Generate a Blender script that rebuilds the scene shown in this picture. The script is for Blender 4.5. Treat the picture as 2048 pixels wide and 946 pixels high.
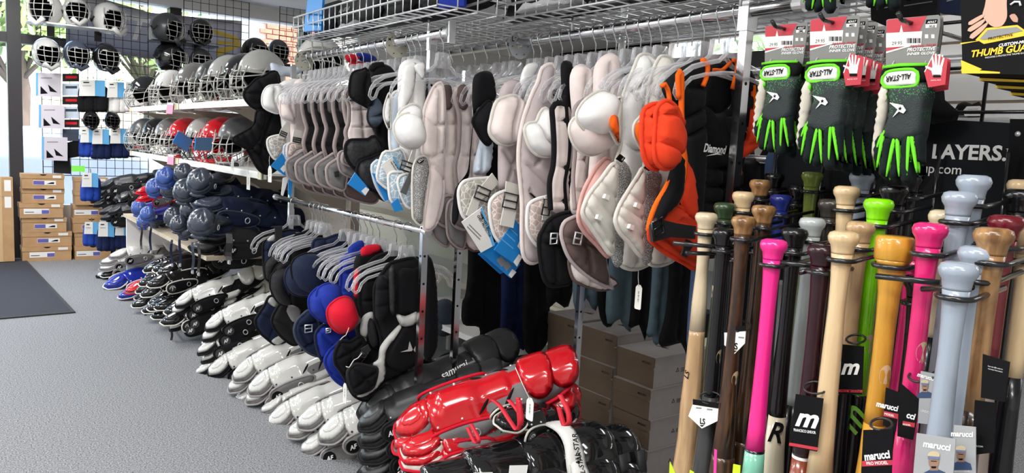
import bpy, math, random
import numpy as np
from mathutils import Vector, Matrix
from mathutils.geometry import delaunay_2d_cdt
random.seed(7)
SC = bpy.context.scene
for o in list(bpy.data.objects): bpy.data.objects.remove(o)
# ---------------------------------------------------------------- camera
F = 1500.0; YAW = math.radians(37.17); PIT = math.radians(6.49); ROL = math.radians(3.03); EYE = 1.25
FW = Vector((math.sin(YAW)*math.cos(PIT), math.cos(YAW)*math.cos(PIT), -math.sin(PIT)))
R0 = Vector((math.cos(YAW), -math.sin(YAW), 0)); U0 = R0.cross(FW)
RT = math.cos(ROL)*R0 + math.sin(ROL)*U0; UP = -math.sin(ROL)*R0 + math.cos(ROL)*U0
CAM = Vector((0, 0, EYE))
cd = bpy.data.cameras.new('camera'); cam = bpy.data.objects.new('camera', cd); SC.collection.objects.link(cam)
cd.sensor_width = 36; cd.lens = 36*F/2048; cd.clip_start = .05; cd.clip_end = 200
cam.matrix_world = Matrix((( RT.x, UP.x, -FW.x, CAM.x), (RT.y, UP.y, -FW.y, CAM.y), (RT.z, UP.z, -FW.z, CAM.z), (0,0,0,1)))
SC.camera = cam
# ---------------------------------------------------------------- world, lights, exposure
SC.view_settings.view_transform = 'Standard'; SC.view_settings.look = 'None'
SC.view_settings.exposure = 0.14; SC.view_settings.gamma = 1.0; SC.view_settings.use_curve_mapping = False
W = bpy.data.worlds.new('world'); SC.world = W; W.use_nodes = True
nt = W.node_tree; sky = nt.nodes.new('ShaderNodeTexSky'); sky.sky_type = 'NISHITA'; sky.sun_disc = False
sky.sun_elevation = math.radians(42); sky.sun_rotation = math.radians(120); sky.air_density = 1.2; sky.dust_density = 2.5
nt.links.new(sky.outputs[0], nt.nodes['Background'].inputs[0]); nt.nodes['Background'].inputs[1].default_value = 1.5
def area(name, loc, sx, sy, watt, rot=(0,0,0), col=(1,.985,.965)):
    l = bpy.data.lights.new(name, 'AREA'); l.shape = 'RECTANGLE'; l.size = sx; l.size_y = sy; l.energy = watt; l.color = col
    o = bpy.data.objects.new(name, l); o.location = loc; o.rotation_euler = rot; SC.collection.objects.link(o)
for (lx, ly) in ((-.7, 1.2), (-.7, 3.8), (-.7, 6.4), (-.7, -1.4), (4.2, -1.0), (4.2, 2.0), (4.2, 5.0), (-2.9, 1.2), (-2.9, 5.0), (.25, .1), (.5, 6.9)):  # last two are added fills that brighten the right racks and far banner
    area('ceiling_and_fill_lamp', (lx, ly, 2.6), .35, 1.25, 20 if lx > 2 else 22 if lx == .25 else 34 if lx == .5 else 50)
sun = bpy.data.lights.new('sun', 'SUN'); sun.energy = 7; sun.angle = .02; sun.color = (1, .96, .9)
so = bpy.data.objects.new('sun', sun); so.rotation_euler = (math.radians(35), math.radians(25), 0); SC.collection.objects.link(so)
# ---------------------------------------------------------------- unprojection onto real planes
def ray(x, y): return FW + RT*((x-1024)/F) - UP*((y-473)/F)
def onX(x, y, X): d = ray(x, y); return CAM + d*(X/d.x)
def onY(x, y, Y): d = ray(x, y); return CAM + d*(Y/d.y)
def onZ(x, y, z): d = ray(x, y); return CAM + d*((z-EYE)/d.z)
def atD(x, y, D): return CAM + ray(x, y)*D
class Fr:
    """A plane: origin, two axes and the normal that faces the aisle."""
    def __init__(s, o, a, b):
        s.o = Vector(o); s.a = Vector(a).normalized(); s.b = Vector(b).normalized(); s.n = s.a.cross(s.b).normalized()
    def p(s, u, v, h=0): return s.o + s.a*u + s.b*v + s.n*h
    def uv(s, x, y):
        d = ray(x, y); t = (s.o-CAM).dot(s.n)/d.dot(s.n); q = CAM + d*t - s.o
        return (q.dot(s.a), q.dot(s.b))
    def up(s, h): return Fr(s.o + s.n*h, s.a, s.b)
def YF(Y, tilt=0): return Fr((0, Y, 0), (1, 0, 0), (0, math.sin(tilt), math.cos(tilt)))
def XF(X): return Fr((X, 0, 0), (0, -1, 0), (0, 0, 1))
def S(s): return [tuple(map(float, q.split(','))) for q in s.split()]
def PX(fr, s): return [fr.uv(*q) for q in (S(s) if isinstance(s, str) else s)]
# ---------------------------------------------------------------- materials
MATS = {}
def mat(name, col, rough=.6, metal=0., noise=0., nscale=30., bump=0., bscale=300., spec=.5, coat=0., trans=0., sheen=0., emit=0., alpha=1., stretch=None):
    m = bpy.data.materials.new(name); m.use_nodes = True; n = m.node_tree; b = n.nodes['Principled BSDF']
    b.inputs['Base Color'].default_value = (*col, 1); b.inputs['Roughness'].default_value = rough; b.inputs['Metallic'].default_value = metal
    b.inputs['Specular IOR Level'].default_value = spec; b.inputs['Coat Weight'].default_value = coat; b.inputs['Coat Roughness'].default_value = .05
    b.inputs['Transmission Weight'].default_value = trans; b.inputs['Sheen Weight'].default_value = sheen; b.inputs['Alpha'].default_value = alpha
    tc = n.nodes.new('ShaderNodeTexCoord'); src = tc.outputs['Object']
    if stretch:
        mp = n.nodes.new('ShaderNodeMapping'); mp.inputs['Scale'].default_value = stretch; n.links.new(src, mp.inputs[0]); src = mp.outputs[0]
    if noise:
        t = n.nodes.new('ShaderNodeTexNoise'); t.inputs['Scale'].default_value = nscale; t.inputs['Detail'].default_value = 4
        r = n.nodes.new('ShaderNodeValToRGB'); r.color_ramp.elements[0].position = .3; r.color_ramp.elements[1].position = .7
        r.color_ramp.elements[0].color = (*[max(0, c*(1-noise)) for c in col], 1); r.color_ramp.elements[1].color = (*[min(1, c*(1+noise)) for c in col], 1)
        n.links.new(src, t.inputs['Vector']); n.links.new(t.outputs['Fac'], r.inputs[0]); n.links.new(r.outputs[0], b.inputs['Base Color'])
    if bump:
        t = n.nodes.new('ShaderNodeTexNoise'); t.inputs['Scale'].default_value = bscale; k = n.nodes.new('ShaderNodeBump')
        k.inputs['Strength'].default_value = bump; k.inputs['Distance'].default_value = .002
        n.links.new(tc.outputs['Object'], t.inputs['Vector']); n.links.new(t.outputs['Fac'], k.inputs['Height']); n.links.new(k.outputs[0], b.inputs['Normal'])
    MATS[name] = m; return m
def fab(name, col, noise=.08): return mat(name, col, .75, noise=noise, nscale=18, bump=.25, bscale=700, spec=.12, sheen=.03)
def gloss(name, col, rough=.12, coat=.6): return mat(name, col, rough, coat=coat, spec=.5)
def vor(name, ca, cb, scale, rough=.6, th=(.02, .08), feature='DISTANCE_TO_EDGE', bump=.5):
    m = mat(name, cb, rough); n = m.node_tree; b = n.nodes['Principled BSDF']
    tc = n.nodes.new('ShaderNodeTexCoord'); v = n.nodes.new('ShaderNodeTexVoronoi'); v.feature = feature; v.inputs['Scale'].default_value = scale
    r = n.nodes.new('ShaderNodeValToRGB'); r.color_ramp.elements[0].position = th[0]; r.color_ramp.elements[1].position = th[1]
    r.color_ramp.elements[0].color = (*ca, 1); r.color_ramp.elements[1].color = (*cb, 1)
    k = n.nodes.new('ShaderNodeBump'); k.inputs['Strength'].default_value = bump; k.inputs['Distance'].default_value = .003
    n.links.new(tc.outputs['Object'], v.inputs['Vector']); n.links.new(v.outputs['Distance'], r.inputs[0]); n.links.new(r.outputs[0], b.inputs['Base Color'])
    n.links.new(v.outputs['Distance'], k.inputs['Height']); n.links.new(k.outputs[0], b.inputs['Normal']); return m
mat('carpet', (.255, .26, .272), .95, noise=.75, nscale=170, bump=.9, bscale=260, spec=.1)
mat('rubber_mat', (.05, .053, .065), .9, noise=.3, nscale=220, bump=.6, bscale=400, spec=.15)
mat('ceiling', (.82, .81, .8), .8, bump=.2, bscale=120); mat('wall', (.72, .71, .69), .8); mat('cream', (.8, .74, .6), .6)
mat('frame', (.028, .026, .03), .45); mat('chrome', (.78, .78, .8), .16, 1.); mat('steel', (.55, .55, .55), .35, 1.); mat('zinc', (.74, .75, .77), .28, .6)
mat('black_metal', (.012, .012, .014), .22, coat=.4); mat('black_wire', (.02, .02, .022), .45); mat('shelf_white', (.83, .82, .8), .35); mat('shelf_tan', (.36, .31, .25), .5)
mat('shelf_end', (.62, .55, .38), .5); mat('deck', (.55, .46, .34), .6, noise=.1)
vor('pegboard', (.16, .13, .1), (.55, .5, .44), 40, th=(.1, .16), feature='F1', bump=.2)
mat('kraft', (.48, .29, .14), .8, noise=.1, nscale=9, bump=.15, bscale=90); mat('kraft_dark', (.12, .08, .05), .8, noise=.08, nscale=9); mat('greyboard', (.31, .28, .265), .75, noise=.04)
mat('paper', (.82, .81, .78), .7); mat('tag', (.8, .78, .72), .7); mat('print_black', (.006, .006, .007), .6, spec=.1); mat('print_grey', (.25, .25, .25), .6); mat('print_white', (.85, .85, .84), .5)
mat('print_purple', (.12, .11, .42), .6); mat('print_red', (.5, .03, .05), .5); mat('blue_card', (.012, .23, .62), .4); mat('light_blue', (.12, .42, .75), .5); mat('pink_tag', (.9, .25, .4), .6); mat('green_tag', (.25, .9, .1), .6)
mat('pink_sticker', (.9, .05, .35), .5); mat('lime_sticker', (.6, .85, .02), .5); mat('yellow', (.9, .62, .05), .5); mat('orange_print', (.75, .25, .12), .6)
fab('black', (.007, .007, .0085)); fab('charcoal', (.018, .0175, .019)); fab('grey', (.2, .195, .195)); fab('midgrey', (.32, .3, .3)); fab('silver', (.5, .5, .48)); fab('taupe', (.17, .15, .145)); fab('pipe_grey', (.36, .3, .29))
fab('brown', (.13, .09, .085)); fab('navy', (.012, .018, .045)); fab('slate', (.05, .065, .09)); fab('royal', (.015, .035, .3)); fab('red_fabric', (.62, .01, .03)); fab('white', (.82, .815, .8)); fab('padgrey', (.165, .162, .16)); fab('offwhite', (.68, .66, .6)); fab('white_pinkcast', (.79, .69, .66)); fab('blush', (.75, .42, .38))  # the pinkish white is white fabric, its pink light cast put into the colour
fab('pinkgrey', (.5, .43, .43)); fab('icewhite', (.6, .68, .78)); fab('orange', (.82, .06, .02)); fab('orange_hot', (.95, .14, .01)); fab('steelblue', (.12, .185, .22)); fab('denim', (.1, .16, .3)); fab('sock_blue', (.02, .06, .36)); fab('sock_navy', (.01, .018, .07))
fab('lime', (.16, .7, .03)); fab('glove_dark', (.01, .017, .018)); fab('bone', (.62, .58, .5))
vor('mesh_grey', (.55, .55, .53), (.12, .12, .12), 230, th=(.04, .1)); vor('lattice', (.75, .74, .7), (.42, .4, .35), 55, th=(.03, .08)); vor('lattice_blue', (.75, .78, .8), (.35, .47, .55), 55, th=(.03, .08)); vor('lattice_pinkcast', (.78, .7, .66), (.5, .4, .36), 55, th=(.03, .08)); vor('lattice_black', (.004, .004, .005), (.016, .016, .019), 55, th=(.03, .09))  # the pink lattice is the white one with the pink light cast coloured in
vor('glove_dots', (.07, .5, .09), (.012, .022, .023), 380, th=(.2, .32), feature='F1', bump=.15)
_n = MATS['glove_dots'].node_tree; _b = _n.nodes['Principled BSDF']; _l = _b.inputs['Base Color'].links[0].from_socket; _m = _n.nodes.new('ShaderNodeMix'); _m.data_type = 'RGBA'; _t = _n.nodes.new('ShaderNodeTexNoise'); _t.inputs['Scale'].default_value = 14; _r = _n.nodes.new('ShaderNodeValToRGB'); _r.color_ramp.elements[0].position = .46; _r.color_ramp.elements[1].position = .58
_c = _n.nodes.new('ShaderNodeTexCoord'); _n.links.new(_c.outputs['Object'], _t.inputs['Vector']); _n.links.new(_t.outputs['Fac'], _r.inputs[0]); _n.links.new(_r.outputs[0], _m.inputs['Factor']); _m.inputs['A'].default_value = (.009, .017, .018, 1); _n.links.new(_l, _m.inputs['B']); _n.links.new(_m.outputs['Result'], _b.inputs['Base Color'])
gloss('white_gloss', (.6, .6, .575), .15); gloss('pale_gloss', (.62, .66, .6), .22, .3); gloss('red_gloss', (.58, .005, .012), .16); gloss('black_gloss', (.008, .008, .009), .1); gloss('royal_gloss', (.012, .03, .33), .15); gloss('navy_satin', (.045, .057, .085), .26, .4); gloss('smoke_satin', (.05, .052, .055), .34, .2); gloss('grey_gloss', (.17, .165, .16), .2); gloss('silver_gloss', (.42, .42, .4), .2); gloss('blue_satin', (.05, .11, .4), .3, .3)
mat('matte_black', (.017, .0175, .019), .42, noise=.1, bump=.1, bscale=200); mat('graphite', (.11, .115, .12), .4); mat('cage', (.5, .49, .46), .3, .35); mat('cage_black', (.02, .02, .02), .3); mat('rubber', (.03, .03, .03), .7); mat('webbing', (.016, .016, .018), .6, bump=.3, bscale=500); mat('web_white', (.7, .68, .62), .6); mat('web_red', (.6, .01, .03), .6); mat('web_grey', (.1, .1, .1), .6)
def mixmat(name, col, fac, rough, glass=False):
    m = bpy.data.materials.new(name); m.use_nodes = True; n = m.node_tree; n.nodes.remove(n.nodes['Principled BSDF'])
    t = n.nodes.new('ShaderNodeBsdfTransparent'); t.inputs[0].default_value = (.97, .97, .98, 1)
    g = n.nodes.new('ShaderNodeBsdfPrincipled'); g.inputs['Base Color'].default_value = (*col, 1); g.inputs['Roughness'].default_value = rough; g.inputs['Metallic'].default_value = .0; g.inputs['Specular IOR Level'].default_value = .9
    lw = n.nodes.new('ShaderNodeLayerWeight'); lw.inputs[0].default_value = .35; ma = n.nodes.new('ShaderNodeMath'); ma.operation = 'MULTIPLY_ADD'; ma.inputs[1].default_value = .75; ma.inputs[2].default_value = fac
    x = n.nodes.new('ShaderNodeMixShader'); n.links.new(lw.outputs['Facing'], ma.inputs[0]); n.links.new(ma.outputs[0], x.inputs[0]); n.links.new(t.outputs[0], x.inputs[1]); n.links.new(g.outputs[0], x.inputs[2])
    n.links.new(x.outputs[0], n.nodes['Material Output'].inputs[0]); MATS[name] = m
mixmat('clear_plastic', (.92, .92, .94), .1, .05); mixmat('glass', (.7, .8, .8), .02, .02); mixmat('cellophane', (.7, .7, .72), .2, .12)
def translucent(name, col):
    m = mat(name, col, .7); n = m.node_tree; b = n.nodes['Principled BSDF']; t = n.nodes.new('ShaderNodeBsdfTranslucent'); t.inputs[0].default_value = (*col, 1); x = n.nodes.new('ShaderNodeMixShader'); x.inputs[0].default_value = .8
    n.links.new(b.outputs[0], x.inputs[1]); n.links.new(t.outputs[0], x.inputs[2]); n.links.new(x.outputs[0], n.nodes['Material Output'].inputs[0])
translucent('banner_grey', (.38, .355, .375)); mat('banner_white', (.9, .9, .9), .6); mat('banner_yellow', (.95, .66, .1), .6)
def wood(name, ca, cb, sc=(26, 26, 1.6), burn=None, rough=.28):
    m = mat(name, cb, rough, coat=.45); n = m.node_tree; b = n.nodes['Principled BSDF']
    tc = n.nodes.new('ShaderNodeTexCoord'); mp = n.nodes.new('ShaderNodeMapping'); mp.inputs['Scale'].default_value = sc; t = n.nodes.new('ShaderNodeTexNoise'); t.inputs['Scale'].default_value = 3.2; t.inputs['Detail'].default_value = 6; t.inputs['Distortion'].default_value = .8
    r = n.nodes.new('ShaderNodeValToRGB'); r.color_ramp.elements[0].position = .35; r.color_ramp.elements[1].position = .68; r.color_ramp.elements[0].color = (*ca, 1); r.color_ramp.elements[1].color = (*cb, 1)
    n.links.new(tc.outputs['Object'], mp.inputs[0]); n.links.new(mp.outputs[0], t.inputs['Vector']); n.links.new(t.outputs['Fac'], r.inputs[0]); n.links.new(r.outputs[0], b.inputs['Base Color'])
wood('maple', (.62, .44, .24), (.72, .54, .32)); wood('maple_pale', (.62, .5, .33), (.7, .58, .4)); wood('flame', (.012, .006, .003), (.1, .042, .015), (18, 18, 2.5)); wood('flame_light', (.16, .07, .02), (.45, .25, .1), (18, 18, 3)); wood('amber_wood', (.5, .23, .02), (.62, .31, .03)); wood('ash_tan', (.42, .26, .13), (.58, .38, .2))
for nm, c in (('b_black', (.0045, .0045, .006)), ('b_pink', (.88, .02, .26)), ('b_magenta', (.72, .015, .16)), ('b_navy', (.01, .02, .16)), ('b_olive', (.03, .055, .022)), ('b_moss', (.16, .22, .035)), ('b_grey', (.42, .45, .45)), ('b_bluegrey', (.32, .37, .44)), ('b_lime', (.22, .72, 0)), ('b_maroon', (.02, .002, .006)), ('b_wine', (.13, .006, .012)), ('b_brown', (.032, .027, .022)), ('b_mint', (.2, .52, .38)), ('b_cream', (.72, .64, .48)), ('b_charcoal', (.045, .045, .045)), ('b_taupe', (.25, .2, .17)), ('b_rust', (.25, .05, .02))): gloss(nm, c, .24, .5 if sum(c) > .3 else .2)
M = MATS
# ---------------------------------------------------------------- mesh helpers
COL = SC.collection
def link_mesh(name, verts, faces, m, parent=None, smooth=True):
    me = bpy.data.meshes.new(name)
    if parent is not None: L = Vector(parent.get('_o', (0, 0, 0))); verts = [(v[0]-L[0], v[1]-L[1], v[2]-L[2]) for v in verts]
    me.from_pydata([tuple(v) for v in verts], [], faces)
    me.materials.append(M[m] if isinstance(m, str) else m)
    if smooth: me.polygons.foreach_set('use_smooth', [True]*len(me.polygons))
    me.update()
    o = bpy.data.objects.new(name, me); COL.objects.link(o)
    if parent is not None: o.parent = parent; o['_o'] = tuple(L)
    return o
class MB:
    def __init__(s): s.v = []; s.f = []
    def add(s, vs, fs): k = len(s.v); s.v += [tuple(v) for v in vs]; s.f += [tuple(i+k for i in f) for f in fs]; return s
    def box(s, a, b):
        x0, y0, z0 = a; x1, y1, z1 = b
        return s.add([(x0,y0,z0),(x1,y0,z0),(x1,y1,z0),(x0,y1,z0),(x0,y0,z1),(x1,y0,z1),(x1,y1,z1),(x0,y1,z1)], [(3,2,1,0),(4,5,6,7),(0,1,5,4),(1,2,6,5),(2,3,7,6),(3,0,4,7)])
    def tube(s, path, r, n=8, closed=False, flat=None):
        P = [Vector(p) for p in path]; m = len(P); rr = r if isinstance(r, (list, tuple)) else [r]*m; vs = []; nrm = None
        for i in range(m):
            t = ((P[(i+1) % m] - P[i-1]) if closed else (P[min(i+1, m-1)] - P[max(i-1, 0)]))
            if t.length < 1e-9: t = Vector((0, 0, 1))
            t.normalize()
            if nrm is None: nrm = t.orthogonal().normalized()
            else: nrm = (nrm - t*nrm.dot(t)); nrm = nrm.normalized() if nrm.length > 1e-6 else t.orthogonal().normalized()
            bn = t.cross(nrm)
            for k in range(n): a = 2*math.pi*k/n; vs.append(P[i] + (nrm*math.cos(a) + bn*math.sin(a))*rr[i])
        fs = []; end = m if closed else m-1
        for i in range(end):
            j = (i+1) % m
            for k in range(n): fs.append((i*n+k, i*n+(k+1) % n, j*n+(k+1) % n, j*n+k))
        if not closed: fs.append(tuple(range(n))[::-1]); fs.append(tuple(range((m-1)*n, m*n)))
        return s.add(vs, fs)
    def lathe(s, prof, o=(0,0,0), ax=(0,0,1), n=20):
        ax = Vector(ax).normalized(); u = ax.orthogonal().normalized(); w = ax.cross(u); o = Vector(o); vs = []
        for (r, h) in prof:
            for k in range(n): a = 2*math.pi*k/n; vs.append(o + ax*h + (u*math.cos(a) + w*math.sin(a))*r)
        fs = [(i*n+k, i*n+(k+1) % n, (i+1)*n+(k+1) % n, (i+1)*n+k) for i in range(len(prof)-1) for k in range(n)]
        fs.append(tuple(range(n))[::-1]); fs.append(tuple(range((len(prof)-1)*n, len(prof)*n)))
        return s.add(vs, fs)
    def prism(s, fr, pts, h0, h1):
        n = len(pts); vs = [fr.p(u, v, h0) for u, v in pts] + [fr.p(u, v, h1) for u, v in pts]
        return s.add(vs, [tuple(range(n))[::-1], tuple(range(n, 2*n))] + [(i, (i+1) % n, n+(i+1) % n, n+i) for i in range(n)])
    def strip(s, pts, wdir, w, th):
        """a flat strap along pts, width w along wdir"""
        P = [Vector(p) for p in pts]; wd = Vector(wdir).normalized(); vs = []
        for i, p in enumerate(P):
            t = (P[min(i+1, len(P)-1)]-P[max(i-1, 0)]).normalized(); nn = t.cross(wd).normalized()
            for (a, b) in ((-1,-1),(1,-1),(1,1),(-1,1)): vs.append(p + wd*(a*w/2) + nn*(b*th/2))
        fs = [(i*4+k, i*4+(k+1) % 4, i*4+4+(k+1) % 4, i*4+4+k) for i in range(len(P)-1) for k in range(4)]
        fs += [(3,2,1,0), tuple(range(len(P)*4-4, len(P)*4))]
        return s.add(vs, fs)
    def build(s, name, m, parent=None, smooth=True): return link_mesh(name, s.v, s.f, m, parent, smooth)
def T(name, label, cat, loc=(0,0,0), group=None):
    o = bpy.data.objects.new(name, None); COL.objects.link(o); o.location = loc; o['_o'] = tuple(loc); o.empty_display_size = .05
    o['label'] = label; o['category'] = cat
    if group: o['group'] = group
    return o
def tag(o, label, cat, group=None):
    o['label'] = label; o['category'] = cat
    if group: o['group'] = group
    return o
def struct(o): o['kind'] = 'structure'; return o
def dup(r, loc=None, rot=None, label=None, group=None, scale=None, mx=None, mats=None):
    c = r.copy(); COL.objects.link(c)
    if mx is not None: c.matrix_world = mx
    if loc is not None: c.location = loc
    if rot is not None: c.rotation_euler = rot
    if scale is not None: c.scale = scale if isinstance(scale, (tuple, list)) else (scale,)*3
    if label: c['label'] = label
    if group: c['group'] = group
    def rec(a, b):
        for ch in a.children:
            d = ch.copy(); COL.objects.link(d); d.parent = b
            if mats and d.data and d.data.materials:
                nm = ch.name.split('.')[0]
                if nm in mats: d.material_slots[0].link = 'OBJECT'; d.material_slots[0].material = M[mats[nm]]
            rec(ch, d)
    rec(r, c); return c
def remat(r, mats):
    for ch in r.children:
        nm = ch.name.split('.')[0]
        if nm in mats: ch.material_slots[0].link = 'OBJECT'; ch.material_slots[0].material = M[mats[nm]]
    return r
def smooth_loop(pts, res, closed=True):
    P = np.array(pts, float); n = len(P); out = []
    rng = range(n) if closed else range(n-1)
    for i in rng:
        if closed: a, b, c, d = P[i-1], P[i], P[(i+1) % n], P[(i+2) % n]
        else: a, b, c, d = P[max(i-1, 0)], P[i], P[i+1], P[min(i+2, n-1)]
        k = max(1, int(np.linalg.norm(c-b)/res + .5))
        for j in range(k):
            t = j/k; out.append(.5*((2*b) + (c-a)*t + (2*a-5*b+4*c-d)*t*t + (3*b-a-3*c+d)*t**3))
    if not closed: out.append(P[-1])
    return np.array(out)
def segdist(pts, line, closed):
    A = line; B = np.roll(line, -1, 0) if closed else line[1:]
    if not closed: A = line[:-1]
    D = B-A; L = (D*D).sum(1)+1e-12
    W_ = pts[:, None, :]-A[None]; t = np.clip((W_*D[None]).sum(2)/L[None], 0, 1)
    q = W_-t[..., None]*D[None]; return np.sqrt((q*q).sum(2)).min(1)
def inside(pts, poly):
    x, y = pts[:, 0], pts[:, 1]; r = np.zeros(len(pts), bool); n = len(poly)
    for i in range(n):
        x1, y1 = poly[i]; x2, y2 = poly[i-1]
        if y1 == y2: continue
        c = ((y1 > y) != (y2 > y)) & (x < (x2-x1)*(y-y1)/(y2-y1)+x1); r ^= c
    return r
def pad(name, m, fr, outline, th=.02, edge=.02, back=.35, seams=(), gw=.005, gd=.6, res=.012, pipe=None, parent=None, bend=None, dome=0., sharp=False, wr=0., pname='piping'):
    """A stuffed or moulded piece: outline in the plane fr, domed height th with rounded edge, seams sunk as grooves."""
    O = np.array(outline, float)
    if not sharp: O = smooth_loop(O, res)
    else: O = np.vstack([np.linspace(O[i], O[(i+1) % len(O)], max(2, int(np.linalg.norm(O[(i+1) % len(O)]-O[i])/res)+1))[:-1] for i in range(len(O))])
    SM = [smooth_loop(np.array(q, float), res, False) for q in seams]
    mn, mx = O.min(0), O.max(0); g = res*1.05
    gx, gy = np.meshgrid(np.arange(mn[0], mx[0], g), np.arange(mn[1], mx[1], g*.87)); gx = gx + (np.arange(gx.shape[0]) % 2)[:, None]*g*.5
    G = np.c_[gx.ravel(), gy.ravel()]; pts = [O]
    if len(G): G = G[inside(G, O)]
    if len(G): G = G[segdist(G, O, True) > res*.55]
    for q in SM:
        t = np.gradient(q, axis=0); nn = np.c_[-t[:, 1], t[:, 0]]; nn = nn/(np.linalg.norm(nn, axis=1)[:, None]+1e-9)
        for k in (-1.6, 0, 1.6):
            c = q+nn*gw*k; c = c[inside(c, O)]
            if len(c): c = c[segdist(c, O, True) > res*.35]
            if len(c): pts.append(c)
        if len(G): G = G[segdist(G, q, False) > gw*2.4]
    if len(G): pts.append(G)
    A = np.vstack(pts); nO = len(O)
    r = delaunay_2d_cdt([Vector(p) for p in A], [], [list(range(nO))], 1, 1e-5)
    V = np.array([tuple(v) for v in r[0]]); Fc = [tuple(f) for f in r[2]]
    if len(V) == 0: return None
    d = segdist(V, O, True); dm = max(d.max(), 1e-6); t = np.clip(d/edge, 0, 1)
    h = th*np.sqrt(np.maximum(0, 1-(1-t)**2)) + dome*(1-(1-d/dm)**2)
    for q in SM: h = h*(1-gd*np.exp(-(segdist(V, q, False)/gw)**2))
    if wr: h = h + wr*np.clip(d/edge, 0, 1)*np.array([math.sin(u*70+v*23)*.5+math.sin(v*90-u*31)*.5 for u, v in V])
    bd = np.array([bend(u, v) for u, v in V]) if bend else np.zeros(len(V))
    hb = -back*th*np.sqrt(np.maximum(0, 1-(1-t)**2))
    on = d < 1e-6
    vs = [fr.p(V[i, 0], V[i, 1], h[i]+bd[i]) for i in range(len(V))]; bi = {}
    for i in range(len(V)):
        if on[i]: bi[i] = i
        else: bi[i] = len(vs); vs.append(fr.p(V[i, 0], V[i, 1], hb[i]+bd[i]))
    def ccw(f):
        a, b, c = V[f[0]], V[f[1]], V[f[2]]
        return f if (b[0]-a[0])*(c[1]-a[1])-(b[1]-a[1])*(c[0]-a[0]) > 0 else f[::-1]
    Fc = [ccw(f) for f in Fc]
    fs = Fc + [tuple(bi[i] for i in f[::-1]) for f in Fc]
    fs = [f for f in fs if len(set(f)) > 2]
    o = link_mesh(name, vs, fs, m, parent)
    if pipe:
        st = max(1, int(len(O)/max(12, len(O)*.75)))
        MB().tube([fr.p(u, v, th*.12+(bend(u, v) if bend else 0)) for u, v in O[::st]], pipe[1], 6, True).build(pname, pipe[0], o if parent is not None else None)
    return o
TEXTS = []
def text(s, fr, p0, p1, m, parent=None, lift=.001, hr=1., shear=0., bold=0., name='lettering', spacing=1.):
    """Lettering whose baseline runs from p0 to p1 (plane coordinates of fr)."""
    me = bpy.data.meshes.new(name); me.materials.append(M[m]); o = bpy.data.objects.new(name, me); COL.objects.link(o)
    L = Vector((0, 0, 0))
    if parent is not None: o.parent = parent; L = Vector(parent.get('_o', (0, 0, 0)))
    TEXTS.append((s, fr, p0, p1, me, lift, hr, shear, bold, L, spacing)); return o
def finish_texts():
    tmp = []
    for t in TEXTS:
        c = bpy.data.curves.new('t', 'FONT'); c.body = t[0]; c.shear = t[7]; c.offset = t[8]; c.resolution_u = 3; c.space_character = t[10]
        o = bpy.data.objects.new('t', c); COL.objects.link(o); tmp.append(o)
    bpy.context.view_layer.update(); dg = bpy.context.evaluated_depsgraph_get()
    for t, o in zip(TEXTS, tmp):
        s, fr, p0, p1, me, lift, hr, *_ = t; L = t[9]
        m2 = bpy.data.meshes.new_from_object(o.evaluated_get(dg)); V = [v.co.copy() for v in m2.vertices]
        if V:
            x0 = min(v.x for v in V); x1 = max(v.x for v in V); d = Vector((p1[0]-p0[0], p1[1]-p0[1])); w = d.length; d.normalize(); e = Vector((-d.y, d.x)); k = w/max(1e-6, x1-x0)
            vs = []
            for v in V:
                a = (v.x-x0)*k; b = v.y*k*hr; q = fr.p(p0[0]+d.x*a+e.x*b, p0[1]+d.y*a+e.y*b, lift)-L; vs.append(tuple(q))
            me.from_pydata(vs, [], [tuple(p.vertices) for p in m2.polygons]); me.update()
        bpy.data.meshes.remove(m2)
    for o in tmp: c = o.data; bpy.data.objects.remove(o); bpy.data.curves.remove(c)
def flat(name, m, fr, pts, parent=None, h0=.0, h1=.001): return MB().prism(fr, pts, h0, h1).build(name, m, parent, False)
def rect(u0, v0, u1, v1): return [(u0, v0), (u1, v0), (u1, v1), (u0, v1)]
def ell(cu, cv, ru, rv, n=20, a0=0): return [(cu+ru*math.cos(a0+2*math.pi*k/n), cv+rv*math.sin(a0+2*math.pi*k/n)) for k in range(n)]
def star(cu, cv, r, n=5, q=.42): return [(cu+(r if k % 2 == 0 else r*q)*math.sin(math.pi*k/n), cv+(r if k % 2 == 0 else r*q)*math.cos(math.pi*k/n)) for k in range(2*n)]
def arcs(p, q, sag, n=8):
    p, q = Vector(p), Vector(q); return [p.lerp(q, i/n)+Vector((0, 0, -sag*4*(i/n)*(1-i/n))) for i in range(n+1)]
# ================================================================ setting
YW = 8.45; CZ = 2.66
struct(MB().box((-4, -3, -.06), (7.1, YW, 0)).build('floor', 'carpet', None, False))
struct(MB().box((-4, -3, CZ), (7.1, YW+.2, CZ+.1)).build('ceiling', 'ceiling', None, False))
struct(MB().box((-4.1, -3, 0), (-4, YW, CZ)).build('wall_left', 'wall', None, False))
struct(MB().box((-4, -3.1, 0), (7.1, -3, CZ)).build('wall_back', 'wall', None, False))
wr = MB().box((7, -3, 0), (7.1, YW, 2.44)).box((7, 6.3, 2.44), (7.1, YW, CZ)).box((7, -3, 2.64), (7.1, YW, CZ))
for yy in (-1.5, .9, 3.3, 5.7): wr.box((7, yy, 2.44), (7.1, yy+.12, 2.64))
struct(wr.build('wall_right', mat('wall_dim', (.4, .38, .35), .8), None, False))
struct(MB().box((6.9, -3, 2.2), (7.0, YW, 2.44)).build('trim_1', 'frame', None, False))
for i, yy in enumerate((-3, -1.38, 1.02, 3.42, 5.82)): struct(MB().box((7.04, yy, 2.44), (7.05, min(yy+2.4, YW), 2.64)).build('window_%d' % (i+5), 'glass', None, False))
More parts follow.
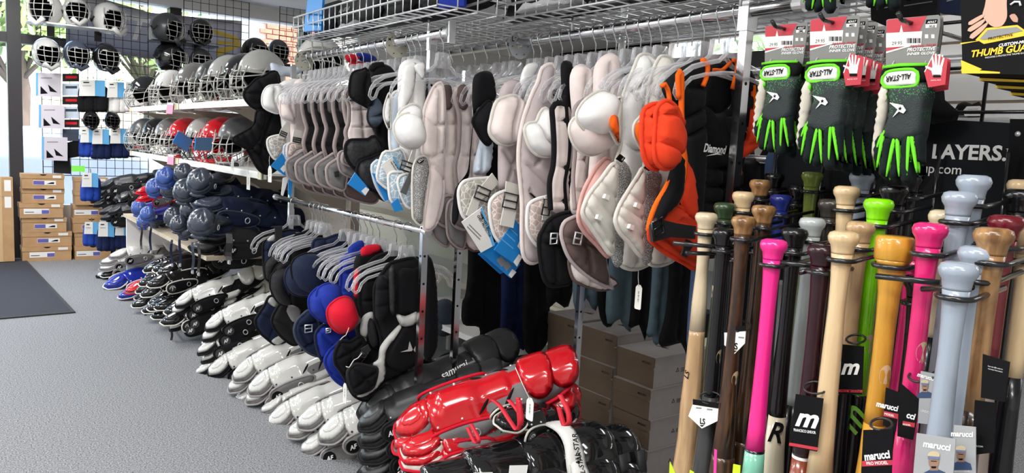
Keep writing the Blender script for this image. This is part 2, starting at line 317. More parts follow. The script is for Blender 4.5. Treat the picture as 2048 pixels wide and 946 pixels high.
# storefront: mullions, transom, sill, header
fr_ = MB()
for x in (-3.9, -2.4, -1.0, .47, 1.86, 3.25, 4.6, 6.0): fr_.box((x, YW-.05, 0), (x+.11, YW+.1, CZ-.12))
fr_.box((-4, YW-.03, 2.0), (7, YW+.08, 2.09)); fr_.box((-4, YW-.03, 0), (7, YW+.08, .12))
struct(fr_.build('trim_2', 'frame', None, False))
struct(MB().box((-4, YW-.12, CZ-.14), (7, YW+.12, CZ)).build('trim_3', 'ceiling', None, False))
struct(MB().box((.58, YW-.03, .12), (7, YW+.08, .5)).box((3.95, YW-.06, .12), (7, YW+.09, CZ)).build('wall_front', 'wall', None, False))
for i, (a, b) in enumerate(((-1.0, .47), (.58, 1.86), (1.97, 3.25), (3.36, 4.6), (4.7, 6.0))): struct(MB().box((a, YW, .12), (b, YW+.01, CZ-.14)).build('window_%d' % i if i else 'window_9', 'glass', None, False))
dh = T('door_handle', 'dark pull handle on the glass door at the left edge', 'handle', (.33, YW-.08, 1.1))
MB().tube([(.33, YW-.03, .95), (.33, YW-.09, .98), (.33, YW-.09, 1.55), (.33, YW-.03, 1.58)], .012).build('grip', 'black_metal', dh)
# floor mat
fm = T('floor_mat', 'dark ribbed entrance mat lying on the grey carpet', 'mat', (0, 6.8, 0))
f0 = Fr((0, 0, 0), (1, 0, 0), (0, 1, 0))
MB().prism(f0, [(-1.2, 5.66), (.66, 5.76), (.55, 8.3), (-1.2, 8.3)], .001, .009).build('ribbed_surface', 'rubber_mat', fm, False)
MB().strip([(-1.2, 5.67, .006), (.665, 5.765, .006), (.555, 8.3, .006)], (.7, -.7, 0), .03, .008).build('rubber_edge', 'rubber', fm, False)
# outside: pavement, brick building, cream wall, trees, hedge
mat('asphalt', (.36, .36, .37), .9, noise=.15); mat('brick', (.4, .12, .07), .85, noise=.2, nscale=8); mat('mortar', (.62, .5, .42), .9); mat('siding', (.82, .76, .62), .8); mat('lawn', (.2, .32, .08), .95, noise=.4, nscale=6); mat('leafy', (.3, .42, .14), .6, noise=.4, nscale=2); mat('bark', (.12, .09, .07), .9); mat('car_blue', (.5, .6, .7), .25, .2, coat=.6)
struct(MB().box((-30, YW+.12, -.2), (60, 60, -.1)).box((7.12, -40, -.2), (60, YW+.12, -.1)).build('pavement', 'asphalt', None, False))
lw = MB().box((-25, 15, -.1), (30, 30, -.05)).build('lawn', 'lawn', None, False); struct(lw)
bb = T('brick_building', 'red brick building with a cream wall beyond the front window', 'building', (5.6, 13, 0))
MB().box((4.3, 13.06, -.1), (5.3, 16, 5)).build('brick_wall', 'mortar', bb, False)
bm = None; rb = random.Random(3)
for row in range(22):
    for c in range(5):
        x = 4.3 + c*.215 - (.1 if row % 2 else 0); z = 2.0 + row*.085
        if x < 4.25: continue
        if bm is None: bm = MB().box((0, 0, 0), (.2, .06, .07)).build('brick', 'brick', bb, False); k = bm; bm.data.transform(Matrix.Translation(Vector((5.6, 13, 0))))
        else: k = bm.copy(); COL.objects.link(k)
        k.location = (x-5.6, .0+rb.uniform(-.008, .004), z)
MB().box((5.3, 12.9, -.1), (9.5, 16, 5)).build('siding_wall', 'siding', bb, False)
for i in range(9): MB().box((5.29, 12.87, 1.9+i*.3), (9.5, 12.9, 1.93+i*.3)).build('siding_joint', 'mortar', bb, False)
def tree(x, y, h, r, label, seed):
    rn = random.Random(seed); t = T('tree', label, 'tree', (x, y, 0), 'trees outside the windows')
    MB().tube([(x, y, -.1), (x+.1, y, h*.4), (x-.1, y+.1, h*.8)], [.16, .12, .05], 8).build('trunk', 'bark', t)
    m = MB(); br = MB()
    for k in range(14):
        a = rn.uniform(0, 6.28); e = rn.uniform(-.3, 1); c = Vector((x+math.cos(a)*r*.6, y+math.sin(a)*r*.6, h*.62+e*r*.75))
        br.tube([(x, y, h*.4), c], [.05, .015], 5)
        for q in range(110):
            d = Vector((rn.gauss(0, 1), rn.gauss(0, 1), rn.gauss(0, .8)))*r*.26; p = c+d; s = rn.uniform(.07, .15)
            u = Vector((rn.gauss(0, 1), rn.gauss(0, 1), rn.gauss(0, 1))).normalized(); w = u.orthogonal().normalized()
            m.add([p-u*s, p+w*s*.5, p+u*s, p-w*s*.5], [(0, 1, 2, 3)])
    br.build('branches', 'bark', t); o = m.build('foliage', 'leafy', t, False); o['kind'] = 'stuff'
tree(.9, 14.5, 4.6, 1.2, 'leafy green tree seen through the pane beside the dark mullion', 1); tree(3.6, 18.5, 5.4, 1.6, 'leafy green tree seen behind the hanging sock packs', 2)
tree(-2.2, 17, 5.4, 1.7, 'leafy green tree beyond the glass door at the left', 3); tree(10.5, 3.2, 4.6, 1.3, 'leafy tree beyond the high side window over the racks', 4); tree(10.8, -.6, 4.6, 1.4, 'leafy tree beyond the high side window near the gloves', 5); tree(11.2, 7.2, 4.6, 1.5, 'leafy tree beyond the far end of the high side window', 6)
cr = T('parked_car', 'pale blue parked car outside the front window', 'car', (1.2, 11, -.1))
pad('car_body', 'car_blue', Fr((1.2, 10.2, -.1), (1, 0, 0), (0, 0, 1)), [(-1.9, .25), (-1.9, .7), (-1.3, .85), (-.8, 1.3), (.6, 1.3), (1.1, .9), (1.9, .75), (1.95, .3)], th=.12, edge=.2, back=12, res=.12, parent=cr)
for dx in (-1.2, 1.2): MB().lathe([(.05, -.05), (.3, -.05), (.3, .15), (.05, .15)], (1.2+dx, 10.12, .2), (0, 1, 0)).build('wheel', 'rubber', cr)
# ================================================================ wall of gridwall, banner, boxes at the far end
def grid(name, label, x0, x1, z0, z1, y, st=.078):
    t = T(name, label, 'wire grid', ((x0+x1)/2, y, z0)); m = MB()
    nx = round((x1-x0)/st); nz = round((z1-z0)/st)
    for i in range(nx+1): x = x0+(x1-x0)*i/nx; r = .0042 if i in (0, nx) else .0028; m.tube([(x, y, z0), (x, y, z1)], r, 5)
    for i in range(nz+1): z = z0+(z1-z0)*i/nz; r = .0042 if i in (0, nz) else .0028; m.tube([(x0, y+.006, z), (x1, y+.006, z)], r, 5)
    o = m.build('wires', 'black_wire', t); return t
grid('wire_grid_panel', 'black wire grid panel hung over the left front window', .72, 1.62, .8, CZ, YW-.22)
grid('wire_grid_panel', 'black wire grid panel before the grey banner with yellow rays', 1.95, 2.6, .85, CZ, YW-.22)
grid('wire_grid_panel', 'black wire grid panel beside the brick view, next to the chrome rod', 2.9, 3.5, 1.5, CZ, YW-.3)
bnf = Fr((0, YW-.14, 0), (1, 0, 0), (0, 0, 1)); bn = T('banner', 'grey advertising banner with white letters and yellow rays on the window', 'banner', (2.0, YW-.14, 2))
pad('cloth', 'banner_grey', bnf, PX(bnf, '130,-30 200,-4 300,25 430,38 484,42 482,132 420,138 340,122 250,112 190,96 132,92'), th=.004, edge=.01, res=.06, wr=.006, parent=bn, sharp=True)
text('STON', bnf, PX(bnf, '225,70')[0], PX(bnf, '385,98')[0], 'banner_white', bn, .018, 1.15, .25, .03)
for q in ('420,57 472,73 480,84 479,86 430,68', '433,81 476,84 479,88 436,90', '433,98 479,88 480,93 433,114'): flat('yellow_ray', 'banner_yellow', bnf, PX(bnf, q), bn, .012, .0135)
def shoebox(name, x0, x1, y0, z0, h, d, label, group, hi=1, small=False):
    t = T(name, label, 'box', ((x0+x1)/2, y0+d/2, z0), group)
    MB().box((x0+.004, y0+.004, z0), (x1-.004, y0+d, z0+h*.97)).build('body', 'kraft', t, False)
    MB().box((x0, y0, z0+h*.7), (x1, y0+d+.004, z0+h)).build('lid', 'kraft', t, False)
    f = Fr(((x0+x1)/2, y0-.001, z0), (1, 0, 0), (0, 0, 1)); w = x1-x0
    g = Fr(((x0+x1)/2, y0+.003, z0), (1, 0, 0), (0, 0, 1))
    lb = flat('label', 'paper', g, rect(-.08 if hi else -.14, .035, .1 if hi else .06, .075 if hi else .085), t, .0008, .0014)
    flat('purple_print', 'print_purple', g, rect(-.078 if hi else 0.0, .038, .008 if hi else .058, .072), t, .0015, .0019)
    flat('shoe_picture', 'print_black', g, [(.025, .045), (.085, .045), (.085, .062), (.06, .06), (.04, .052)] if hi else rect(-.13, .05, -.06, .056), t, .0015, .0019)
    flat('price_label', 'paper', f, rect(w*.22, h*.75, w*.42, h*.93), t, .0002, .0008)
    flat('finger_hole', 'print_black', f, [(-.03, h*.995), (.03, h*.995), (.018, h*.93), (0, h*.9), (-.018, h*.93)], t, .0002, .0008)
rb = random.Random(5); names = ['bottom', 'second from the bottom', 'third from the bottom', 'fourth from the bottom', 'fifth from the bottom', 'topmost']
def stack(x0, n, wids, who, h=.134):
    z = 0.0005
    for i in range(n):
        w = wids[min(i, len(wids)-1)]; dx = rb.uniform(-.012, .012)
        shoebox('shoe_box', x0+dx, x0+dx+w, 8.16-.35+rb.uniform(.3, .34)*1, z, h, .2, 'brown cardboard shoe box, %s in the %s' % (names[i] if i < n-1 else 'topmost', who), 'brown shoe boxes under the window', (i+len(who)) % 3 != 1); z += h+.0015
stack(.53, 6, [.4, .4, .36, .35, .34, .34], 'stack beside the tall carton'); stack(.955, 6, [.31, .31, .31, .3, .3, .28], 'stack right of the first one', .13); stack(1.3, 2, [.33, .33], 'low stack behind the navy socks', .13)
for i, (x, lean, lb) in enumerate(((.36, .02, 'tall narrow brown carton leaning by the window, next to the shoe boxes'), (.13, .02, 'tall narrow brown carton cut off by the picture edge'))):
    t = T('tall_carton', lb, 'carton', (x, 8.2, 0), 'tall cartons by the door'); t.rotation_euler = (-.03, 0, 0)
    MB().box((x-.09, 8.1, .012), (x+.115, 8.3, .775)).build('carton_body', 'kraft', t, False); fx = Fr((x, 8.099, 0), (1, 0, 0), (0, 0, 1))
    flat('seam_tape', mat('kraft_tape%d' % i, (.6, .42, .22), .35), fx, rect(-.02, .012, .03, .775), t); 
    for z in (.5, .65): flat('shipping_label', 'paper', fx, rect(.05, z, .1, z+.1), t)
    flat('flap_line', 'print_grey', fx, rect(-.09, .6, .115, .603), t)
# ---------------------------------------------------------------- helmets
def shellgrid(rx, ry, rz, a0, a1, e0, e1, op, na=40, ne=20, o=(0, 0, 0)):
    m = MB(); V = []; idx = {}
    for j in range(ne+1):
        for i in range(na+1):
            a = a0+(a1-a0)*i/na; e = e0+(e1-e0)*j/ne; idx[(i, j)] = len(V)
            V.append((o[0]+rx*math.cos(a)*math.cos(e), o[1]+ry*math.sin(a)*math.cos(e), o[2]+rz*math.sin(e)))
    fs = []
    for j in range(ne):
        for i in range(na):
            a = a0+(a1-a0)*(i+.5)/na; e = e0+(e1-e0)*(j+.5)/ne
            if not op(a, e): fs.append((idx[(i, j)], idx[(i+1, j)], idx[(i+1, j+1)], idx[(i, j+1)]))
    return m.add(V, fs)
D2 = math.radians
def helmet(name, label, style):
    t = T(name, label, 'helmet')
    if style == 'mask':
        op = lambda a, e: abs(a) < D2(62)*math.cos(max(-1.2, min(1.2, (e+.1)*1.15))) and -D2(48) < e < D2(30)
        sh = shellgrid(.15, .115, .14, -math.pi, math.pi, -1.1, 1.57, op, 48, 24); s = sh.build('shell', 'white_gloss', t)
        q = s.modifiers.new('t', 'SOLIDIFY'); q.thickness = .008
        shellgrid(.128, .1, .122, -math.pi, math.pi, -1.0, 1.5, op, 32, 16).build('padding', 'black', t)
        MB().tube([(.155, -.06, -.07), (.15, 0, -.12), (.155, .06, -.07)], .022, 8).build('chin_guard', 'white_gloss', t)
        cg = MB(); P = lambda a, e: (.165*math.cos(a)*math.cos(e)+.004, .125*math.sin(a)*math.cos(e), .145*math.sin(e))
        for e in (-.75, -.42, -.05, .28, .55): w = 1.0 if abs(e) < .5 else .72; cg.tube([P(w*1.05*(k/8-1), e) for k in range(17)], .003, 6)
        for a in (-.95, -.45, 0, .45, .95): cg.tube([P(a*(1-.18*math.cos(k/10*3.14)), -.8+1.4*k/10) for k in range(11)], .003, 6)
        cg.build('face_cage', 'cage', t)
        MB().tube([(-.02, -.118, .0), (-.06, -.11, -.04), (-.12, -.07, -.02), (-.15, 0, 0), (-.12, .07, -.02), (-.06, .11, -.04), (-.02, .118, 0)], .008, 6).build('strap', 'webbing', t)
    else:
        op = lambda a, e: (abs(a) < D2(70) and e < D2(12)) or (abs(a) > D2(140) and e < -D2(20))
        s = shellgrid(.145, .115, .13, -math.pi, math.pi, -.95, 1.57, op, 48, 22).build('shell', 'grey_gloss', t); q = s.modifiers.new('t', 'SOLIDIFY'); q.thickness = .007
        shellgrid(.125, .1, .112, -math.pi, math.pi, -.8, 1.5, op, 32, 16).build('padding', 'black', t)
        f = Fr((.12, 0, .035), (1, 0, 0), (0, 1, 0)); pad('brim', 'grey_gloss', f, [(-.05, -.1), (.03, -.07), (.055, 0), (.03, .07), (-.05, .1), (-.02, 0)], th=.006, edge=.01, res=.015, parent=t, bend=lambda u, v: -2.5*v*v)
        cg = MB()
        for (z, x, w) in ((.01, .2, .09), (-.045, .215, .085), (-.1, .2, .075), (-.14, .17, .06)):
            cg.tube([(.03, -.125, z*.6), (x*.75, -w*1.05, z), (x, -w*.5, z), (x+.006, 0, z), (x, w*.5, z), (x*.75, w*1.05, z), (.03, .125, z*.6)], .0036, 6)
        for y in (-.045, 0, .045): cg.tube([(.15, y, .06), (.2, y, .01), (.216, y, -.045), (.2, y, -.1), (.165, y, -.15)], .0036, 6)
        for y in (-.1, .1): cg.tube([(.06, y*1.15, .06), (.12, y, 0), (.15, y, -.06), (.12, y*.8, -.14)], .0036, 6)
        cg.build('face_cage', 'cage', t)
        pad('chin_cup', 'grey_gloss', Fr((.16, 0, -.14), (0, 1, 0), (.5, 0, .9)), [(-.05, -.02), (.05, -.02), (.06, .03), (-.06, .03)], th=.012, edge=.02, res=.014, parent=t, bend=lambda u, v: -5*u*u)
    return t
HM = helmet('catcher_mask', 'white catcher mask', 'mask'); HB = helmet('batting_helmet', 'grey batting helmet', 'bat')
used = set()
def hel(proto, p, label, group, yaw, pitch=0, s=1., shell=None, cage=None, roll=0):
    m = {}
    if shell: m.update({'shell': shell, 'brim': shell, 'chin_cup': shell, 'chin_guard': shell})
    if cage: m['face_cage'] = cage
    c = proto if proto.name not in used else dup(proto)
    if c is proto: used.add(proto.name)
    c.location = p; c.rotation_euler = (D2(roll), D2(pitch), D2(yaw)); c.scale = (s,)*3; c['label'] = label; c['group'] = group
    if m: remat(c, m)
    return c
def hy(x, y, Y): return onY(x, y, Y)
# acrylic and black shelves on the grid
def shelf(px0, px1, Y, d, m, label):
    a = onY(*px0, Y); b = onY(*px1, Y); t = T('display_shelf', label, 'shelf', a); v = MB()
    v.add([a, b, b+Vector((0, d, 0)), a+Vector((0, d, 0))]+[q+Vector((0, 0, .012)) for q in (a, b, b+Vector((0, d, 0)), a+Vector((0, d, 0)))], [(3,2,1,0),(4,5,6,7),(0,1,5,4),(1,2,6,5),(2,3,7,6),(3,0,4,7)]); v.build('shelf_board', m, t, False)
    for k in (.25, .75): q = a.lerp(b, k)+Vector((0, d, 0)); MB().box((q.x-.03, q.y-.03, q.z-.09), (q.x+.03, q.y-.01, q.z)).build('bracket', 'black_metal', t, False)
YG = YW-.22
shelf((56, 42), (250, 64), YG-.27, .25, 'shelf_white', 'white display shelf on the wire grid carrying three white masks'); shelf((305, 80), (437, 95), YG-.27, .25, 'black_metal', 'black display shelf on the grid with two dark masks, upper one'); shelf((322, 140), (425, 146), YG-.27, .25, 'black_metal', 'black display shelf on the grid with two dark masks, lower one')
g = 'masks on the white shelf'
hel(HM, hy(92, 18, YG-.16), 'white catcher mask at the left end of the white shelf', g, -125, 8, 1.08); hel(HM, hy(152, 25, YG-.16), 'white catcher mask in the middle of the white shelf', g, -88, 0, .98); hel(HM, hy(216, 38, YG-.16), 'white catcher mask at the right end of the white shelf', g, -60, 6, 1.08)
g = 'masks hanging on the grid'
hel(HM, hy(93, 107, YG-.14), 'grey and white catcher mask hanging leftmost below the white shelf', g, -80, 10, 1., 'silver_gloss'); hel(HM, hy(153, 110, YG-.14), 'smoky grey catcher mask hanging in the middle below the white shelf', g, -80, 10, .95, 'navy_satin'); hel(HM, hy(212, 116, YG-.14), 'black catcher mask hanging rightmost below the white shelf', g, -75, 10, .98, 'black_gloss')
g = 'dark masks on black shelves'
hel(HM, hy(335, 56, YG-.15), 'grey catcher mask at the left of the upper black shelf', g, -50, 12, 1.05, 'smoke_satin'); hel(HM, hy(402, 64, YG-.15), 'black and gold catcher mask at the right of the upper black shelf', g, -92, 8, .95, 'black_gloss'); hel(HM, hy(340, 115, YG-.15), 'black catcher mask at the left of the lower black shelf', g, -45, 12, 1.05, 'black_gloss'); hel(HM, hy(402, 124, YG-.15), 'black catcher mask at the right of the lower black shelf', g, -90, 8, .95, 'smoke_satin')
hel(HM, hy(510, 104, YW-.44), 'black and gold catcher mask hanging left of its neighbour by the brick view', 'masks by the brick view', -70, 12, 1.05, 'black_gloss'); hel(HM, hy(556, 103, YW-.44), 'black catcher mask hanging nearest the chrome end disc', 'masks by the brick view', -80, 12, .9, 'smoke_satin')
hel(HM, hy(182, 240, YG-.1), 'small black mini helmet below the black socks', 'mini helmets', -90, 10, .62, 'black_gloss', 'cage_black'); hel(HM, hy(224, 240, YG-.1), 'small black mini helmet below the white socks', 'mini helmets', -85, 10, .6, 'black_gloss', 'cage_black')
# product packs on the grid
def pack(name, px, Y, label, face, cat='package', th=.035, draw=None, group=None):
    f = Fr((0, Y, 0), (1, 0, 0), (0, 0, 1)); pts = PX(f, px); t = T(name, label, cat, f.p(*pts[0]), group)
    MB().prism(f, pts, -th, 0).build('pack', face, t, False)
    if draw: draw(t, f)
    return t
def spot(t, f, m, px, name='print', h=.001): return flat(name, m, f, PX(f, px), t, .0005, h)
for i, (y0, lb) in enumerate(((145, 'boxed shoe covers in white and blue, topmost on the grid'), (209, 'boxed shoe covers in white and blue, second down the grid'), (273, 'boxed shoe covers in white and blue, lowest on the grid'))):
    x0 = 72+6*i
    def dr(t, f, x0=x0, y0=y0):
        spot(t, f, 'light_blue', '%d,%d %d,%d %d,%d %d,%d' % (x0, y0, x0+4, y0, x0+4, y0+46, x0, y0+46), 'blue_edge'); spot(t, f, 'print_grey', '%d,%d %d,%d %d,%d %d,%d' % (x0+10, y0+10, x0+32, y0+10, x0+32, y0+12, x0+10, y0+12), 'print')
        spot(t, f, 'print_black', '%d,%d %d,%d %d,%d' % (x0+9, y0+27, x0+24, y0+42, x0+9, y0+43), 'shoe_picture'); spot(t, f, 'print_black', '%d,%d %d,%d %d,%d' % (x0+24, y0+24, x0+43, y0+40, x0+28, y0+38), 'shoe_picture')
    pack('shoe_cover_box', '%d,%d %d,%d %d,%d %d,%d' % (x0, y0, x0+51, y0+2, x0+51, y0+49, x0, y0+47), YG-.1, lb, mat('lilac_white%d' % i, (.62, .58, .64), .6), 'package', .05, dr, 'boxed shoe covers')
for i, (y0, c, lb) in enumerate(((147, 'b_black', 'small red and black insole pack, topmost beside the boxes'), (167, 'icewhite', 'small clear pack with grey laces below the top insole pack'), (193, 'b_black', 'small red and black insole pack, second from the top'), (213, 'icewhite', 'small clear pack with grey laces, lower one'), (239, 'b_black', 'small red and black insole pack, lowest one'), (258, 'navy_satin', 'small clear pack with a navy ball'))):
    def dr(t, f, y0=y0, c=c): spot(t, f, 'red_gloss' if c == 'b_black' else 'slate', '%d,%d %d,%d %d,%d %d,%d' % (131, y0+5, 154, y0+5, 154, y0+10, 131, y0+10), 'picture')
    pack('insole_pack', '125,%d 158,%d 158,%d 125,%d' % (y0, y0, y0+(16 if c == 'b_black' else 24), y0+(16 if c == 'b_black' else 24)), YG-.05, lb, c, 'package', .03, dr, 'small packs on the grid')
pack('price_sign', '143,331 170,332 170,344 143,343', YG-.06, 'fluorescent green price sign on the grid above the shoe boxes', 'green_tag', 'sign', .002)
pack('dark_pouch', '108,310 140,312 142,348 108,346', YG-.04, 'dark pouch hanging under the shoe cover boxes', 'charcoal', 'pouch', .05); pack('dark_pouch', '128,288 166,276 168,312 126,318', YG-.04, 'black bag hanging left of the navy socks', 'black', 'pouch', .05)
def socks(px, Y, label, col, n, group):
    f = Fr((0, Y, 0), (1, 0, 0), (0, 0, 1)); (x0, y0), (x1, y1) = S(px); t = T('sock_pack', label, 'socks', f.p(*f.uv(x0, y0)), group); w = (x1-x0)
    for k in range(n):
        a = x0+w*k/n*.9; b = a+w/n*1.25; fk = f.up(-.03+.01*(k % 2)+.006*k); ym = y0+(y1-y0)*.45
        pad('sock', col, fk, PX(fk, [(a, ym-12), (b, ym-12), (b+1, y1-6), (b-2, y1), (a+1, y1), (a-3, y1-7)]), th=.018, edge=.025, back=.9, res=.022, parent=t)
    ym = y0+(y1-y0)*.5; MB().prism(f.up(.02), PX(f.up(.02), [(x0+2, y0), (x0+w*.55, y0), (x0+w*.55, ym), (x0, ym)]), -.004, .004).build('card', 'paper', t, False)
    MB().prism(f.up(.016), PX(f.up(.016), [(x0+w*.55, y0), (x0+w*.9, y0+1), (x0+w*.9, ym+1), (x0+w*.55, ym)]), -.004, .004).build('blue_card', 'light_blue', t, False)
    ff = f.up(.0246); spot(t, ff, 'print_black', [(x0+w*.15, y0+4), (x0+w*.35, y0+4), (x0+w*.35, y0+6), (x0+w*.15, y0+6)], 'print'); spot(t, ff, 'print_grey', [(x0+w*.12, y0+11), (x0+w*.42, y0+11), (x0+w*.42, y0+12), (x0+w*.12, y0+12)], 'print')
    MB().tube([f.p(*f.uv(x0+w/2, y0), 0), f.p(*f.uv(x0+w/2, y0-8), -.02)], .003, 5).build('hook', 'black_metal', t)
g = 'sock packs on the grid'
for px, Y, lb, c, n in (('158,160 216,224', YG-.1, 'black socks on white and blue card, upper row left', 'black', 4), ('214,164 252,226', YG-.1, 'white socks on white and blue card, upper row right', 'white', 3), ('250,164 290,224', YG-.12, 'white socks half hidden behind the upper helmet shelf', 'white', 2), ('160,256 192,314', YG-.1, 'blue socks, leftmost pack of the lower row', 'sock_blue', 3), ('184,258 222,318', YG-.12, 'navy socks, second pack of the lower row', 'sock_navy', 3), ('220,258 258,316', YG-.12, 'navy socks, third pack of the lower row', 'sock_navy', 3), ('256,262 298,314', YG-.14, 'navy socks, pack behind the lower helmet shelf', 'sock_navy', 3)): socks(px, Y, lb, c, n, g)
g = 'sock packs beside the leg guards'
for px, Y, lb, c, n in (('163,346 200,402', 7.5, 'bright blue socks left of the black leg guard pile', 'sock_blue', 3), ('168,444 200,492', 7.45, 'blue socks low down, leftmost of the low row', 'sock_blue', 3), ('196,444 232,502', 7.4, 'navy socks low down, second of the low row', 'sock_navy', 3), ('230,444 262,498', 7.38, 'navy socks low down, third of the low row with black card', 'sock_navy', 2), ('260,444 292,496', 7.36, 'navy socks low down, nearest the white leg guards', 'sock_navy', 2)): socks(px, Y, lb, c, n, g)
# ================================================================ gondola shelving on the left
gd_ = T('shelving_unit', 'tan and white store shelving unit with pegboard back holding helmets', 'shelving', (1.5, 5.2, 0))
for i, z in enumerate((1.44, 1.075)):
    for j, (y0, y1) in enumerate(((3.72, 5.44), (5.46, 7.05))):
        s = MB().box((1.27, y0, z-.012), (1.72, y1, z)).box((1.25, y0, z-.03), (1.272, y1, z+.006)).build('shelf', 'shelf_white', gd_, False)
        MB().box((1.247, y0+.06, z-.022), (1.252, y1-.06, z-.002)).build('price_rail', 'paper', s, False)
        for yy in (y0, y1-.05): MB().box((1.243, yy, z-.032), (1.255, yy+.05, z+.008)).build('end_cap', 'shelf_end', s, False)
        for yy in (y0+.01, (y0+y1)/2, y1-.03):
            f = Fr((0, yy, 0), (1, 0, 0), (0, 0, 1)); b = PX  # bracket
            MB().prism(f, [(1.3, z-.03), (1.7, z-.03), (1.7, z-.2), (1.62, z-.19), (1.5, z-.11), (1.4, z-.055)], -.006, .006).build('bracket', 'shelf_tan', s, False)
for yy in (3.68, 5.45, 7.06): MB().box((1.7, yy-.02, 0), (1.75, yy+.02, 1.5)).build('upright', 'shelf_tan', gd_, False)
for y0, y1 in ((3.7, 4.55), (4.58, 5.43)):
    for z0, z1 in ((.12, .58), (.6, 1.03), (1.08, 1.42)): MB().box((1.72, y0, z0), (1.73, y1, z1)).build('pegboard_panel', 'pegboard', gd_, False)
MB().box((1.14, 4.3, .555), (1.72, 6.75, .58)).build('deck', 'deck', gd_, False); MB().box((1.3, 3.75, 0), (1.7, 6.75, .06)).build('base', 'shelf_tan', gd_, False)
MB().box((1.16, 6.72, .06), (1.7, 6.75, .555)).build('side_panel', 'shelf_white', gd_, False)
# helmets on the two shelves
rb = random.Random(11)
g = 'helmets on the upper shelf'
for i, (x, y, c, k, lb) in enumerate(((292, 188, 'black_gloss', 0, 'black helmet with cage at the far left end of the upper shelf'), (345, 168, 'white_gloss', 0, 'white helmet with grey cage, left half of the upper shelf'), (392, 160, 'grey_gloss', 1, 'glossy dark grey helmet with cage above the pink tag'), (432, 158, 'smoke_satin', 0, 'dark grey helmet with tall cage, middle of the upper shelf'), (462, 152, 'silver_gloss', 1, 'silver helmet with cage, right half of the upper shelf'), (492, 148, 'black_gloss', 0, 'black helmet with cage beside the silver one'), (524, 152, 'silver_gloss', 0, 'pale helmet with swirled cage beside the black chest protector'))):
    p = onX(x, y, 1.43); hel(HB, (p.x, p.y, 1.44+.17), lb, g, 215+rb.uniform(-8, 8), 14, 1.0+.08*k, c)
for i, (x, y, c, lb) in enumerate(((340, 150, 'smoke_satin', 'dark helmet in the back row, behind the white helmet'), (432, 140, 'red_gloss', 'red helmet peeking over the upper shelf back row'), (500, 140, 'royal_gloss', 'blue helmet peeking over the upper shelf back row'))):
    p = onX(x, y, 1.62); hel(HB, (p.x, p.y, 1.44+.17), lb, g, 215, 10, 1.0, c)
p = onX(548, 142, 1.55); hel(HB, (1.62, 3.92, 1.66), 'white helmet lying on top at the rod end disc', g, 250, -10, 1.12, 'white_gloss')
g = 'helmets on the lower shelf'
for i, (x, y, c, k, lb) in enumerate(((292, 272, 'smoke_satin', 'cage', 'dark helmet with cage at the far left end of the lower shelf'), (318, 264, 'black_gloss', 'cage', 'black helmet with cage, second from the far end of the lower shelf'), (345, 262, 'grey_gloss', 'cage', 'grey helmet with cage just left of the hanging blue cards'), (375, 268, 'red_gloss', 'cage', 'red helmet hidden behind the first blue card'), (412, 262, 'silver_gloss', 'cage_black', 'silver helmet above the second blue card'), (446, 270, 'red_gloss', 'pink', 'red helmet with pink cage on the lower shelf'), (480, 275, 'smoke_satin', 'cage', 'dark helmet behind the segmented chest protector'))):
    p = onX(x, y, 1.42); hel(HB, (p.x, p.y, 1.075+.165), lb, g, 214+rb.uniform(-8, 8), 14, 1.0, c, 'red_gloss' if k == 'pink' else k)
for (x, c, lb) in ((300, 'red_gloss', 'red helmet at the window end, lower shelf back row'), (448, 'black_gloss', 'black helmet in the lower shelf back row'), (478, 'red_gloss', 'shiny red helmet in the lower shelf back row')):
    p = onX(x, 250, 1.6); hel(HB, (p.x, p.y, 1.24), lb, g, 212, 8, 1., c)
for px, lb in (('358,262 386,280 374,304 346,284', 'blue product card hanging from a red helmet'), ('392,275 425,275 422,302 390,300', 'blue product card hanging from the silver helmet')):
    f = Fr((1.24, 0, 0), (-.35, -1, 0), (0, 0, 1)); f.o = Vector((1.27, 4.9 if '358' in px else 4.55, 0)); t = T('product_card', lb, 'card', f.p(*PX(f, px)[0]), 'blue cards on the lower shelf')
    MB().prism(f, PX(f, px), 0, .004).build('card', 'blue_card', t, False)
    q = S(px); c = (sum(a for a, _ in q)/4, sum(b for _, b in q)/4)
    flat('print', 'light_blue', f, PX(f, [(c[0]+(a-c[0])*.75, c[1]+(b-c[1])*k) for (a, b), k in zip(q, (.75, .75, .2, .2))]), t, .0045, .0055)
for px, X, lb in (('335,205 347,206 345,228 332,227', 1.236, 'pink price tag on the upper shelf edge'), ('337,308 348,310 347,330 334,328', 1.236, 'pink price tag on the lower shelf edge')):
    f = XF(X); t = T('shelf_tag', lb, 'price tag', f.p(*PX(f, px)[0]), 'pink shelf tags'); MB().prism(f, PX(f, px), 0, .001).build('tag_paper', 'pink_tag', t, False)
    q = PX(f, px); flat('printed_top', 'paper', f, [q[0], q[1], (q[1][0], q[1][1]-.015), (q[0][0], q[0][1]-.015)], t, .0012, .0018)
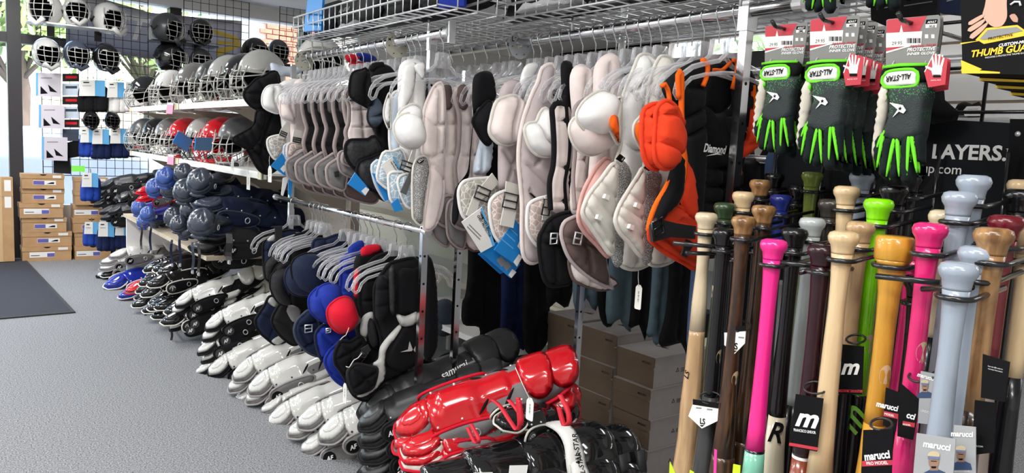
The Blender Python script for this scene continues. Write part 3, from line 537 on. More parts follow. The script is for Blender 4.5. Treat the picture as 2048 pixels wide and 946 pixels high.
def pricetag(x, y, h, Xp, label, top=None, w=.62):
    """White hang tag on a string."""
    f = XF(Xp); hh = h; a = f.uv(x, y-hh/2); b = f.uv(x, y+hh/2); H = (a[1]-b[1]); w_ = H*w/2; cu = (a[0]+b[0])/2; ct = b[1]+H
    t = T('price_tag', label, 'price tag', f.p(cu, ct), 'white hang tags'); pts = [(cu-w_, b[1]+.003), (cu-w_+.003, b[1]), (cu+w_-.003, b[1]), (cu+w_, b[1]+.003), (cu+w_, ct-w_*.7), (cu+w_*.4, ct), (cu-w_*.4, ct), (cu-w_, ct-w_*.7)]
    MB().prism(f, pts, 0, .0012).build('tag_card', 'tag', t, False)
    m = MB()
    for k in range(9): m.prism(f, rect(cu-w_*.12+(0), b[1]+H*(.28+.05*k), cu+w_*.25, b[1]+H*(.28+.05*k)+H*(.012+.02*(k*7 % 3))), .0013, .0018)
    m.build('barcode', 'print_grey', t, False)
    if top: q = f.uv(*top); MB().tube([f.p(cu, ct-.004, .002), f.p(cu*.5+q[0]*.5, (ct+q[1])/2, .004), f.p(q[0], q[1], .002)], .0011, 5).build('string', 'web_white', t)
    return t
pricetag(465, 329, 28, 1.2, 'white hang tag on a string, leftmost below the black chest protector', (466, 282)); pricetag(497, 363, 33, 1.16, 'white hang tag on a string, lowest below the black chest protector', (498, 315)); pricetag(540, 348, 33, 1.16, 'white hang tag on a string beside the blue product card', (540, 312))
# ================================================================ leg guards
def arch(k, x0=0, r=0, z0=0): return lambda u, v: z0 + r*math.exp(-(v/.028)**2) - k*.16*.012*math.log(1+math.exp((abs(v)-.042)/.012))
FZ = Fr((0, 0, 0), (1, 0, 0), (0, 1, 0))
def mir(pts): return pts + [(u, -v) for u, v in pts[::-1] if abs(v) > 1e-6]
def guard(label, plate, padm, pipe, wing, logo='AF', knee=None, toe=None, style=''):
    knee = knee or plate; toe = toe or plate; t = T('leg_guard', label, 'leg guard')
    b0 = arch(7, z0=-.022)
    pad('padding', padm, FZ, mir([(.07, -.045), (.12, -.066), (.2, -.082), (.34, -.092), (.42, -.088), (.5, -.078), (.55, -.05)]), th=.016, edge=.02, back=.6, res=.016, parent=t, bend=b0, pipe=(pipe, .0055))
    b1 = arch(7, r=.004, z0=.0)
    sl = [[(.165, -.045), (.2, -.05)], [(.25, -.07), (.3, -.03)], [(.32, -.075), (.37, -.035)], [(.25, .07), (.3, .03)], [(.32, .075), (.37, .035)]]
    shp = pad('shin_plate', plate, FZ, mir([(.105, -.012), (.108, -.055), (.122, -.078), (.2, -.088), (.27, -.098), (.35, -.1), (.39, -.075), (.405, -.03)]), th=.006, edge=.004, back=.2, res=.010, parent=t, bend=lambda u, v: b1(u, v)+.008*(1 if abs(v) < .05 and .15 < u < .36 else 0)*min(1, (.05-abs(v))/.012)-.014*(1/(1+math.exp(-(u-.26)*140))))
    s = MB()
    for q in sl[1:]:
        (u0, v0), (u1, v1) = q; P = [FZ.p(u0+(u1-u0)*k/6, v0+(v1-v0)*k/6, b1(u0+(u1-u0)*k/6, v0+(v1-v0)*k/6)+.0085-.014*(1/(1+math.exp(-(u0+(u1-u0)*k/6-.26)*140)))) for k in range(7)]
        s.tube(P, [.0008, .0032, .0044, .0048, .0044, .0032, .0008], 6)
    s.build('vent_slots', 'black', shp)
    r = MB()
    for u in (.125, .2, .3, .38):
        for v in (-.066, .066): q = FZ.p(u, v, b1(u, v)+.007-.014*(1/(1+math.exp(-(u-.26)*140)))); r.lathe([(.0001, .0035), (.003, .003), (.0045, 0), (.0045, -.004)], q, (0, math.copysign(.6, v), .8), 8)
    r.build('rivets', 'zinc' if 'white' not in plate and 'pale' not in plate else 'rubber', shp)
    tb = lambda u, v: -.55*(.13-u)**1.25 - 5.5*v*v + .005
    to = mir([(-.006, -.014), (.004, -.028), (.045, -.051), (.09, -.05), (.112, -.036), (.118, -.012)])
    tp = pad('toe_pad', padm, FZ, [((u-.05)*1.13+.052, v*1.2) for u, v in to], th=.012, edge=.012, back=1., res=.012, parent=t, bend=lambda u, v: tb(u, v)-.012, pipe=(pipe, .0045))
    tpl = pad('toe_plate', toe, FZ, to, th=.008, edge=.006, back=.2, res=.009, parent=t, bend=tb, dome=.003)
    pad('toe_ridge', toe, FZ, [((u-.055)*.66+.056, v*.62) for u, v in to], th=.004, edge=.005, back=.1, res=.009, parent=bpy.context.scene.objects.get(tpl.name), bend=lambda u, v: tb(u, v)+.0085)
    pad('instep_pad', padm, FZ, mir([(.075, -.02), (.09, -.045), (.125, -.05), (.14, -.02)]), th=.016, edge=.02, back=.4, res=.012, parent=t, bend=lambda u, v: -.012-5*v*v)
    for side in (-1, 1):
        fw = Fr((.15, side*.088, -.06), (1 if side < 0 else -1, 0, 0), (0, .25*side*-1, .97)); sg = 1 if side < 0 else -1
        ol = [(sg*u, v) for u, v in ((-.075, -.012), (-.06, -.036), (-.02, -.045), (.06, -.04), (.13, -.02), (.14, .015), (.06, .034), (-.03, .034), (-.068, .018))]
        
        w = pad('ankle_wing', wing, fw, ol, th=.012, edge=.016, back=.8, res=.013, parent=t, pipe=(pipe, .0048))
        c = (sg*-.04, -.004); dk = MB().prism(fw, ell(c[0], c[1], .026, .026, 22), .010, .0145).build('logo_disc', 'print_black' if 'black' not in wing else 'rubber', t, False)
        if side < 0:
            if logo == 'AF': text('AF', fw, (c[0]-.015, c[1]-.009), (c[0]+.017, c[1]-.009), 'print_white', t, .0150, 1.2, .35, .03)
            else:
                text('7', fw, (c[0]-.006, c[1]-.014), (c[0]+.007, c[1]-.014), 'print_white', t, .0150, 1.25, 0, .04); m = MB()
                for k in range(6): a = D2(15+k*30); m.prism(fw, ell(c[0]+.018*math.cos(a), c[1]-.002+.018*math.sin(a), .0037, .0037, 10), .0146, .0152)
                m.build('paw_dots', 'print_white', t, False)
            MB().tube([fw.p(.075+.012*math.cos(a), .0+.014*math.sin(a), .016) for a in [2*math.pi*k/16 for k in range(16)]], .0022, 6, True).build('d_ring', 'zinc', t)
    for k, (kx, kw) in enumerate(((.395, .085), (.475, .078))):
        pad('knee_plate', knee, FZ, mir([(kx, -.02), (kx+.01, -kw*.8), (kx+.045, -kw), (kx+.085, -kw*.8), (kx+.1, -.02)]), th=.006, edge=.006, back=.3, res=.012, parent=t, dome=.003, bend=lambda u, v, k=k: arch(7)(u, v)+.006-.01*k)
    return t
GU = {}
def G(key, *a, **k): GU[key] = guard(*a, **k); GU[key].location = (0, 0, -50); return GU[key]
G('wg', 'white leg guard', 'white_gloss', 'padgrey', 'midgrey', 'padgrey')
G('wb', 'white leg guard', 'white_gloss', 'black', 'black', 'black')
G('bw', 'black leg guard', 'black_gloss', 'black', 'offwhite', 'black', '7')
G('red', 'red leg guard', 'red_gloss', 'grey', 'red_fabric', 'grey', '7')
G('rw', 'red leg guard', 'red_gloss', 'offwhite', 'red_fabric', 'offwhite', '7')
G('soft', 'black leg guard', 'matte_black', 'black', 'charcoal', 'charcoal', 'AF', toe='smoke_satin')
G('navy', 'navy leg guard', 'navy', 'navy', 'slate', 'navy', 'AF', toe='navy_satin')
G('roy', 'blue leg guard', 'royal_gloss', 'royal', 'offwhite', 'royal', '7')
def dome_guard():
    t = T('leg_guard', 'x', 'leg guard'); f = Fr((.03, 0, .02), (0, -1, 0), (.5, 0, .86)); 
    pad('knee_dome', 'navy_satin', f, ell(0, .01, .068, .07, 16), th=.014, edge=.03, back=.2, res=.012, parent=t, dome=.028, seams=[[(-.03, .0), (-.015, .03), (-.004, .05)], [(.03, .0), (.015, .03), (.004, .05)], [(0, .01), (0, .05)]], gw=.003, gd=.2)
    for k in range(2): pad('rim_layer', 'slate' if k else 'navy_satin', f.up(-.012-.012*k), ell(0, .0-.006*k, .072+.003*k, .068, 16), th=.012, edge=.012, back=.9, res=.014, parent=t)
    pad('side_lug', 'navy_satin', Fr((.075, -.058, -.01), (1, 0, 0), (0, .3, .95)), ell(0, 0, .045, .024, 12), th=.007, edge=.02, res=.014, parent=t)
    MB().tube([(.06+.012*math.cos(a), -.082, .0+.014*math.sin(a)) for a in [2*math.pi*k/14 for k in range(14)]], .0022, 6, True).build('d_ring', 'zinc', t)
    for u, v in ((-.038, -.005), (.038, -.005)): MB().lathe([(.0001, .006), (.004, .004), (.005, -.004)], f.p(u, v, .036), f.n, 8).build('rivet', 'zinc', t)
    pad('toe_cup', 'navy_satin', Fr((.03, 0, -.06), (0, -1, 0), (.75, 0, .66)), ell(0, 0, .045, .018, 12), th=.008, edge=.012, back=.9, res=.011, parent=t, dome=.006)
    pad('body', 'navy', FZ, mir([(.05, -.03), (.1, -.07), (.3, -.085), (.46, -.07), (.5, -.03)]), th=.03, edge=.03, back=.8, res=.02, parent=t, bend=lambda u, v: -.03-4*v*v, pipe=('slate', .005))
    pad('shin_plate', 'navy_satin', FZ, mir([(.1, -.03), (.13, -.06), (.3, -.07), (.42, -.05), (.44, -.02)]), th=.012, edge=.015, back=.2, res=.018, parent=t, bend=lambda u, v: .02-6*v*v)
    return t
GU['dome'] = dome_guard(); GU['dome'].location = (0, 0, -50)
uG = set()
def lg(key, toe, X0, knee, label, group, L=.54, roll=25, s=1., sx=1., mats=None):
    """Lay a leg guard with its toe at one point and its knee end along a sight line, L metres apart."""
    P0 = onX(*toe, X0); d = ray(*knee); d.normalize(); q = P0-CAM; b = q.dot(d); disc = b*b-(q.length_squared-L*L)
    P1 = CAM+d*(b+math.sqrt(disc)) if disc > 0 else CAM+d*b
    ax = (P1-P0).normalized(); a = D2(roll); up = Vector((0, -math.sin(a), math.cos(a))); y = up.cross(ax).normalized(); z = ax.cross(y)
    k = s*L/.54; mx = Matrix(((ax.x*k*sx, y.x*k, z.x*k, P0.x), (ax.y*k*sx, y.y*k, z.y*k, P0.y), (ax.z*k*sx, y.z*k, z.z*k, P0.z), (0, 0, 0, 1)))
    r = GU[key]
    if key in uG or mats: r = dup(r, mats=mats)
    else: uG.add(key)
    r.matrix_world = mx; r['label'] = label; r['group'] = group; return r
g = 'white leg guards along the floor'
for key, toe, X0, knee, lb, rl, L in (
  ('wg', (632, 858), 1.13, (925, 735), 'white leg guard with grey padding, next to the black guards, upper of the nearest pair', 24, .56), ('wg', (598, 880), 1.11, (900, 790), 'white leg guard with grey padding, lower of the nearest pair, logo flap showing', 10, .54),
  ('wg', (592, 832), 1.11, (860, 735), 'white leg guard with grey padding, upper one just left of the nearest pair', 24, .52), ('wg', (574, 848), 1.1, (850, 775), 'white leg guard with grey padding, lower one just left of the nearest pair', 15, .52),
  ('wg', (532, 832), 1.1, (790, 715), 'white leg guard with grey padding below the black and grey chest protectors, upper', 24, .54), ('wg', (537, 852), 1.12, (800, 760), 'white leg guard with grey padding below the black and grey chest protectors, lower', 12, .52),
  ('wg', (492, 768), 1.08, (740, 655), 'white leg guard with grey padding under the blue chest protectors, upper', 24, .54), ('wg', (488, 784), 1.08, (730, 690), 'white leg guard with grey padding under the blue chest protectors, lower', 14, .54), ('wg', (518, 806), 1.12, (750, 720), 'white leg guard under the blue chest protectors, bottom of its pile', 4, .52),
  ('wg', (461, 742), 1.06, (690, 630), 'white leg guard with grey padding left of the blue pile, upper', 24, .54), ('wg', (452, 762), 1.05, (690, 660), 'white leg guard with grey padding left of the blue pile, middle', 14, .54), ('wg', (462, 788), 1.07, (700, 700), 'white leg guard with grey padding left of the blue pile, lowest', 6, .52),
  ('wb', (412, 734), 1.05, (640, 625), 'white leg guard with black padding, on the low pile before the tall stack', 24, .55), ('wb', (400, 762), 1.03, (625, 660), 'white leg guard with black padding, lower on the low pile before the tall stack', 16, .54)): lg(key, toe, X0, knee, lb, g, L, rl)
g = 'white and black leg guards in stacks'
nm = ('topmost', 'second', 'third', 'fourth', 'fifth', 'sixth')
for i, (toe, X0) in enumerate((((407, 643), 1.06), ((401, 663), 1.05), ((399, 676), 1.06), ((392, 690), 1.03), ((400, 706), 1.05), ((388, 732), 1.02))): lg('wb', toe, X0, (toe[0]+205, toe[1]-88+i*3), 'white leg guard with black padding, %s of the tall stack under the navy chest protectors' % nm[i], g, .5, 22-4*i)
for i, (toe, X0) in enumerate((((348, 597), 1.06), ((341, 611), 1.05), ((345, 629), 1.06), ((337, 643), 1.04))): lg('wb', toe, X0, (toe[0]+195, toe[1]-72+i*4), 'white leg guard with black padding, %s of the far stack below the deck' % nm[i], g, .52, 22-4*i)
g = 'black leg guards with white rims'
for i, (x, y) in enumerate(((287, 529), (308, 528), (318, 534), (290, 541), (298, 558), (280, 556), (271, 571), (268, 584), (265, 599), (283, 578), (301, 594), (313, 603), (298, 605), (287, 610), (307, 621), (333, 612), (327, 632))):
    z = ['top row left', 'top row middle', 'top row right', 'second row left', 'second row right', 'second row centre', 'left edge upper', 'left edge middle', 'left edge lowest', 'centre of the heap', 'right of the heap centre', 'far right middle', 'below the heap centre', 'low row left', 'low row right', 'beside the white stack upper', 'beside the white stack lowest'][i]
    lg('bw', (x, y), 1.0+.012*(i % 4)+(.05 if y < 545 else 0), (x+150, y-38+(i % 3)*4), 'glossy black leg guard with white rim in the heap, %s' % z, g, .5, 12)
g = 'coloured leg guards at the far floor end'
lg('roy', (213, 560), .98, (345, 520), 'shiny blue leg guard on the floor pile beside the red one', g, .6, 14, 1.1); lg('roy', (240, 582), 1.0, (370, 545), 'blue leg guard underneath the shiny blue one', g, .55, 5); lg('red', (254, 573), 1.0, (375, 535), 'shiny red leg guard between the blue one and the black heap', g, .5, 10)
lg('bw', (199, 558), 1., (310, 540), 'black and silver leg guard left of the blue one', g, .5, 5); lg('bw', (205, 542), 1.02, (315, 520), 'black and silver leg guard under the far white guards', g, .5, 5)
for i, (x, y) in enumerate(((221, 503), (203, 515), (201, 527), (196, 541))): lg('wb' if i == 3 else 'wg', (x, y), 1.03-.01*i, (x+140, y-18+4*i), 'white leg guard in the far pile beside the navy socks, %s' % nm[i], g, .55, 12)
g = 'black soft leg guards on the deck'
for i, (x, y, kx, ky) in enumerate(((196, 364, 390, 330), (230, 389, 350, 372), (216, 416, 350, 396), (213, 430, 350, 412), (182, 394, 330, 372), (187, 402, 330, 384), (200, 416, 330, 400), (203, 427, 330, 416), (188, 381, 330, 356))):
    lg('soft', (x, y), 1.08+(.04 if x > 208 else 0), (kx, ky), 'black padded leg guard in the left deck pile, %s' % ('topmost and longest', 'right column top', 'right column middle', 'right column bottom', 'left column upper', 'left column middle', 'left column lower', 'left column bottom', 'left column under the top one')[i], g, .62 if i == 0 else .5, 16)
for i, (x, y, k) in enumerate(((276, 376, 'red'), (278, 390, 'red'))): lg('red', (x, y), 1.1, (x+95, y-12), 'red leg guard in the deck pile, %s of two' % ('upper', 'lower')[i], g, .42, 10, mats={'toe_plate': 'red_gloss', 'toe_pad': 'red_fabric', 'padding': 'red_fabric'})
g = 'navy dome leg guards on the deck'
blue = {'knee_dome': 'blue_satin', 'rim_layer': 'blue_satin', 'toe_cup': 'blue_satin', 'side_lug': 'blue_satin', 'body': 'royal', 'shin_plate': 'royal_gloss'}
for i, (x, y, s, mt, lb) in enumerate(((325, 360, 1., blue, 'blue dome leg guard, uppermost, behind the grey domes'), (303, 380, .95, blue, 'blue dome leg guard facing out beside the red toes'), (272, 420, .95, blue, 'blue dome leg guard lowest at the left of the heap'), (290, 432, .8, blue, 'small blue dome leg guard near the deck edge'), (283, 446, .85, blue, 'small blue dome leg guard touching the deck edge'),
  (334, 382, 1., None, 'navy dome leg guard left of the white-tagged dome'), (363, 388, 1.08, None, 'navy dome leg guard in the centre of the heap'), (392, 370, 1.15, None, 'navy dome leg guard on top of the heap'), (376, 424, 1.1, None, 'navy dome leg guard below the centre one'), (396, 452, 1.15, None, 'navy dome leg guard lowest right with hanging strap'), (340, 438, .9, None, 'navy dome leg guard at the deck edge, left'), (306, 442, .85, None, 'navy dome leg guard with white ring at the deck edge'), (352, 452, .8, None, 'navy dome leg guard at the deck edge, right'), (366, 466, .75, None, 'navy dome leg guard drooping over the deck edge'), (360, 352, .95, None, 'navy dome leg guard at the back of the heap'))):
    lg('dome', (x, y), 1.06+.04*(i % 3)-(.0 if i != 9 else .03), (x+72, y-20), lb, g, .5, 12, s*.95, 1., mt)
g = 'long navy leg guards on the deck'
for i, (x, y, kx, ky, k) in enumerate(((396, 392, 600, 420, 'navy'), (394, 414, 600, 438, 'navy'), (408, 458, 600, 470, 'soft'), (389, 478, 590, 492, 'soft'), (420, 372, 600, 385, 'navy'), (430, 436, 610, 455, 'navy'))): lg(k, (x, y), 1.1+(.1 if i > 3 else 0), (kx, ky), 'long %s leg guard at the right of the deck, %s' % (('navy', 'navy', 'black', 'black', 'navy', 'navy')[i], ('upper', 'second', 'third', 'lowest with dangling strap', 'topmost at the back', 'middle at the back')[i]), g, .62, 18)
for i, (x, y0, y1, m, lb) in enumerate(((283, 446, 500, 'webbing', 'black strap hanging from the blue domes'), (301, 448, 502, 'navy', 'navy strap with buckle hanging over the deck edge'), (343, 480, 528, 'navy', 'navy strap hanging beside the beige deck edge'), (360, 470, 528, 'navy', 'navy strap hanging below the lowest dome'), (386, 485, 542, 'slate', 'navy strap with hook hanging at the deck corner'), (398, 490, 546, 'webbing', 'black strap with hook at the deck corner'), (458, 468, 522, 'webbing', 'wide black strap with steel ring over the long guards'), (238, 365, 400, 'webbing', 'black strap around the left deck pile'), (222, 590, 605, 'webbing', 'black strap dangling under the blue guard'), (290, 610, 640, 'webbing', 'thin strap dangling under the black heap'), (343, 650, 682, 'webbing', 'thin strap dangling under the far white stack'))):
    Xs = 1.0 if y0 < 560 else 1.03; P = [onX(x+math.sin(k*1.1+i)*1.2, y0+(y1-y0)*k/6, Xs+(.07 if k == 0 else .03)-.004*math.sin(k)) for k in range(7)]
    t = T('strap', lb, 'strap', P[0], 'straps hanging from the leg guards'); MB().strip(P, (.8, -.6, 0), .03 if 'wide' in lb or '365' in str(y0) else .014, .003).build('webbing', m, t, False)
    MB().box((P[-1].x-.004, P[-1].y-.012, P[-1].z-.014), (P[-1].x+.004, P[-1].y+.012, P[-1].z+.004)).build('buckle', 'zinc', t, False)
# front piles: samurai, red, glossy black
g = 'black leg guards beside the red pile'
sm = lg('soft', (722, 812), 1.17, (1010, 672), 'black leg guard with pale lettering, topmost of the pile behind the red ones', g, .62, 26, mats={'toe_plate': 'matte_black', 'ankle_wing': 'graphite', 'padding': 'grey'})
text('samurai', Fr((.262, -.05, .003), (1, .02, 0), (0, .8, .6)), (0, 0), (.1, .0), 'print_white', sm, .012, 1.1, .2, .01)
for i, (x, y, kx, ky) in enumerate(((712, 830, 1000, 720), (718, 862, 990, 770), (722, 895, 980, 800), (724, 930, 980, 850))): lg('soft', (x, y), 1.15, (kx, ky), 'black leg guard with stitched toe, %s in the pile left of the red ones' % ('second', 'third', 'fourth', 'bottom')[i], g, .52, 16, mats={'toe_plate': 'matte_black', 'toe_pad': 'charcoal', 'ankle_wing': 'charcoal'})
g = 'red leg guards in the front pile'
for i, (k, x, y, kx, ky, L, rl) in enumerate((('red', 784, 842, 1128, 712, .6, 32), ('red', 784, 868, 1125, 775, .58, 22), ('rw', 806, 880, 1135, 800, .58, 18), ('rw', 808, 898, 1130, 835, .56, 12))): lg(k, (x, y), 1.14, (kx, ky), 'red leg guard with %s padding, %s of the front pile' % (('grey', 'grey', 'pale', 'pale')[i], ('topmost', 'second', 'third', 'fourth')[i]), g, L, rl)
for i, (x, y, kx, ky) in enumerate(((800, 925, 1130, 870), (802, 950, 1130, 900))): lg('bw', (x, y), 1.14, (kx, ky), 'black leg guard with white lining under the red pile, %s' % ('upper', 'lower')[i], g, .55, 10, mats={'ankle_wing': 'offwhite'})
for i, (x, y, lb) in enumerate(((1095, 745, 'red leg guard knee end at the back of the pile, upper'), (1110, 775, 'red leg guard knee end at the back of the pile, lower'))): lg('red', (x-190, y+30), 1.33, (x+35, y), lb, g, .42, 25)
lg('bw', (1010, 830), 1.3, (1140, 800), 'black leg guard behind the white hang tag', g, .4, 20)
for i, (pts, lb) in enumerate((('1018,800 1040,830 1035,860 1022,845 1000,812 985,800', 'red strap looping from the red guards'), ('1038,800 1043,840 1040,850 1036,795', 'red strap hanging by the hang tag'), ('1120,790 1135,820 1138,845 1128,850 1118,815', 'red strap at the back of the pile'), ('942,848 958,880 950,885 935,855', 'red strap folded over the pale padding'))):
    P = [onX(x, y, 1.2) for x, y in S(pts)]; t = T('strap', lb, 'strap', P[0], 'red straps on the front pile'); MB().strip([onX(x, y, 1.22) for x, y in smooth_loop(S(pts), 6, False)], (.8, -.6, .1), .013, .003).build('webbing', 'web_red', t)
pricetag(1060, 818, 46, 1.12, 'white hang tag lying on the red leg guards', (1032, 735), .48); pricetag(690, 786, 40, 1.2, 'pale label hanging under the black chest protectors', None, .4)
g = 'glossy black leg guards in front'
def allstar():
    t = T('leg_guard', 'glossy black leg guard with a white knee band, nearest in front', 'leg guard', (0, 0, 0), g)
    cyl = lambda r: (lambda u, v: math.sqrt(max(.0004, r*r-v*v))-r)
    pad('padding', 'black', FZ, mir([(.0, -.03), (.05, -.08), (.3, -.1), (.55, -.1), (.6, -.05)]), th=.03, edge=.03, back=.9, res=.018, parent=t, bend=lambda u, v: -.05-4*v*v)
    for nm_, a, b, w, d, h in (('toe_plate', -.03, .13, .065, .01, -.02), ('shin_plate', .09, .3, .09, .012, 0), ('shin_plate', .24, .37, .1, .012, .01), ('knee_plate', .39, .53, .105, .025, .008), ('knee_plate', .5, .62, .095, .015, -.02)):
        pad(nm_, 'black_gloss', FZ, mir([(a, -w*.5), (a+.02, -w*.92), ((a+b)/2, -w), (b-.02, -w*.92), (b, -w*.5)]), th=.012, edge=.02, back=.2, res=.011, parent=t, dome=d, bend=lambda u, v, h=h: h-6*v*v)
    pad('knee_band', 'paper', FZ, mir([(.352, -.02), (.345, -.07), (.355, -.105), (.4, -.11), (.405, -.07), (.405, -.02)]), th=.008, edge=.01, back=.2, res=.012, parent=t, bend=lambda u, v: .048-6.2*v*v)
    fb = Fr((.375, 0, .058), (0, 1, 0), (-1, 0, 0)); text('ALL-STAR', Fr((.385, -.075, .025), (0, .76, .65), (-1, 0, 0)), (0, 0), (.085, 0), 'print_black', t, .003, 1.15, .25, .02)
    for x in (.1, .2): flat('white_patch', 'print_white', Fr((x, -.06, .035), (1, 0, 0), (0, .75, .66)), [(-.03, -.02), (.02, -.02), (.03, .01), (-.02, .018)], t, 0, .004)
    for k in range(3):
        y = -.1; x = .47+.06*k; MB().strip([(x, -.06, .01), (x, -.1, -.03), (x+.005, -.11, -.08)], (1, 0, 0), .026, .003).build('strap', 'webbing', t); MB().box((x-.018, -.125, -.06), (x+.018, -.112, -.03)).build('buckle', 'zinc', t, False)
    return t
GU['all'] = allstar(); lg('all', (872, 948), 1.08, (1215, 880), 'glossy black leg guard with a white knee band, nearest in front', g, .56, 32, 1.05)
lg('all', (905, 985), 1.1, (1235, 930), 'glossy black leg guard lying under the white-banded one', g, .54, 15)
bx = Fr((0, 1.72, 0), (1, 0, 0), (0, .1, 1)); bp = T('package_card', 'black packaging card with orange print behind the glossy black guards', 'package', bx.p(*PX(bx, '1060,868')[0]))
MB().prism(bx, PX(bx, '1058,868 1075,850 1160,846 1165,880 1062,884'), -.003, 0).build('card', 'print_black', bp, False); flat('orange_panel', 'orange_print', bx, PX(bx, '1066,866 1078,854 1102,853 1103,872 1068,874'), bp, .0003, .001); text('GET', bx, PX(bx, '1107,868')[0], PX(bx, '1120,867')[0], 'print_white', bp, .001, 1.2, 0, .03)
# ================================================================ rails, posts, baskets
XR1, XR2, ZR, ZL = 1.35, 1.62, 1.63, .952
def rail(label, X, y0, y1, z, r=.016, cap='near'):
    t = T('clothes_rail', label, 'rail', (X, (y0+y1)/2, z)); MB().tube([(X, y0, z), (X, y1, z)], r, 16).build('bar', 'chrome', t)
    for y in (y0, y1): MB().lathe([(.006, -.012), (r*1.25, -.012), (r*1.25, .012), (.006, .012)], (X, y, z), (0, 1, 0), 16).build('end_cap', 'zinc', t, False)
    return t
ra = rail('thick chrome rail carrying the far chest protectors, upper left', XR1, 2.19, 3.52, ZR); rb_ = rail('thick chrome rail carrying the pale and orange chest protectors, upper right', XR2, 1.06, 2.74, ZR); rc = rail('thin chrome rail low down carrying navy, blue and red chest protectors', XR1, 2.28, 3.8, ZL, .012)
MB().box((XR1-.012, 2.165, ZR-.035), (XR1+.012, 2.175, ZR+.035)).build('end_flange', 'zinc', ra, False)
def post(X, Y, z0, z1, label, w=.024):
    t = T('rack_post', label, 'post', (X, Y, z0), 'chrome rack posts'); MB().box((X-w/2, Y-w*.4, z0), (X+w/2, Y+w*.4, z1)).build('tube', 'chrome', t, False)
    m = MB()
    k = z0+.15
    while k < z1-.05: m.lathe([(.0045, -.001), (.0045, .0008)], (X-w/2, Y, k), (-1, 0, 0), 10); m.lathe([(.0045, -.001), (.0045, .0008)], (X, Y-w*.4, k), (0, -1, 0), 10); k += .1
    m.build('bolt_holes', 'print_black', t, False); MB().box((X-w*.7, Y-w*.6, 0 if z0 < .1 else z0), (X+w*.7, Y+w*.6, (0 if z0 < .1 else z0)+.012)).build('foot', 'zinc', t, False)
    return t
p = post(XR1+.002, 2.3, .012, ZR-.03, 'chrome post at the near end of the upper left rail'); MB().box((XR1-.014, 2.292, ZR-.05), (XR1+.018, 2.308, ZR+.02)).build('clip', 'zinc', p, False)
post(1.52, 2.33, .012, ZR-.1, 'chrome post with bolt holes standing behind the low rail'); p = post(XR2, 1.205, .6, ZR-.03, 'chrome post in front of the orange and black chest protector', .028); MB().box((XR2-.02, 1.19, ZR-.05), (XR2+.02, 1.22, ZR+.022)).build('clip', 'zinc', p, False)
post(XR1+.01, 3.62, .012, ZR-.02, 'chrome post at the far end of the rails, behind the grey protectors'); post(1.9, 2.06, .012, 1.3, 'dark post behind the brown boxes beside the black trousers')
def sizer(X, Y, z, label, m, s):
    t = T('size_divider', label, 'size marker', (X, Y, z), 'round size dividers on the rails'); f = Fr((X, Y, z-.012), (1, 0, 0), (0, 0, 1)); o = [(.046*math.cos(a), .046*math.sin(a)) for a in np.linspace(1.9, 1.24+2*math.pi, 40)]; i = [(.017*math.cos(a), .017*math.sin(a)+.008) for a in np.linspace(1.2+2*math.pi, 1.95, 24)]
    n = len(o)+len(i); pts = o+i; mb = MB(); q = [(u, v) for u, v in o]; r_ = [(.017*math.cos(a), .017*math.sin(a)+.008) for a in np.linspace(1.9, 1.24+2*math.pi, 40)]
    for k in range(39): mb.prism(f, [q[k], q[k+1], r_[k+1], r_[k]], -.001, .001)
    mb.build('disc', m, t, False)
    for a in (0, 1, 2, 3, 4): c = Vector((.034*math.cos(2.3+a*1.0), .034*math.sin(2.3+a*1.0))); flat('size_mark', 'print_black', f, [(c.x-.003, c.y-.002), (c.x+.004, c.y-.001), (c.x+.003, c.y+.003)], t, .0012, .0018)
    if s: text(s, f, (-.036, .012), (-.026, .012), 'print_black', t, .0013, 1.1, 0, .02)
mat('divider_cream', (.5, .49, .4), .5); mat('divider_grey', (.45, .47, .5), .5)
sizer(XR1, 3.46, ZR, 'cream round size divider at the far end of the upper left rail', 'divider_cream', 'S'); sizer(XR1, 2.55, ZR, 'cream round size divider midway on the upper left rail', 'divider_cream', 'M'); sizer(XR2, 2.15, ZR, 'grey round size divider on the upper right rail', 'divider_grey', 'L'); sizer(XR2, .99, ZR+.0, 'grey round size divider near the gloves', 'divider_grey', '')
def basket(label, x0, x1, y0, y1, z, h=.085):
    t = T('wire_basket', label, 'basket', ((x0+x1)/2, (y0+y1)/2, z)); m = MB(); r = .0026
    n = int((y1-y0)/.052); k = int((x1-x0)/.07)
    for i in range(n+1): y = y0+(y1-y0)*i/n; m.tube([(x0, y, z+h), (x0, y, z), (x1, y, z), (x1, y, z+h)], r, 5)
    f = MB()
    for i in range(k+1): x = x0+(x1-x0)*i/k; f.tube([(x, y0, z-.004), (x, y1, z-.004)], r*1.2, 5)
    for zz in (z+h, z+h*.5):
        f.tube([(x0, y0, zz), (x0, y1, zz), (x1, y1, zz), (x1, y0, zz)], r*1.5, 6, True)
    for y in (y0, y1):
        for i in range(1, k): x = x0+(x1-x0)*i/k; f.tube([(x, y, z), (x, y, z+h)], r, 5)
    m.build('cross_wires', 'zinc', t); f.build('rim_wires', 'zinc', t)
    for y in (y0+.25, y1-.25): MB().tube([(x0+.12, y, z), (x0+.12, y, z-.04)], .004, 6).build('hook', 'zinc', t)
    MB().tube([(x1-.05, y1-.05, z-.3), (x1-.05, y1-.05, z+h+.2)], .014, 10).build('corner_tube', 'zinc', t)
    return t
basket('long chrome wire basket over the left rail filled with black gear', 1.2, 1.72, 2.02, 3.2, 1.68); basket('long chrome wire basket over the right rail filled with black gear', 1.46, 2.05, .95, 2.08, 1.675)
rb = random.Random(21); g = 'gear in the wire baskets'
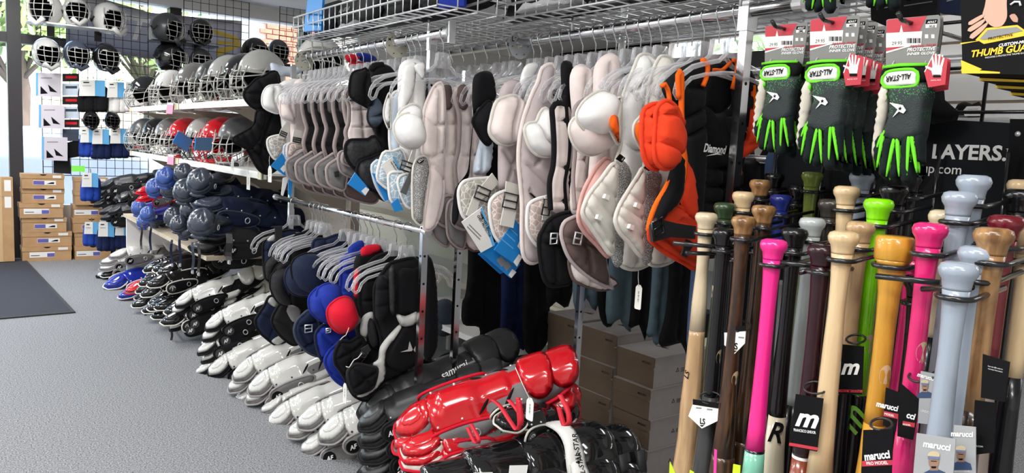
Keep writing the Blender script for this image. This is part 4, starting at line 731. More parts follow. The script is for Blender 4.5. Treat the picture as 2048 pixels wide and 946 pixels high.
for i, (x, y, s, c, lb) in enumerate(((1.38, 3.02, 1., 'black', 'black padded mitt at the far end of the left basket'), (1.4, 2.84, 1.05, 'matte_black', 'black and grey padded mitt behind the blue card, left basket'), (1.38, 2.62, 1.1, 'black', 'black padded mitt in the middle of the left basket'), (1.4, 2.42, 1.1, 'matte_black', 'black padded mitt with red edge, left basket'), (1.42, 2.2, 1.1, 'black', 'black padded mitt at the near end of the left basket'), (1.62, 1.95, 1.1, 'matte_black', 'black padded mitt at the far end of the right basket'), (1.66, 1.74, 1.15, 'black', 'black padded mitt with lettering, right basket'), (1.64, 1.54, 1.15, 'matte_black', 'black padded mitt in the middle of the right basket'), (1.68, 1.33, 1.15, 'black', 'black padded mitt towards the near end of the right basket'), (1.7, 1.12, 1.1, 'matte_black', 'black padded mitt at the near end of the right basket'))):
    s *= 1.3; z = 1.71; t = T('padded_mitt', lb, 'mitt', (x, y, z), g); f = Fr((x, y, z+.03), (.25, -.95, .1), (.85, .2, .45))
    pad('palm', c, f, [(-.1*s, -.1), (.1*s, -.11), (.12*s, .02), (.08*s, .12), (-.06*s, .13), (-.12*s, .03)], th=.05, edge=.06, back=.5, res=.022, parent=t, seams=[[(-.05, -.08), (-.03, .1)], [(.04, -.08), (.03, .1)]], pipe=('grey', .005))
    pad('cuff', 'charcoal', Fr((x-.1, y, z+.05), (0, -1, 0), (.3, 0, .95)), [(-.09, -.05), (.09, -.05), (.1, .05), (0, .07), (-.1, .05)], th=.025, edge=.03, res=.02, parent=t)
    if i in (1, 6): text('ALL-STAR', Fr((x-.128, y+.06, z+.05), (0, -1, 0), (.3, 0, .95)), (0, 0), (.1, 0), 'print_grey', t, .004, 1., .2, .02)
for x, y, c, lb in ((1.215, 3.0, 'blue_card', 'blue product card in the far end of the left basket'), (1.3, 2.08, 'royal', 'blue and white packet at the near end of the left basket'), (1.35, 2.3, 'red_gloss', 'red packet between the mitts in the left basket'), (1.55, 2.0, 'red_gloss', 'red packet at the far end of the right basket')):
    t = T('product_card', lb, 'card', (x, y, 1.69), g); MB().prism(Fr((x, y, 1.69), (.3, -1, 0), (.1, .3, .95)), [(-.06, 0), (.05, 0), (.06, .14), (-.03, .17)], 0, .012).build('packet', c, t, False)
for i, (x, y) in enumerate(((1.3, 2.75), (1.35, 2.5), (1.5, 1.85), (1.55, 1.45), (1.6, 1.2))):
    t = T('plastic_bag', 'crumpled clear plastic bag %s' % ('under the second mitt of the left basket', 'in the middle of the left basket', 'at the far end of the right basket', 'in the middle of the right basket', 'at the near end of the right basket')[i], 'bag', (x, y, 1.684), g); pad('film', 'cellophane', Fr((x, y, 1.688), (0, -1, 0), (1, 0, .1)), [(-.1, -.06), (.1, -.07), (.13, .05), (-.09, .09)], th=.02, edge=.03, back=.1, res=.02, parent=t, wr=.012)
# ---------------------------------------------------------------- hangers
def hanger():
    t = T('hanger', 'x', 'hanger'); m = MB()   # hook point at the origin, arms along x
    m.tube([(.014, 0, -.018)]+[(.0185*math.cos(a), 0, .0185*math.sin(a)) for a in np.linspace(-.3, 3.5, 12)]+[(-.006, 0, -.03), (0, 0, -.04), (0, 0, -.075)], .0018, 6); m.build('hook', 'chrome', t)
    b = MB(); f = Fr((0, 0, 0), (1, 0, 0), (0, 0, 1))
    b.prism(f, [(-.03, -.118), (-.022, -.066), (.022, -.066), (.03, -.118)], -.0025, .0025)
    for s in (-1, 1):
        A = [(s*.024, 0, -.07), (s*.03, 0, -.11), (s*.055, 0, -.13), (s*.1, 0, -.14), (s*.15, 0, -.155), (s*.185, 0, -.178), (s*.2, 0, -.2)]; b.tube(A, [.006, .006, .006, .0065, .007, .0075, .006], 7)
        b.tube([(s*.2, 0, -.2), (s*.205, 0, -.222), (s*.194, 0, -.234), (s*.182, 0, -.226), (s*.172, 0, -.2), (s*.15, 0, -.182), (s*.1, 0, -.168), (s*.04, 0, -.158), (0, 0, -.155)], .0055, 7)
    b.build('plastic_body', 'clear_plastic', t); return t
HG = hanger(); HU = []
def hang(X, Y, z, group, lb, yaw=0):
    c = HG if not HU else dup(HG); HU.append(1); c.location = (X, Y, z+.003); c.rotation_euler = (0, 0, D2(yaw)); c['label'] = lb; c['group'] = group
rb = random.Random(2)
SHORT = {1: ((3.47, 'black segmented umpire protector'), (3.38, 'white capped protector at the far end'), (3.3, 'pink-cast white double capped protector'), (3.14, 'first charcoal protector'), (3.03, 'second charcoal protector'), (2.93, 'third charcoal protector'), (2.82, 'fourth charcoal protector'), (2.72, 'fifth charcoal protector'), (2.62, 'pale protector before the black lobed one'), (2.47, 'black round lobed protector'), (2.33, 'ice blue lined protector'), (2.24, 'honeycomb flap protector'), (2.15, 'mesh sided pink-cast white protector')),
 2: ((2.31, 'first grey piped pink-cast white protector'), (2.24, 'second grey piped pink-cast white protector'), (2.06, 'black edged protector'), (1.93, 'rounded cap protector'), (1.79, 'long white mesh protector'), (1.69, 'black piped protector'), (1.62, 'brown flapped protector'), (1.55, 'protector with two white domes'), (1.45, 'left kite flap protector'), (1.385, 'right kite flap protector'), (1.3, 'orange and black protector'), (1.2, 'chrome post by the orange protector')),
 3: ((3.56, 'navy protector at the far end of the low rail'), (3.3, 'charcoal capped protector'), (2.98, 'navy dome protector'), (2.74, 'royal blue protector'), (2.62, 'red dome protector'), (2.53, 'second black and silver protector'), (2.42, 'nearest black and silver protector'))}
def hangrow(k, X, z, ys, group, w):
    cnt = {}
    for y in sorted(ys):
        near = [q for q in SHORT[k] if q[0] <= y+.025]; nm = max(near)[1] if near else SHORT[k][-1][1]; c = cnt.get(nm, 0); cnt[nm] = c+1
        hang(X, y-.032, z, group, ('clear plastic hanger by the %s', 'clear plastic hanger just behind the %s', 'empty clear hanger two behind the %s', 'empty clear hanger three behind the %s', 'empty clear hanger four behind the %s', 'empty clear hanger five behind the %s', 'empty clear hanger six behind the %s')[min(c, 6)] % nm, rb.uniform(-w, w))
hangrow(1, XR1, ZR, (3.42, 3.36, 3.3, 3.25, 3.2, 3.14, 3.08, 3.03, 2.98, 2.92, 2.86, 2.79, 2.73, 2.66, 2.6, 2.48, 2.44, 2.4, 2.25), 'hangers on the upper left rail', 6)
hangrow(2, XR2, ZR, (2.7, 2.62, 2.54, 2.46, 2.38, 2.3, 2.24, 2.2, 2.1, 2.06, 2.0, 1.95, 1.9, 1.85, 1.79, 1.74, 1.7, 1.65, 1.6, 1.56, 1.52, 1.46, 1.41, 1.37, 1.32, 1.27), 'hangers on the upper right rail', 5)
hangrow(3, XR1, ZL-.004, (3.58, 3.35, 3.3, 3.24, 3.2, 2.98, 2.9, 2.84, 2.78, 2.73, 2.67, 2.53, 2.45), 'hangers on the low rail', 6)
# ---------------------------------------------------------------- chest protectors
def prot(label, Y, parts, X=1.4, z=1.4, group='chest protectors on the upper rails'):
    t = T('chest_protector', label, 'chest protector', (X, Y, z), group)
    for q in parts:
        nm, m, px, o = q[0], q[1], q[2], dict(q[3]) if len(q) > 3 else {}
        f = YF(Y-o.pop('dy', 0)); sm_ = [PX(f, s) for s in o.pop('seams', [])]; cy = o.pop('curl', 0); pts = PX(f, px); cu = sum(a for a, _ in pts)/len(pts)
        be = (lambda u, v, cu=cu, cy=cy: cy*(u-cu)**2) if cy else None
        o.setdefault('res', .011); pad(nm, m, f, pts, seams=sm_, parent=t, bend=be, **o)
    return t
def straps(t, Y, items):
    for nm, m, px, w, dy in items: f = YF(Y-dy); MB().tube([f.p(*q) for q in smooth_loop(PX(f, px), .012, False)], w, 6).build(nm, m, t)
def band(t, Y, m, px, dy=.02, nm='strap', th=.002): f = YF(Y-dy); return MB().prism(f, PX(f, px), -th, th).build(nm, m, t, False)
def buckle(t, Y, x, y, w, h, rot=0, dy=.03, m='black_gloss'):
    f = YF(Y-dy); c = f.uv(x, y); s = f.uv(x+w/2, y); k = abs(s[0]-c[0]); v = k*h/w; a = D2(rot); P = lambda u, w_: f.p(c[0]+u*math.cos(a)-w_*math.sin(a), c[1]+u*math.sin(a)+w_*math.cos(a))
    mb = MB().tube([P(-k, -v), P(k, -v), P(k, v), P(-k, v)], .0032, 6, True).tube([P(-k, 0), P(k, 0)], .0025, 6); mb.build('buckle', m, t)
g1 = 'chest protectors on the upper left rail'; g2 = 'chest protectors on the upper right rail'; g3 = 'chest protectors on the low rail'
# --- upper left rail, far to near
prot('black segmented umpire chest protector at the far end of the rail', 3.47, [
 ('body', 'black', '520,214 562,208 572,250 562,322 541,346 519,341 497,306 494,298 512,286 526,252', {'th': .03, 'seams': ['505,300 540,330', '512,286 556,318', '525,262 562,290', '545,216 520,300 528,340'], 'pipe': ('black', .006), 'edge': .03}),
 ('shoulder_cap', 'black', '543,143 557,152 560,215 526,221 505,215 489,198 488,183 500,170 512,158 528,152', {'th': .035, 'dy': .03, 'seams': ['492,186 560,188', '500,206 558,204', '515,160 524,186 520,218'], 'pipe': ('black', .005), 'edge': .03}),
 ('side_wing', 'black', '513,222 508,245 497,258 466,276 465,283 480,291 496,297 515,283 526,255 528,225', {'th': .025, 'dy': .05, 'seams': ['484,266 498,292', '500,257 510,284', '510,240 522,262'], 'pipe': ('black', .005)}),
 ('roundel', 'charcoal', '471,274 478,271 480,278 473,281', {'th': .006, 'dy': .085, 'edge': .006})], 1.3, 1.3, g1)
t = prot('white and grey chest protector with rounded shoulder cap next to the black one', 3.38, [
 ('body', 'white', '556,170 604,165 612,260 604,300 575,300 566,272 560,226', {'th': .02}),
 ('shoulder_cap', 'white', '533,174 524,190 525,212 540,223 558,226 563,207 564,173 548,170', {'th': .03, 'dy': .04, 'dome': .012, 'seams': ['546,174 543,198 552,224'], 'pipe': ('white', .004)}),
 ('lower_flap', 'lattice', '535,279 537,300 551,319 566,300 573,285 568,271 548,272', {'th': .018, 'dy': .03, 'pipe': ('white', .005)})], 1.3, 1.3, g1)
band(t, 3.38, 'web_white', '562,258 572,245 586,250 568,278 556,276', .06); buckle(t, 3.38, 567, 268, 13, 8, -20, .068)
t = prot('pink-cast white chest protector with two overlapping shoulder caps', 3.3, [
 ('body', 'white_pinkcast', '585,172 615,170 618,290 600,340 578,320 580,280', {'th': .02}),
 ('shoulder_cap', 'white', '554,198 559,187 573,182 585,200 580,240 562,228', {'th': .025, 'dy': .05, 'dome': .01, 'pipe': ('offwhite', .004)}),
 ('shoulder_cap', 'white_pinkcast', '559,212 564,198 577,192 588,191 590,244 577,243 562,234', {'th': .03, 'dy': .07, 'dome': .012, 'seams': ['580,194 576,214 588,242'], 'pipe': ('white_pinkcast', .004)}),
 ('lower_flap', 'lattice_blue', '567,300 570,290 580,290 584,320 576,338 568,325', {'th': .014, 'dy': .05, 'pipe': ('icewhite', .0045)}),
 ('lower_flap', 'lattice_pinkcast', '574,297 578,287 600,285 606,298 594,302 580,316 574,312', {'th': .016, 'dy': .07, 'pipe': ('white_pinkcast', .005)})], 1.3, 1.3, g1)
band(t, 3.3, 'web_white', '584,280 588,258 604,262 602,288', .09); buckle(t, 3.3, 594, 280, 16, 8, -8, .097)
def bluecard(px, Y, label, bands=(), txt=None, cream=False):
    f = YF(Y); t = T('product_card', label, 'card', f.p(*PX(f, px)[0]), 'blue product cards on the chest protectors'); q = S(px); MB().prism(f, PX(f, px), -.002, .0015).build('card', 'paper' if cream else 'blue_card', t, False)
    for m, b in bands: flat('printed_band', m, f, PX(f, b), t, .0018, .0024)
    for s, a, b in (txt or ()): text(s, f, PX(f, a)[0], PX(f, b)[0], 'print_black', t, .0026, 1.2, .1, .03)
    return t
bluecard('541,332 564,306 577,330 571,352', 3.18, 'small blue product card at the white flap near the white hang tag', [('paper', '560,338 567,330 573,337 567,345')])
bluecard('577,352 585,358 582,395 576,388', 3.15, 'blue card seen edge on below the pink-cast white protector'); bluecard('566,356 578,352 566,392 562,390', 3.16, 'white folded card below the pink-cast white protector', cream=True)
def greyprot(label, Y, proto=[None]):
    if proto[0] is not None:
        b = proto[0]; return dup(b, loc=(1.35, Y, 1.4), label=label, group=g1)
    Y0 = Y; t = prot(label, Y0, [
     ('body', 'charcoal', '646,186 692,180 698,215 694,260 704,300 700,332 690,330 658,333 647,299 648,280 653,258 646,222', {'th': .022, 'seams': ['650,215 696,213', '654,252 696,254', '649,290 702,296', '672,184 676,332'], 'res': .013}),
     ('upper_strap', 'taupe', '655,178 672,176 670,222 656,222', {'th': .008, 'dy': .03}),
     ('lower_skirt', 'brown', '640,326 690,318 710,380 700,398 655,388 644,372', {'th': .022, 'dy': .01, 'seams': ['645,352 700,358'], 'pipe': ('pipe_grey', .0045)}),
     ('side_flap', 'grey', '610,341 613,326 634,312 646,306 650,330 645,371 630,370 615,361', {'th': .014, 'dy': .045, 'seams': ['614,330 646,345', '612,348 640,372'], 'pipe': ('pipe_grey', .006)})], 1.35, 1.4, g1)
    straps(t, Y0, [('edge_piping', 'pipe_grey', '664,180 648,186 644,198 644,218 649,243 653,257 647,284 648,300 660,334', .009, .02), ('edge_piping', 'pipe_grey', '690,182 699,200 702,220 700,252 708,290 706,330', .008, .018)])
    f = YF(Y0-.065); MB().prism(f, PX(f, '624,338 632,336 633,347 626,348'), 0, .008).build('strap_keeper', 'webbing', t, False); proto[0] = t; return t
pos = ['closest to the pink-cast white one', 'second after the pink-cast white one', 'third after the pink-cast white one', 'fourth after the pink-cast white one', 'just before the black lobed protector']
ys = [2.93, 3.14, 3.03, 2.82, 2.72]
for y in ys: greyprot('charcoal quilted chest protector with grey piping, %s' % pos[sorted(ys, reverse=True).index(y)], y)
def whitepipe(label, Y, X, z, grp, pipe, proto={}):
    if pipe in proto: return dup(proto[pipe], loc=(X, Y, z), label=label, group=grp)
    t = prot(label, 2.31, [
     ('body', 'white_pinkcast', '880,185 930,176 936,230 928,300 934,350 925,405 905,400 886,384 882,335 888,294 888,240', {'th': .026, 'seams': ['888,250 932,244', '884,310 930,306', '906,184 908,400'], 'res': .012}),
     ('upper_strap', 'brown', '884,176 902,172 904,214 888,216', {'th': .008, 'dy': .03}),
     ('side_flap', 'grey', '862,434 866,402 884,392 896,394 900,450 895,492 868,474', {'th': .016, 'dy': .02, 'seams': ['865,436 896,452'], 'pipe': (pipe, .005)}),
     ('side_flap', 'taupe', '873,439 876,405 893,392 906,398 904,450 888,452', {'th': .014, 'dy': .05, 'seams': ['880,420 904,428'], 'pipe': (pipe, .006)}),
     ('bottom_pad', 'white_pinkcast', '895,452 903,487 922,497 946,486 940,450', {'th': .02, 'seams': ['920,455 921,494'], 'pipe': ('brown', .005)})], X, z, grp)
    straps(t, 2.31, [('edge_piping', pipe, '898,180 884,184 878,196 886,224 888,245 886,294 879,333 886,386', .0085, .022), ('edge_piping', pipe, '928,180 934,206 932,240 940,280 939,330 930,400', .0085, .02)])
    proto[pipe] = t; return t
whitepipe('pink-cast white chest protector with grey piping, just right of the mesh-sided one', 2.31, 1.42, 1.4, g2, 'pipe_grey'); whitepipe('pink-cast white chest protector with grey piping, second after the mesh-sided one', 2.24, 1.44, 1.4, g2, 'pipe_grey')
q = whitepipe('pale chest protector with grey piping between the charcoal ones and the black lobed one', 2.62, 1.2, 1.41, g1, 'pipe_grey'); q.scale = (1, 1, .58)
t = prot('black chest protector with two round quilted lower lobes', 2.47, [
 ('body', 'black', '738,142 790,146 796,300 786,400 742,384 736,330 752,280 740,240', {'th': .024, 'seams': ['752,180 758,300']}),
 ('shoulder_cap', 'black', '697,180 703,148 722,140 736,142 741,212 724,210 702,196', {'th': .035, 'dy': .05, 'dome': .01, 'seams': ['728,146 720,176 726,208'], 'pipe': ('black', .004)}),
 ('shoulder_cap', 'slate', '747,191 736,218 734,239 743,254 754,252 762,230 757,206', {'th': .035, 'dy': .06, 'dome': .02, 'seams': ['736,234 762,226'], 'pipe': ('charcoal', .004)}),
 ('lower_lobe', 'lattice_black', '689,297 697,281 717,279 736,278 749,272 764,299 744,314 718,328 713,342 694,321', {'th': .022, 'dy': .05, 'pipe': ('black', .005)}),
 ('lower_lobe', 'lattice_black', '713,346 719,324 742,315 762,308 777,330 772,390 756,386 742,380 724,369', {'th': .022, 'dy': .085, 'pipe': ('black', .005)})], 1.3, 1.4, g1)
straps(t, 2.47, [('strap', 'black', '742,142 748,132 766,130', .012, .01)])
bluecard('695,368 710,345 738,378 729,391', 2.36, 'blue product card hanging under the black round lobes', [('paper', '722,382 731,374 738,379 730,391')])
t = prot('black and white chest protector seen edge on with ice blue lining', 2.33, [
 ('body', 'icewhite', '784,190 800,186 806,250 800,300 782,306 778,262 782,220', {'th': .02, 'pipe': ('white', .005)}),
 ('shoulder_cap', 'white', '778,185 768,212 767,234 776,258 781,257 780,234 781,210', {'th': .014, 'dy': .03, 'pipe': ('offwhite', .003)}),
 ('lower_flap', 'lattice_blue', '743,338 747,326 760,322 772,360 788,396 772,402 752,372', {'th': .014, 'dy': .03, 'pipe': ('icewhite', .005)})], 1.25, 1.4, g1)
t = prot('white chest protector with honeycomb flaps and black buckles', 2.24, [
 ('body', 'white', '800,130 845,126 850,200 846,300 848,330 815,330 800,300 796,220', {'th': .016, 'seams': ['822,140 824,320']}),
 ('lower_flap', 'lattice_blue', '765,307 785,303 804,300 812,345 790,376 776,378 760,366 753,352', {'th': .016, 'dy': .02, 'pipe': ('white', .005)}),
 ('lower_flap', 'lattice_blue', '776,358 780,346 796,344 808,350 812,402 790,406 780,398', {'th': .014, 'dy': .05, 'pipe': ('white', .005)}),
 ('lower_flap', 'lattice_blue', '796,372 798,354 815,348 832,352 834,410 812,412', {'th': .014, 'dy': .07, 'pipe': ('white', .005)})], 1.25, 1.4, g1)
band(t, 2.24, 'web_white', '812,335 826,296 832,300 820,345 806,342', .1); buckle(t, 2.24, 813, 333, 22, 16, -15, .105); band(t, 2.24, 'web_grey', '820,342 826,350 812,390 800,384', .11)
for px, Y, lb, bd in (('762,330 786,312 801,343 778,356', 2.19, 'pale product card with printed lines on the honeycomb flaps', ()), ('744,346 752,348 782,396 770,402', 2.24, 'blue card edge under the ice blue flap', ()), ('782,408 795,396 806,420 790,424', 2.16, 'blue card tip below the honeycomb flaps', ())):
    c = bluecard(px, Y, lb, [('light_blue', '784,313 788,312 802,340 799,344')] if 'pale' in lb else (), [('THE VERY BEST', '784,322', '796,341'), ('CHEST PROTECTOR', '780,324', '793,345')] if 'pale' in lb else None, 'pale' in lb)
t = prot('pink-cast white chest protector with white dome cap and mesh side panel', 2.15, [
 ('body', 'white_pinkcast', '870,170 884,170 889,230 886,300 885,400 868,452 846,456 852,400 858,340 848,312 843,300 846,228 857,192', {'th': .03, 'edge': .025, 'seams': ['852,235 864,250 888,246', '858,315 872,306 886,304', '860,330 882,366 866,450', '872,178 870,300'], 'pipe': ('white_pinkcast', .005), 'res': .01}),
 ('mesh_panel', 'mesh_grey', '826,332 848,312 857,328 856,352 848,402 843,449 828,440 824,420', {'th': .022, 'dy': .045, 'pipe': ('offwhite', .004)}),
 ('shoulder_strap', 'white', '806,140 818,128 832,126 830,170 822,196 800,230 798,210', {'th': .008, 'dy': .02}),
 ('shoulder_strap', 'white', '828,132 850,126 848,160 838,152', {'th': .006, 'dy': .03}),
 ('shoulder_cap', 'white', '794,240 800,222 824,208 838,214 842,222 838,250 800,262', {'th': .02, 'dy': .05, 'dome': .02, 'pipe': ('offwhite', .004)}),
 ('shoulder_cap', 'white', '786,252 796,234 814,226 830,230 841,252 844,272 839,292 819,297 799,288 789,272', {'th': .03, 'dy': .075, 'dome': .045, 'pipe': ('offwhite', .004), 'res': .009})], 1.3, 1.4, g1)
tg = band(t, 2.15, 'print_black', '834,323 845,315 848,322 838,328', .072); text('3DU', YF(2.15-.072), PX(YF(2.15-.072), '837,326')[0], PX(YF(2.15-.072), '846,319')[0], 'print_white', t, .0025, 1., 0, .02)
# --- upper right rail
t = prot('black edged chest protector with ice blue lining and honeycomb flap', 2.06, [
 ('body', 'icewhite', '959,280 947,330 949,349 976,344 984,312 984,240 976,200 950,200 945,230 960,262', {'th': .02, 'seams': ['962,280 958,340']}),
 ('black_trim', 'black', '950,150 984,146 992,200 978,208 962,214 950,228 942,300 938,352 924,372 916,440 904,446 910,380 934,344 940,300 946,240 944,190', {'th': .016, 'dy': .015}),
 ('shoulder_cap', 'black', '976,202 963,213 949,230 944,244 951,260 963,281 976,290 984,270 983,215', {'th': .03, 'dy': .04, 'dome': .012, 'pipe': ('black', .005)}),
 ('lower_flap', 'lattice', '916,390 922,368 936,360 962,357 990,360 998,404 986,458 952,446 925,432', {'th': .018, 'dy': .05, 'pipe': ('white', .006)})], 1.5, 1.4, g2)
band(t, 2.06, 'web_white', '984,346 998,366 958,404 950,440 932,430 946,392', .085); buckle(t, 2.06, 965, 388, 27, 20, -18, .092)
t = prot('white chest protector with large rounded cap next to the black edged one', 1.93, [
 ('body', 'pinkgrey', '1000,180 1040,165 1046,250 1040,370 1020,378 998,372 996,290', {'th': .018, 'seams': ['1002,300 1030,350', '1034,290 1008,372']}),
 ('shoulder_cap', 'white_pinkcast', '992,203 1010,194 1027,191 1038,198 1044,214 1042,250 1034,276 1022,288 1008,289 993,285 979,269 977,254 980,240 984,222', {'th': .035, 'dy': .05, 'dome': .012, 'seams': ['1030,194 1018,228 1012,258 1017,288'], 'pipe': ('offwhite', .006), 'res': .009}),
 ('shoulder_strap', 'white', '1040,160 1052,130 1078,128 1062,165 1044,206 1036,204', {'th': .008, 'dy': .01}),
 ('lower_flap', 'lattice_pinkcast', '978,415 985,395 1006,383 1036,381 1048,420 1038,462 1008,488 986,466', {'th': .018, 'dy': .06, 'pipe': ('white', .006)})], 1.5, 1.4, g2)
band(t, 1.93, 'web_white', '1012,362 1040,370 1034,412 1026,456 1000,450 1008,410', .095); buckle(t, 1.93, 1021, 402, 27, 23, -10, .102)
bluecard('923,444 964,414 989,490 962,505', 1.87, 'white backed product card fanned out under the honeycomb flaps', [('light_blue', '960,417 964,414 989,489 984,492'), ('print_grey', '938,448 962,472 961,474 937,450'), ('print_grey', '934,452 960,478 959,480 933,454')], [('GUARD', '959,424', '965,440'), ('THE VERY BEST', '958,430', '979,466'), ('CHEST PROTECTOR', '953,432', '978,475')], True)
bluecard('988,500 1030,440 1058,474 1032,530', 1.85, 'blue product card with barcode sticker, top of the fan', [('paper', '1034,492 1046,466 1054,474 1042,504'), ('light_blue', '1020,456 1035,470 1034,472 1019,458'), ('light_blue', '1012,466 1030,482 1029,484 1011,468'), ('light_blue', '1004,478 1026,496 1025,498 1003,480'), ('paper', '1026,524 1037,508 1044,514 1033,533')])
bluecard('962,505 1000,478 1040,528 1020,556', 1.89, 'blue product card with pictures, bottom of the fan', [('print_grey', '992,520 1002,512 1012,526 1002,534'), ('print_grey', '1006,532 1014,522 1022,532 1012,542'), ('paper', '1016,550 1024,538 1032,544 1022,556')]); bluecard('956,508 985,492 1016,540 1000,548', 1.92, 'blue product card behind the fanned ones')
t = prot('long white mesh chest protector with dome cap and pale piping', 1.79, [
 ('body', 'pinkgrey', '1084,136 1106,134 1100,200 1106,300 1108,420 1082,514 1046,512 1042,400 1036,330 1037,285 1045,240 1062,190 1074,165', {'th': .024, 'edge': .03, 'seams': ['1056,258 1072,310 1062,330', '1050,330 1090,370 1104,380', '1052,378 1080,440'], 'pipe': ('white_pinkcast', .007), 'res': .011}),
 ('shoulder_cap', 'white', '1089,216 1100,234 1106,300 1100,312 1076,311 1062,301 1053,285 1047,258 1056,246 1070,244 1078,226', {'th': .03, 'dy': .04, 'dome': .025, 'seams': ['1072,244 1074,274 1104,300'], 'pipe': ('offwhite', .005)}),
 ('lower_flap', 'lattice_pinkcast', '1054,421 1062,404 1090,394 1112,396 1112,440 1082,492 1056,466', {'th': .018, 'dy': .05, 'pipe': ('white', .006)})], 1.5, 1.4, g2)
band(t, 1.79, 'black', '1058,386 1062,386 1076,398 1072,400', .03); buckle(t, 1.79, 1093, 415, 14, 24, -8, .085); band(t, 1.79, 'web_white', '1090,392 1104,390 1100,440 1084,440', .075)
t = prot('white chest protector with thick black piping and black lower flap', 1.69, [
 ('body', 'white_pinkcast', '1108,214 1134,210 1142,276 1140,321 1133,366 1138,420 1102,420 1099,366 1106,330 1107,294', {'th': .026, 'seams': ['1106,242 1136,240', '1108,330 1138,340', '1100,402 1134,400'], 'res': .01}),
 ('upper_strap', 'black', '1122,128 1138,122 1146,140 1142,230 1118,236 1122,180', {'th': .012, 'dy': .012}),
 ('lower_flap', 'black', '1076,487 1084,459 1100,437 1128,426 1150,432 1155,500 1142,556 1128,569 1090,564', {'th': .022, 'dy': .05, 'seams': ['1082,484 1150,502', '1086,462 1120,470', '1100,440 1104,560'], 'pipe': ('black', .006)})], 1.5, 1.4, g2)
straps(t, 1.69, [('edge_piping', 'black', '1122,206 1110,208 1104,218 1106,250 1108,294 1106,332 1099,366 1101,420', .0085, .025), ('edge_piping', 'black', '1130,190 1133,240 1138,276 1136,321 1128,366 1132,420', .0085, .022)]); buckle(t, 1.69, 1108, 477, 13, 16, 0, .08, 'zinc')
t = prot('white chest protector with brown quilted lower flap', 1.62, [
 ('body', 'white_pinkcast', '1140,150 1180,140 1186,260 1180,380 1186,420 1146,430 1140,380 1150,300', {'th': .026, 'seams': ['1146,320 1182,316', '1144,380 1182,384', '1164,150 1166,420'], 'res': .012}),
 ('lower_flap', 'brown', '1122,476 1125,448 1142,436 1170,428 1192,430 1216,560 1222,575 1180,556 1140,520', {'th': .022, 'dy': .04, 'seams': ['1124,470 1200,500', '1160,432 1176,548', '1134,486 1168,496 1166,520'], 'pipe': ('pinkgrey', .006)}),
 ('bottom_pad', 'white_pinkcast', '1138,516 1170,530 1230,560 1228,572 1202,580 1160,568 1142,552', {'th': .022, 'dy': .02, 'seams': ['1172,532 1176,572', '1200,545 1204,578'], 'pipe': ('brown', .005)})], 1.5, 1.4, g2)
buckle(t, 1.62, 1156, 477, 14, 17, -10, .075, 'zinc'); straps(t, 1.62, [('edge_piping', 'pipe_grey', '1166,200 1152,212 1146,240 1150,300 1146,360 1150,420', .006, .025), ('edge_piping', 'pipe_grey', '1176,200 1172,240 1176,300 1170,360 1176,410', .006, .022)])
t = prot('pale chest protector with two large white dome caps', 1.55, [
 ('body', 'white_pinkcast', '1190,130 1232,110 1240,200 1230,320 1196,340 1186,400 1172,420 1178,330 1186,220', {'th': .02, 'seams': ['1212,130 1210,320']}),
 ('shoulder_cap', 'white_pinkcast', '1136,256 1150,234 1180,240 1214,268 1215,286 1206,300 1184,310 1162,306 1145,289', {'th': .03, 'dy': .05, 'dome': .03, 'pipe': ('offwhite', .004), 'res': .009}),
 ('shoulder_cap', 'white', '1151,226 1164,204 1186,187 1206,181 1219,191 1224,207 1215,260 1203,271 1186,271 1167,260 1153,243', {'th': .03, 'dy': .09, 'dome': .035, 'pipe': ('offwhite', .004), 'res': .009}),
 ('lower_flap', 'blush', '1155,436 1160,400 1168,376 1181,351 1196,329 1212,316 1220,330 1206,380 1200,440 1216,512 1190,488 1166,462', {'th': .022, 'dy': .02, 'edge': .03, 'pipe': ('blush', .006)})], 1.5, 1.4, g2)
def kite(label, Y, body, cap, kitepx, mesh, low, tabs, lab, seams, col):
    t = prot(label, Y, [('body', col, body, {'th': .03, 'edge': .03, 'seams': seams[0], 'pipe': ('offwhite', .005), 'res': .01}), ('bottom_pad', 'offwhite', low, {'th': .026, 'dy': .015, 'edge': .03, 'seams': seams[2], 'pipe': ('offwhite', .006)}),
      ('mesh_panel', 'mesh_grey', mesh, {'th': .02, 'dy': .04}), ('side_flap', 'offwhite', kitepx, {'th': .02, 'dy': .055, 'seams': seams[1], 'pipe': ('offwhite', .006), 'res': .009}),
      ('cap_rim', 'offwhite', cap[0], {'th': .02, 'dy': .03, 'pipe': ('offwhite', .004)}), ('cap_lining', 'orange_hot', cap[1], {'th': .006, 'dy': .056, 'edge': .008})], 1.5, 1.4, g2)
    for x, y in tabs: f = YF(Y-.078); c = f.uv(x, y); MB().prism(f, [(c[0]-.008, c[1]-.003), (c[0]+.006, c[1]-.008), (c[0]+.01, c[1]+.004), (c[0]-.004, c[1]+.008)], -.004, .006).build('snap_tab', 'paper', t, False)
    band(t, Y, 'print_black', lab, .066); f = YF(Y-.066); q = PX(f, lab); m0 = ((q[0][0]*.75+q[1][0]*.25+q[3][0]*.15-q[0][0]*.15), (q[0][1]*.75+q[1][1]*.25)); text('3DU', f, (q[3][0]*.8+q[1][0]*.2, q[3][1]*.8+q[1][1]*.2), (q[2][0]*.8+q[0][0]*.2, q[2][1]*.8+q[0][1]*.2), 'print_white', t, .003, 1., 0, .03)
    return t
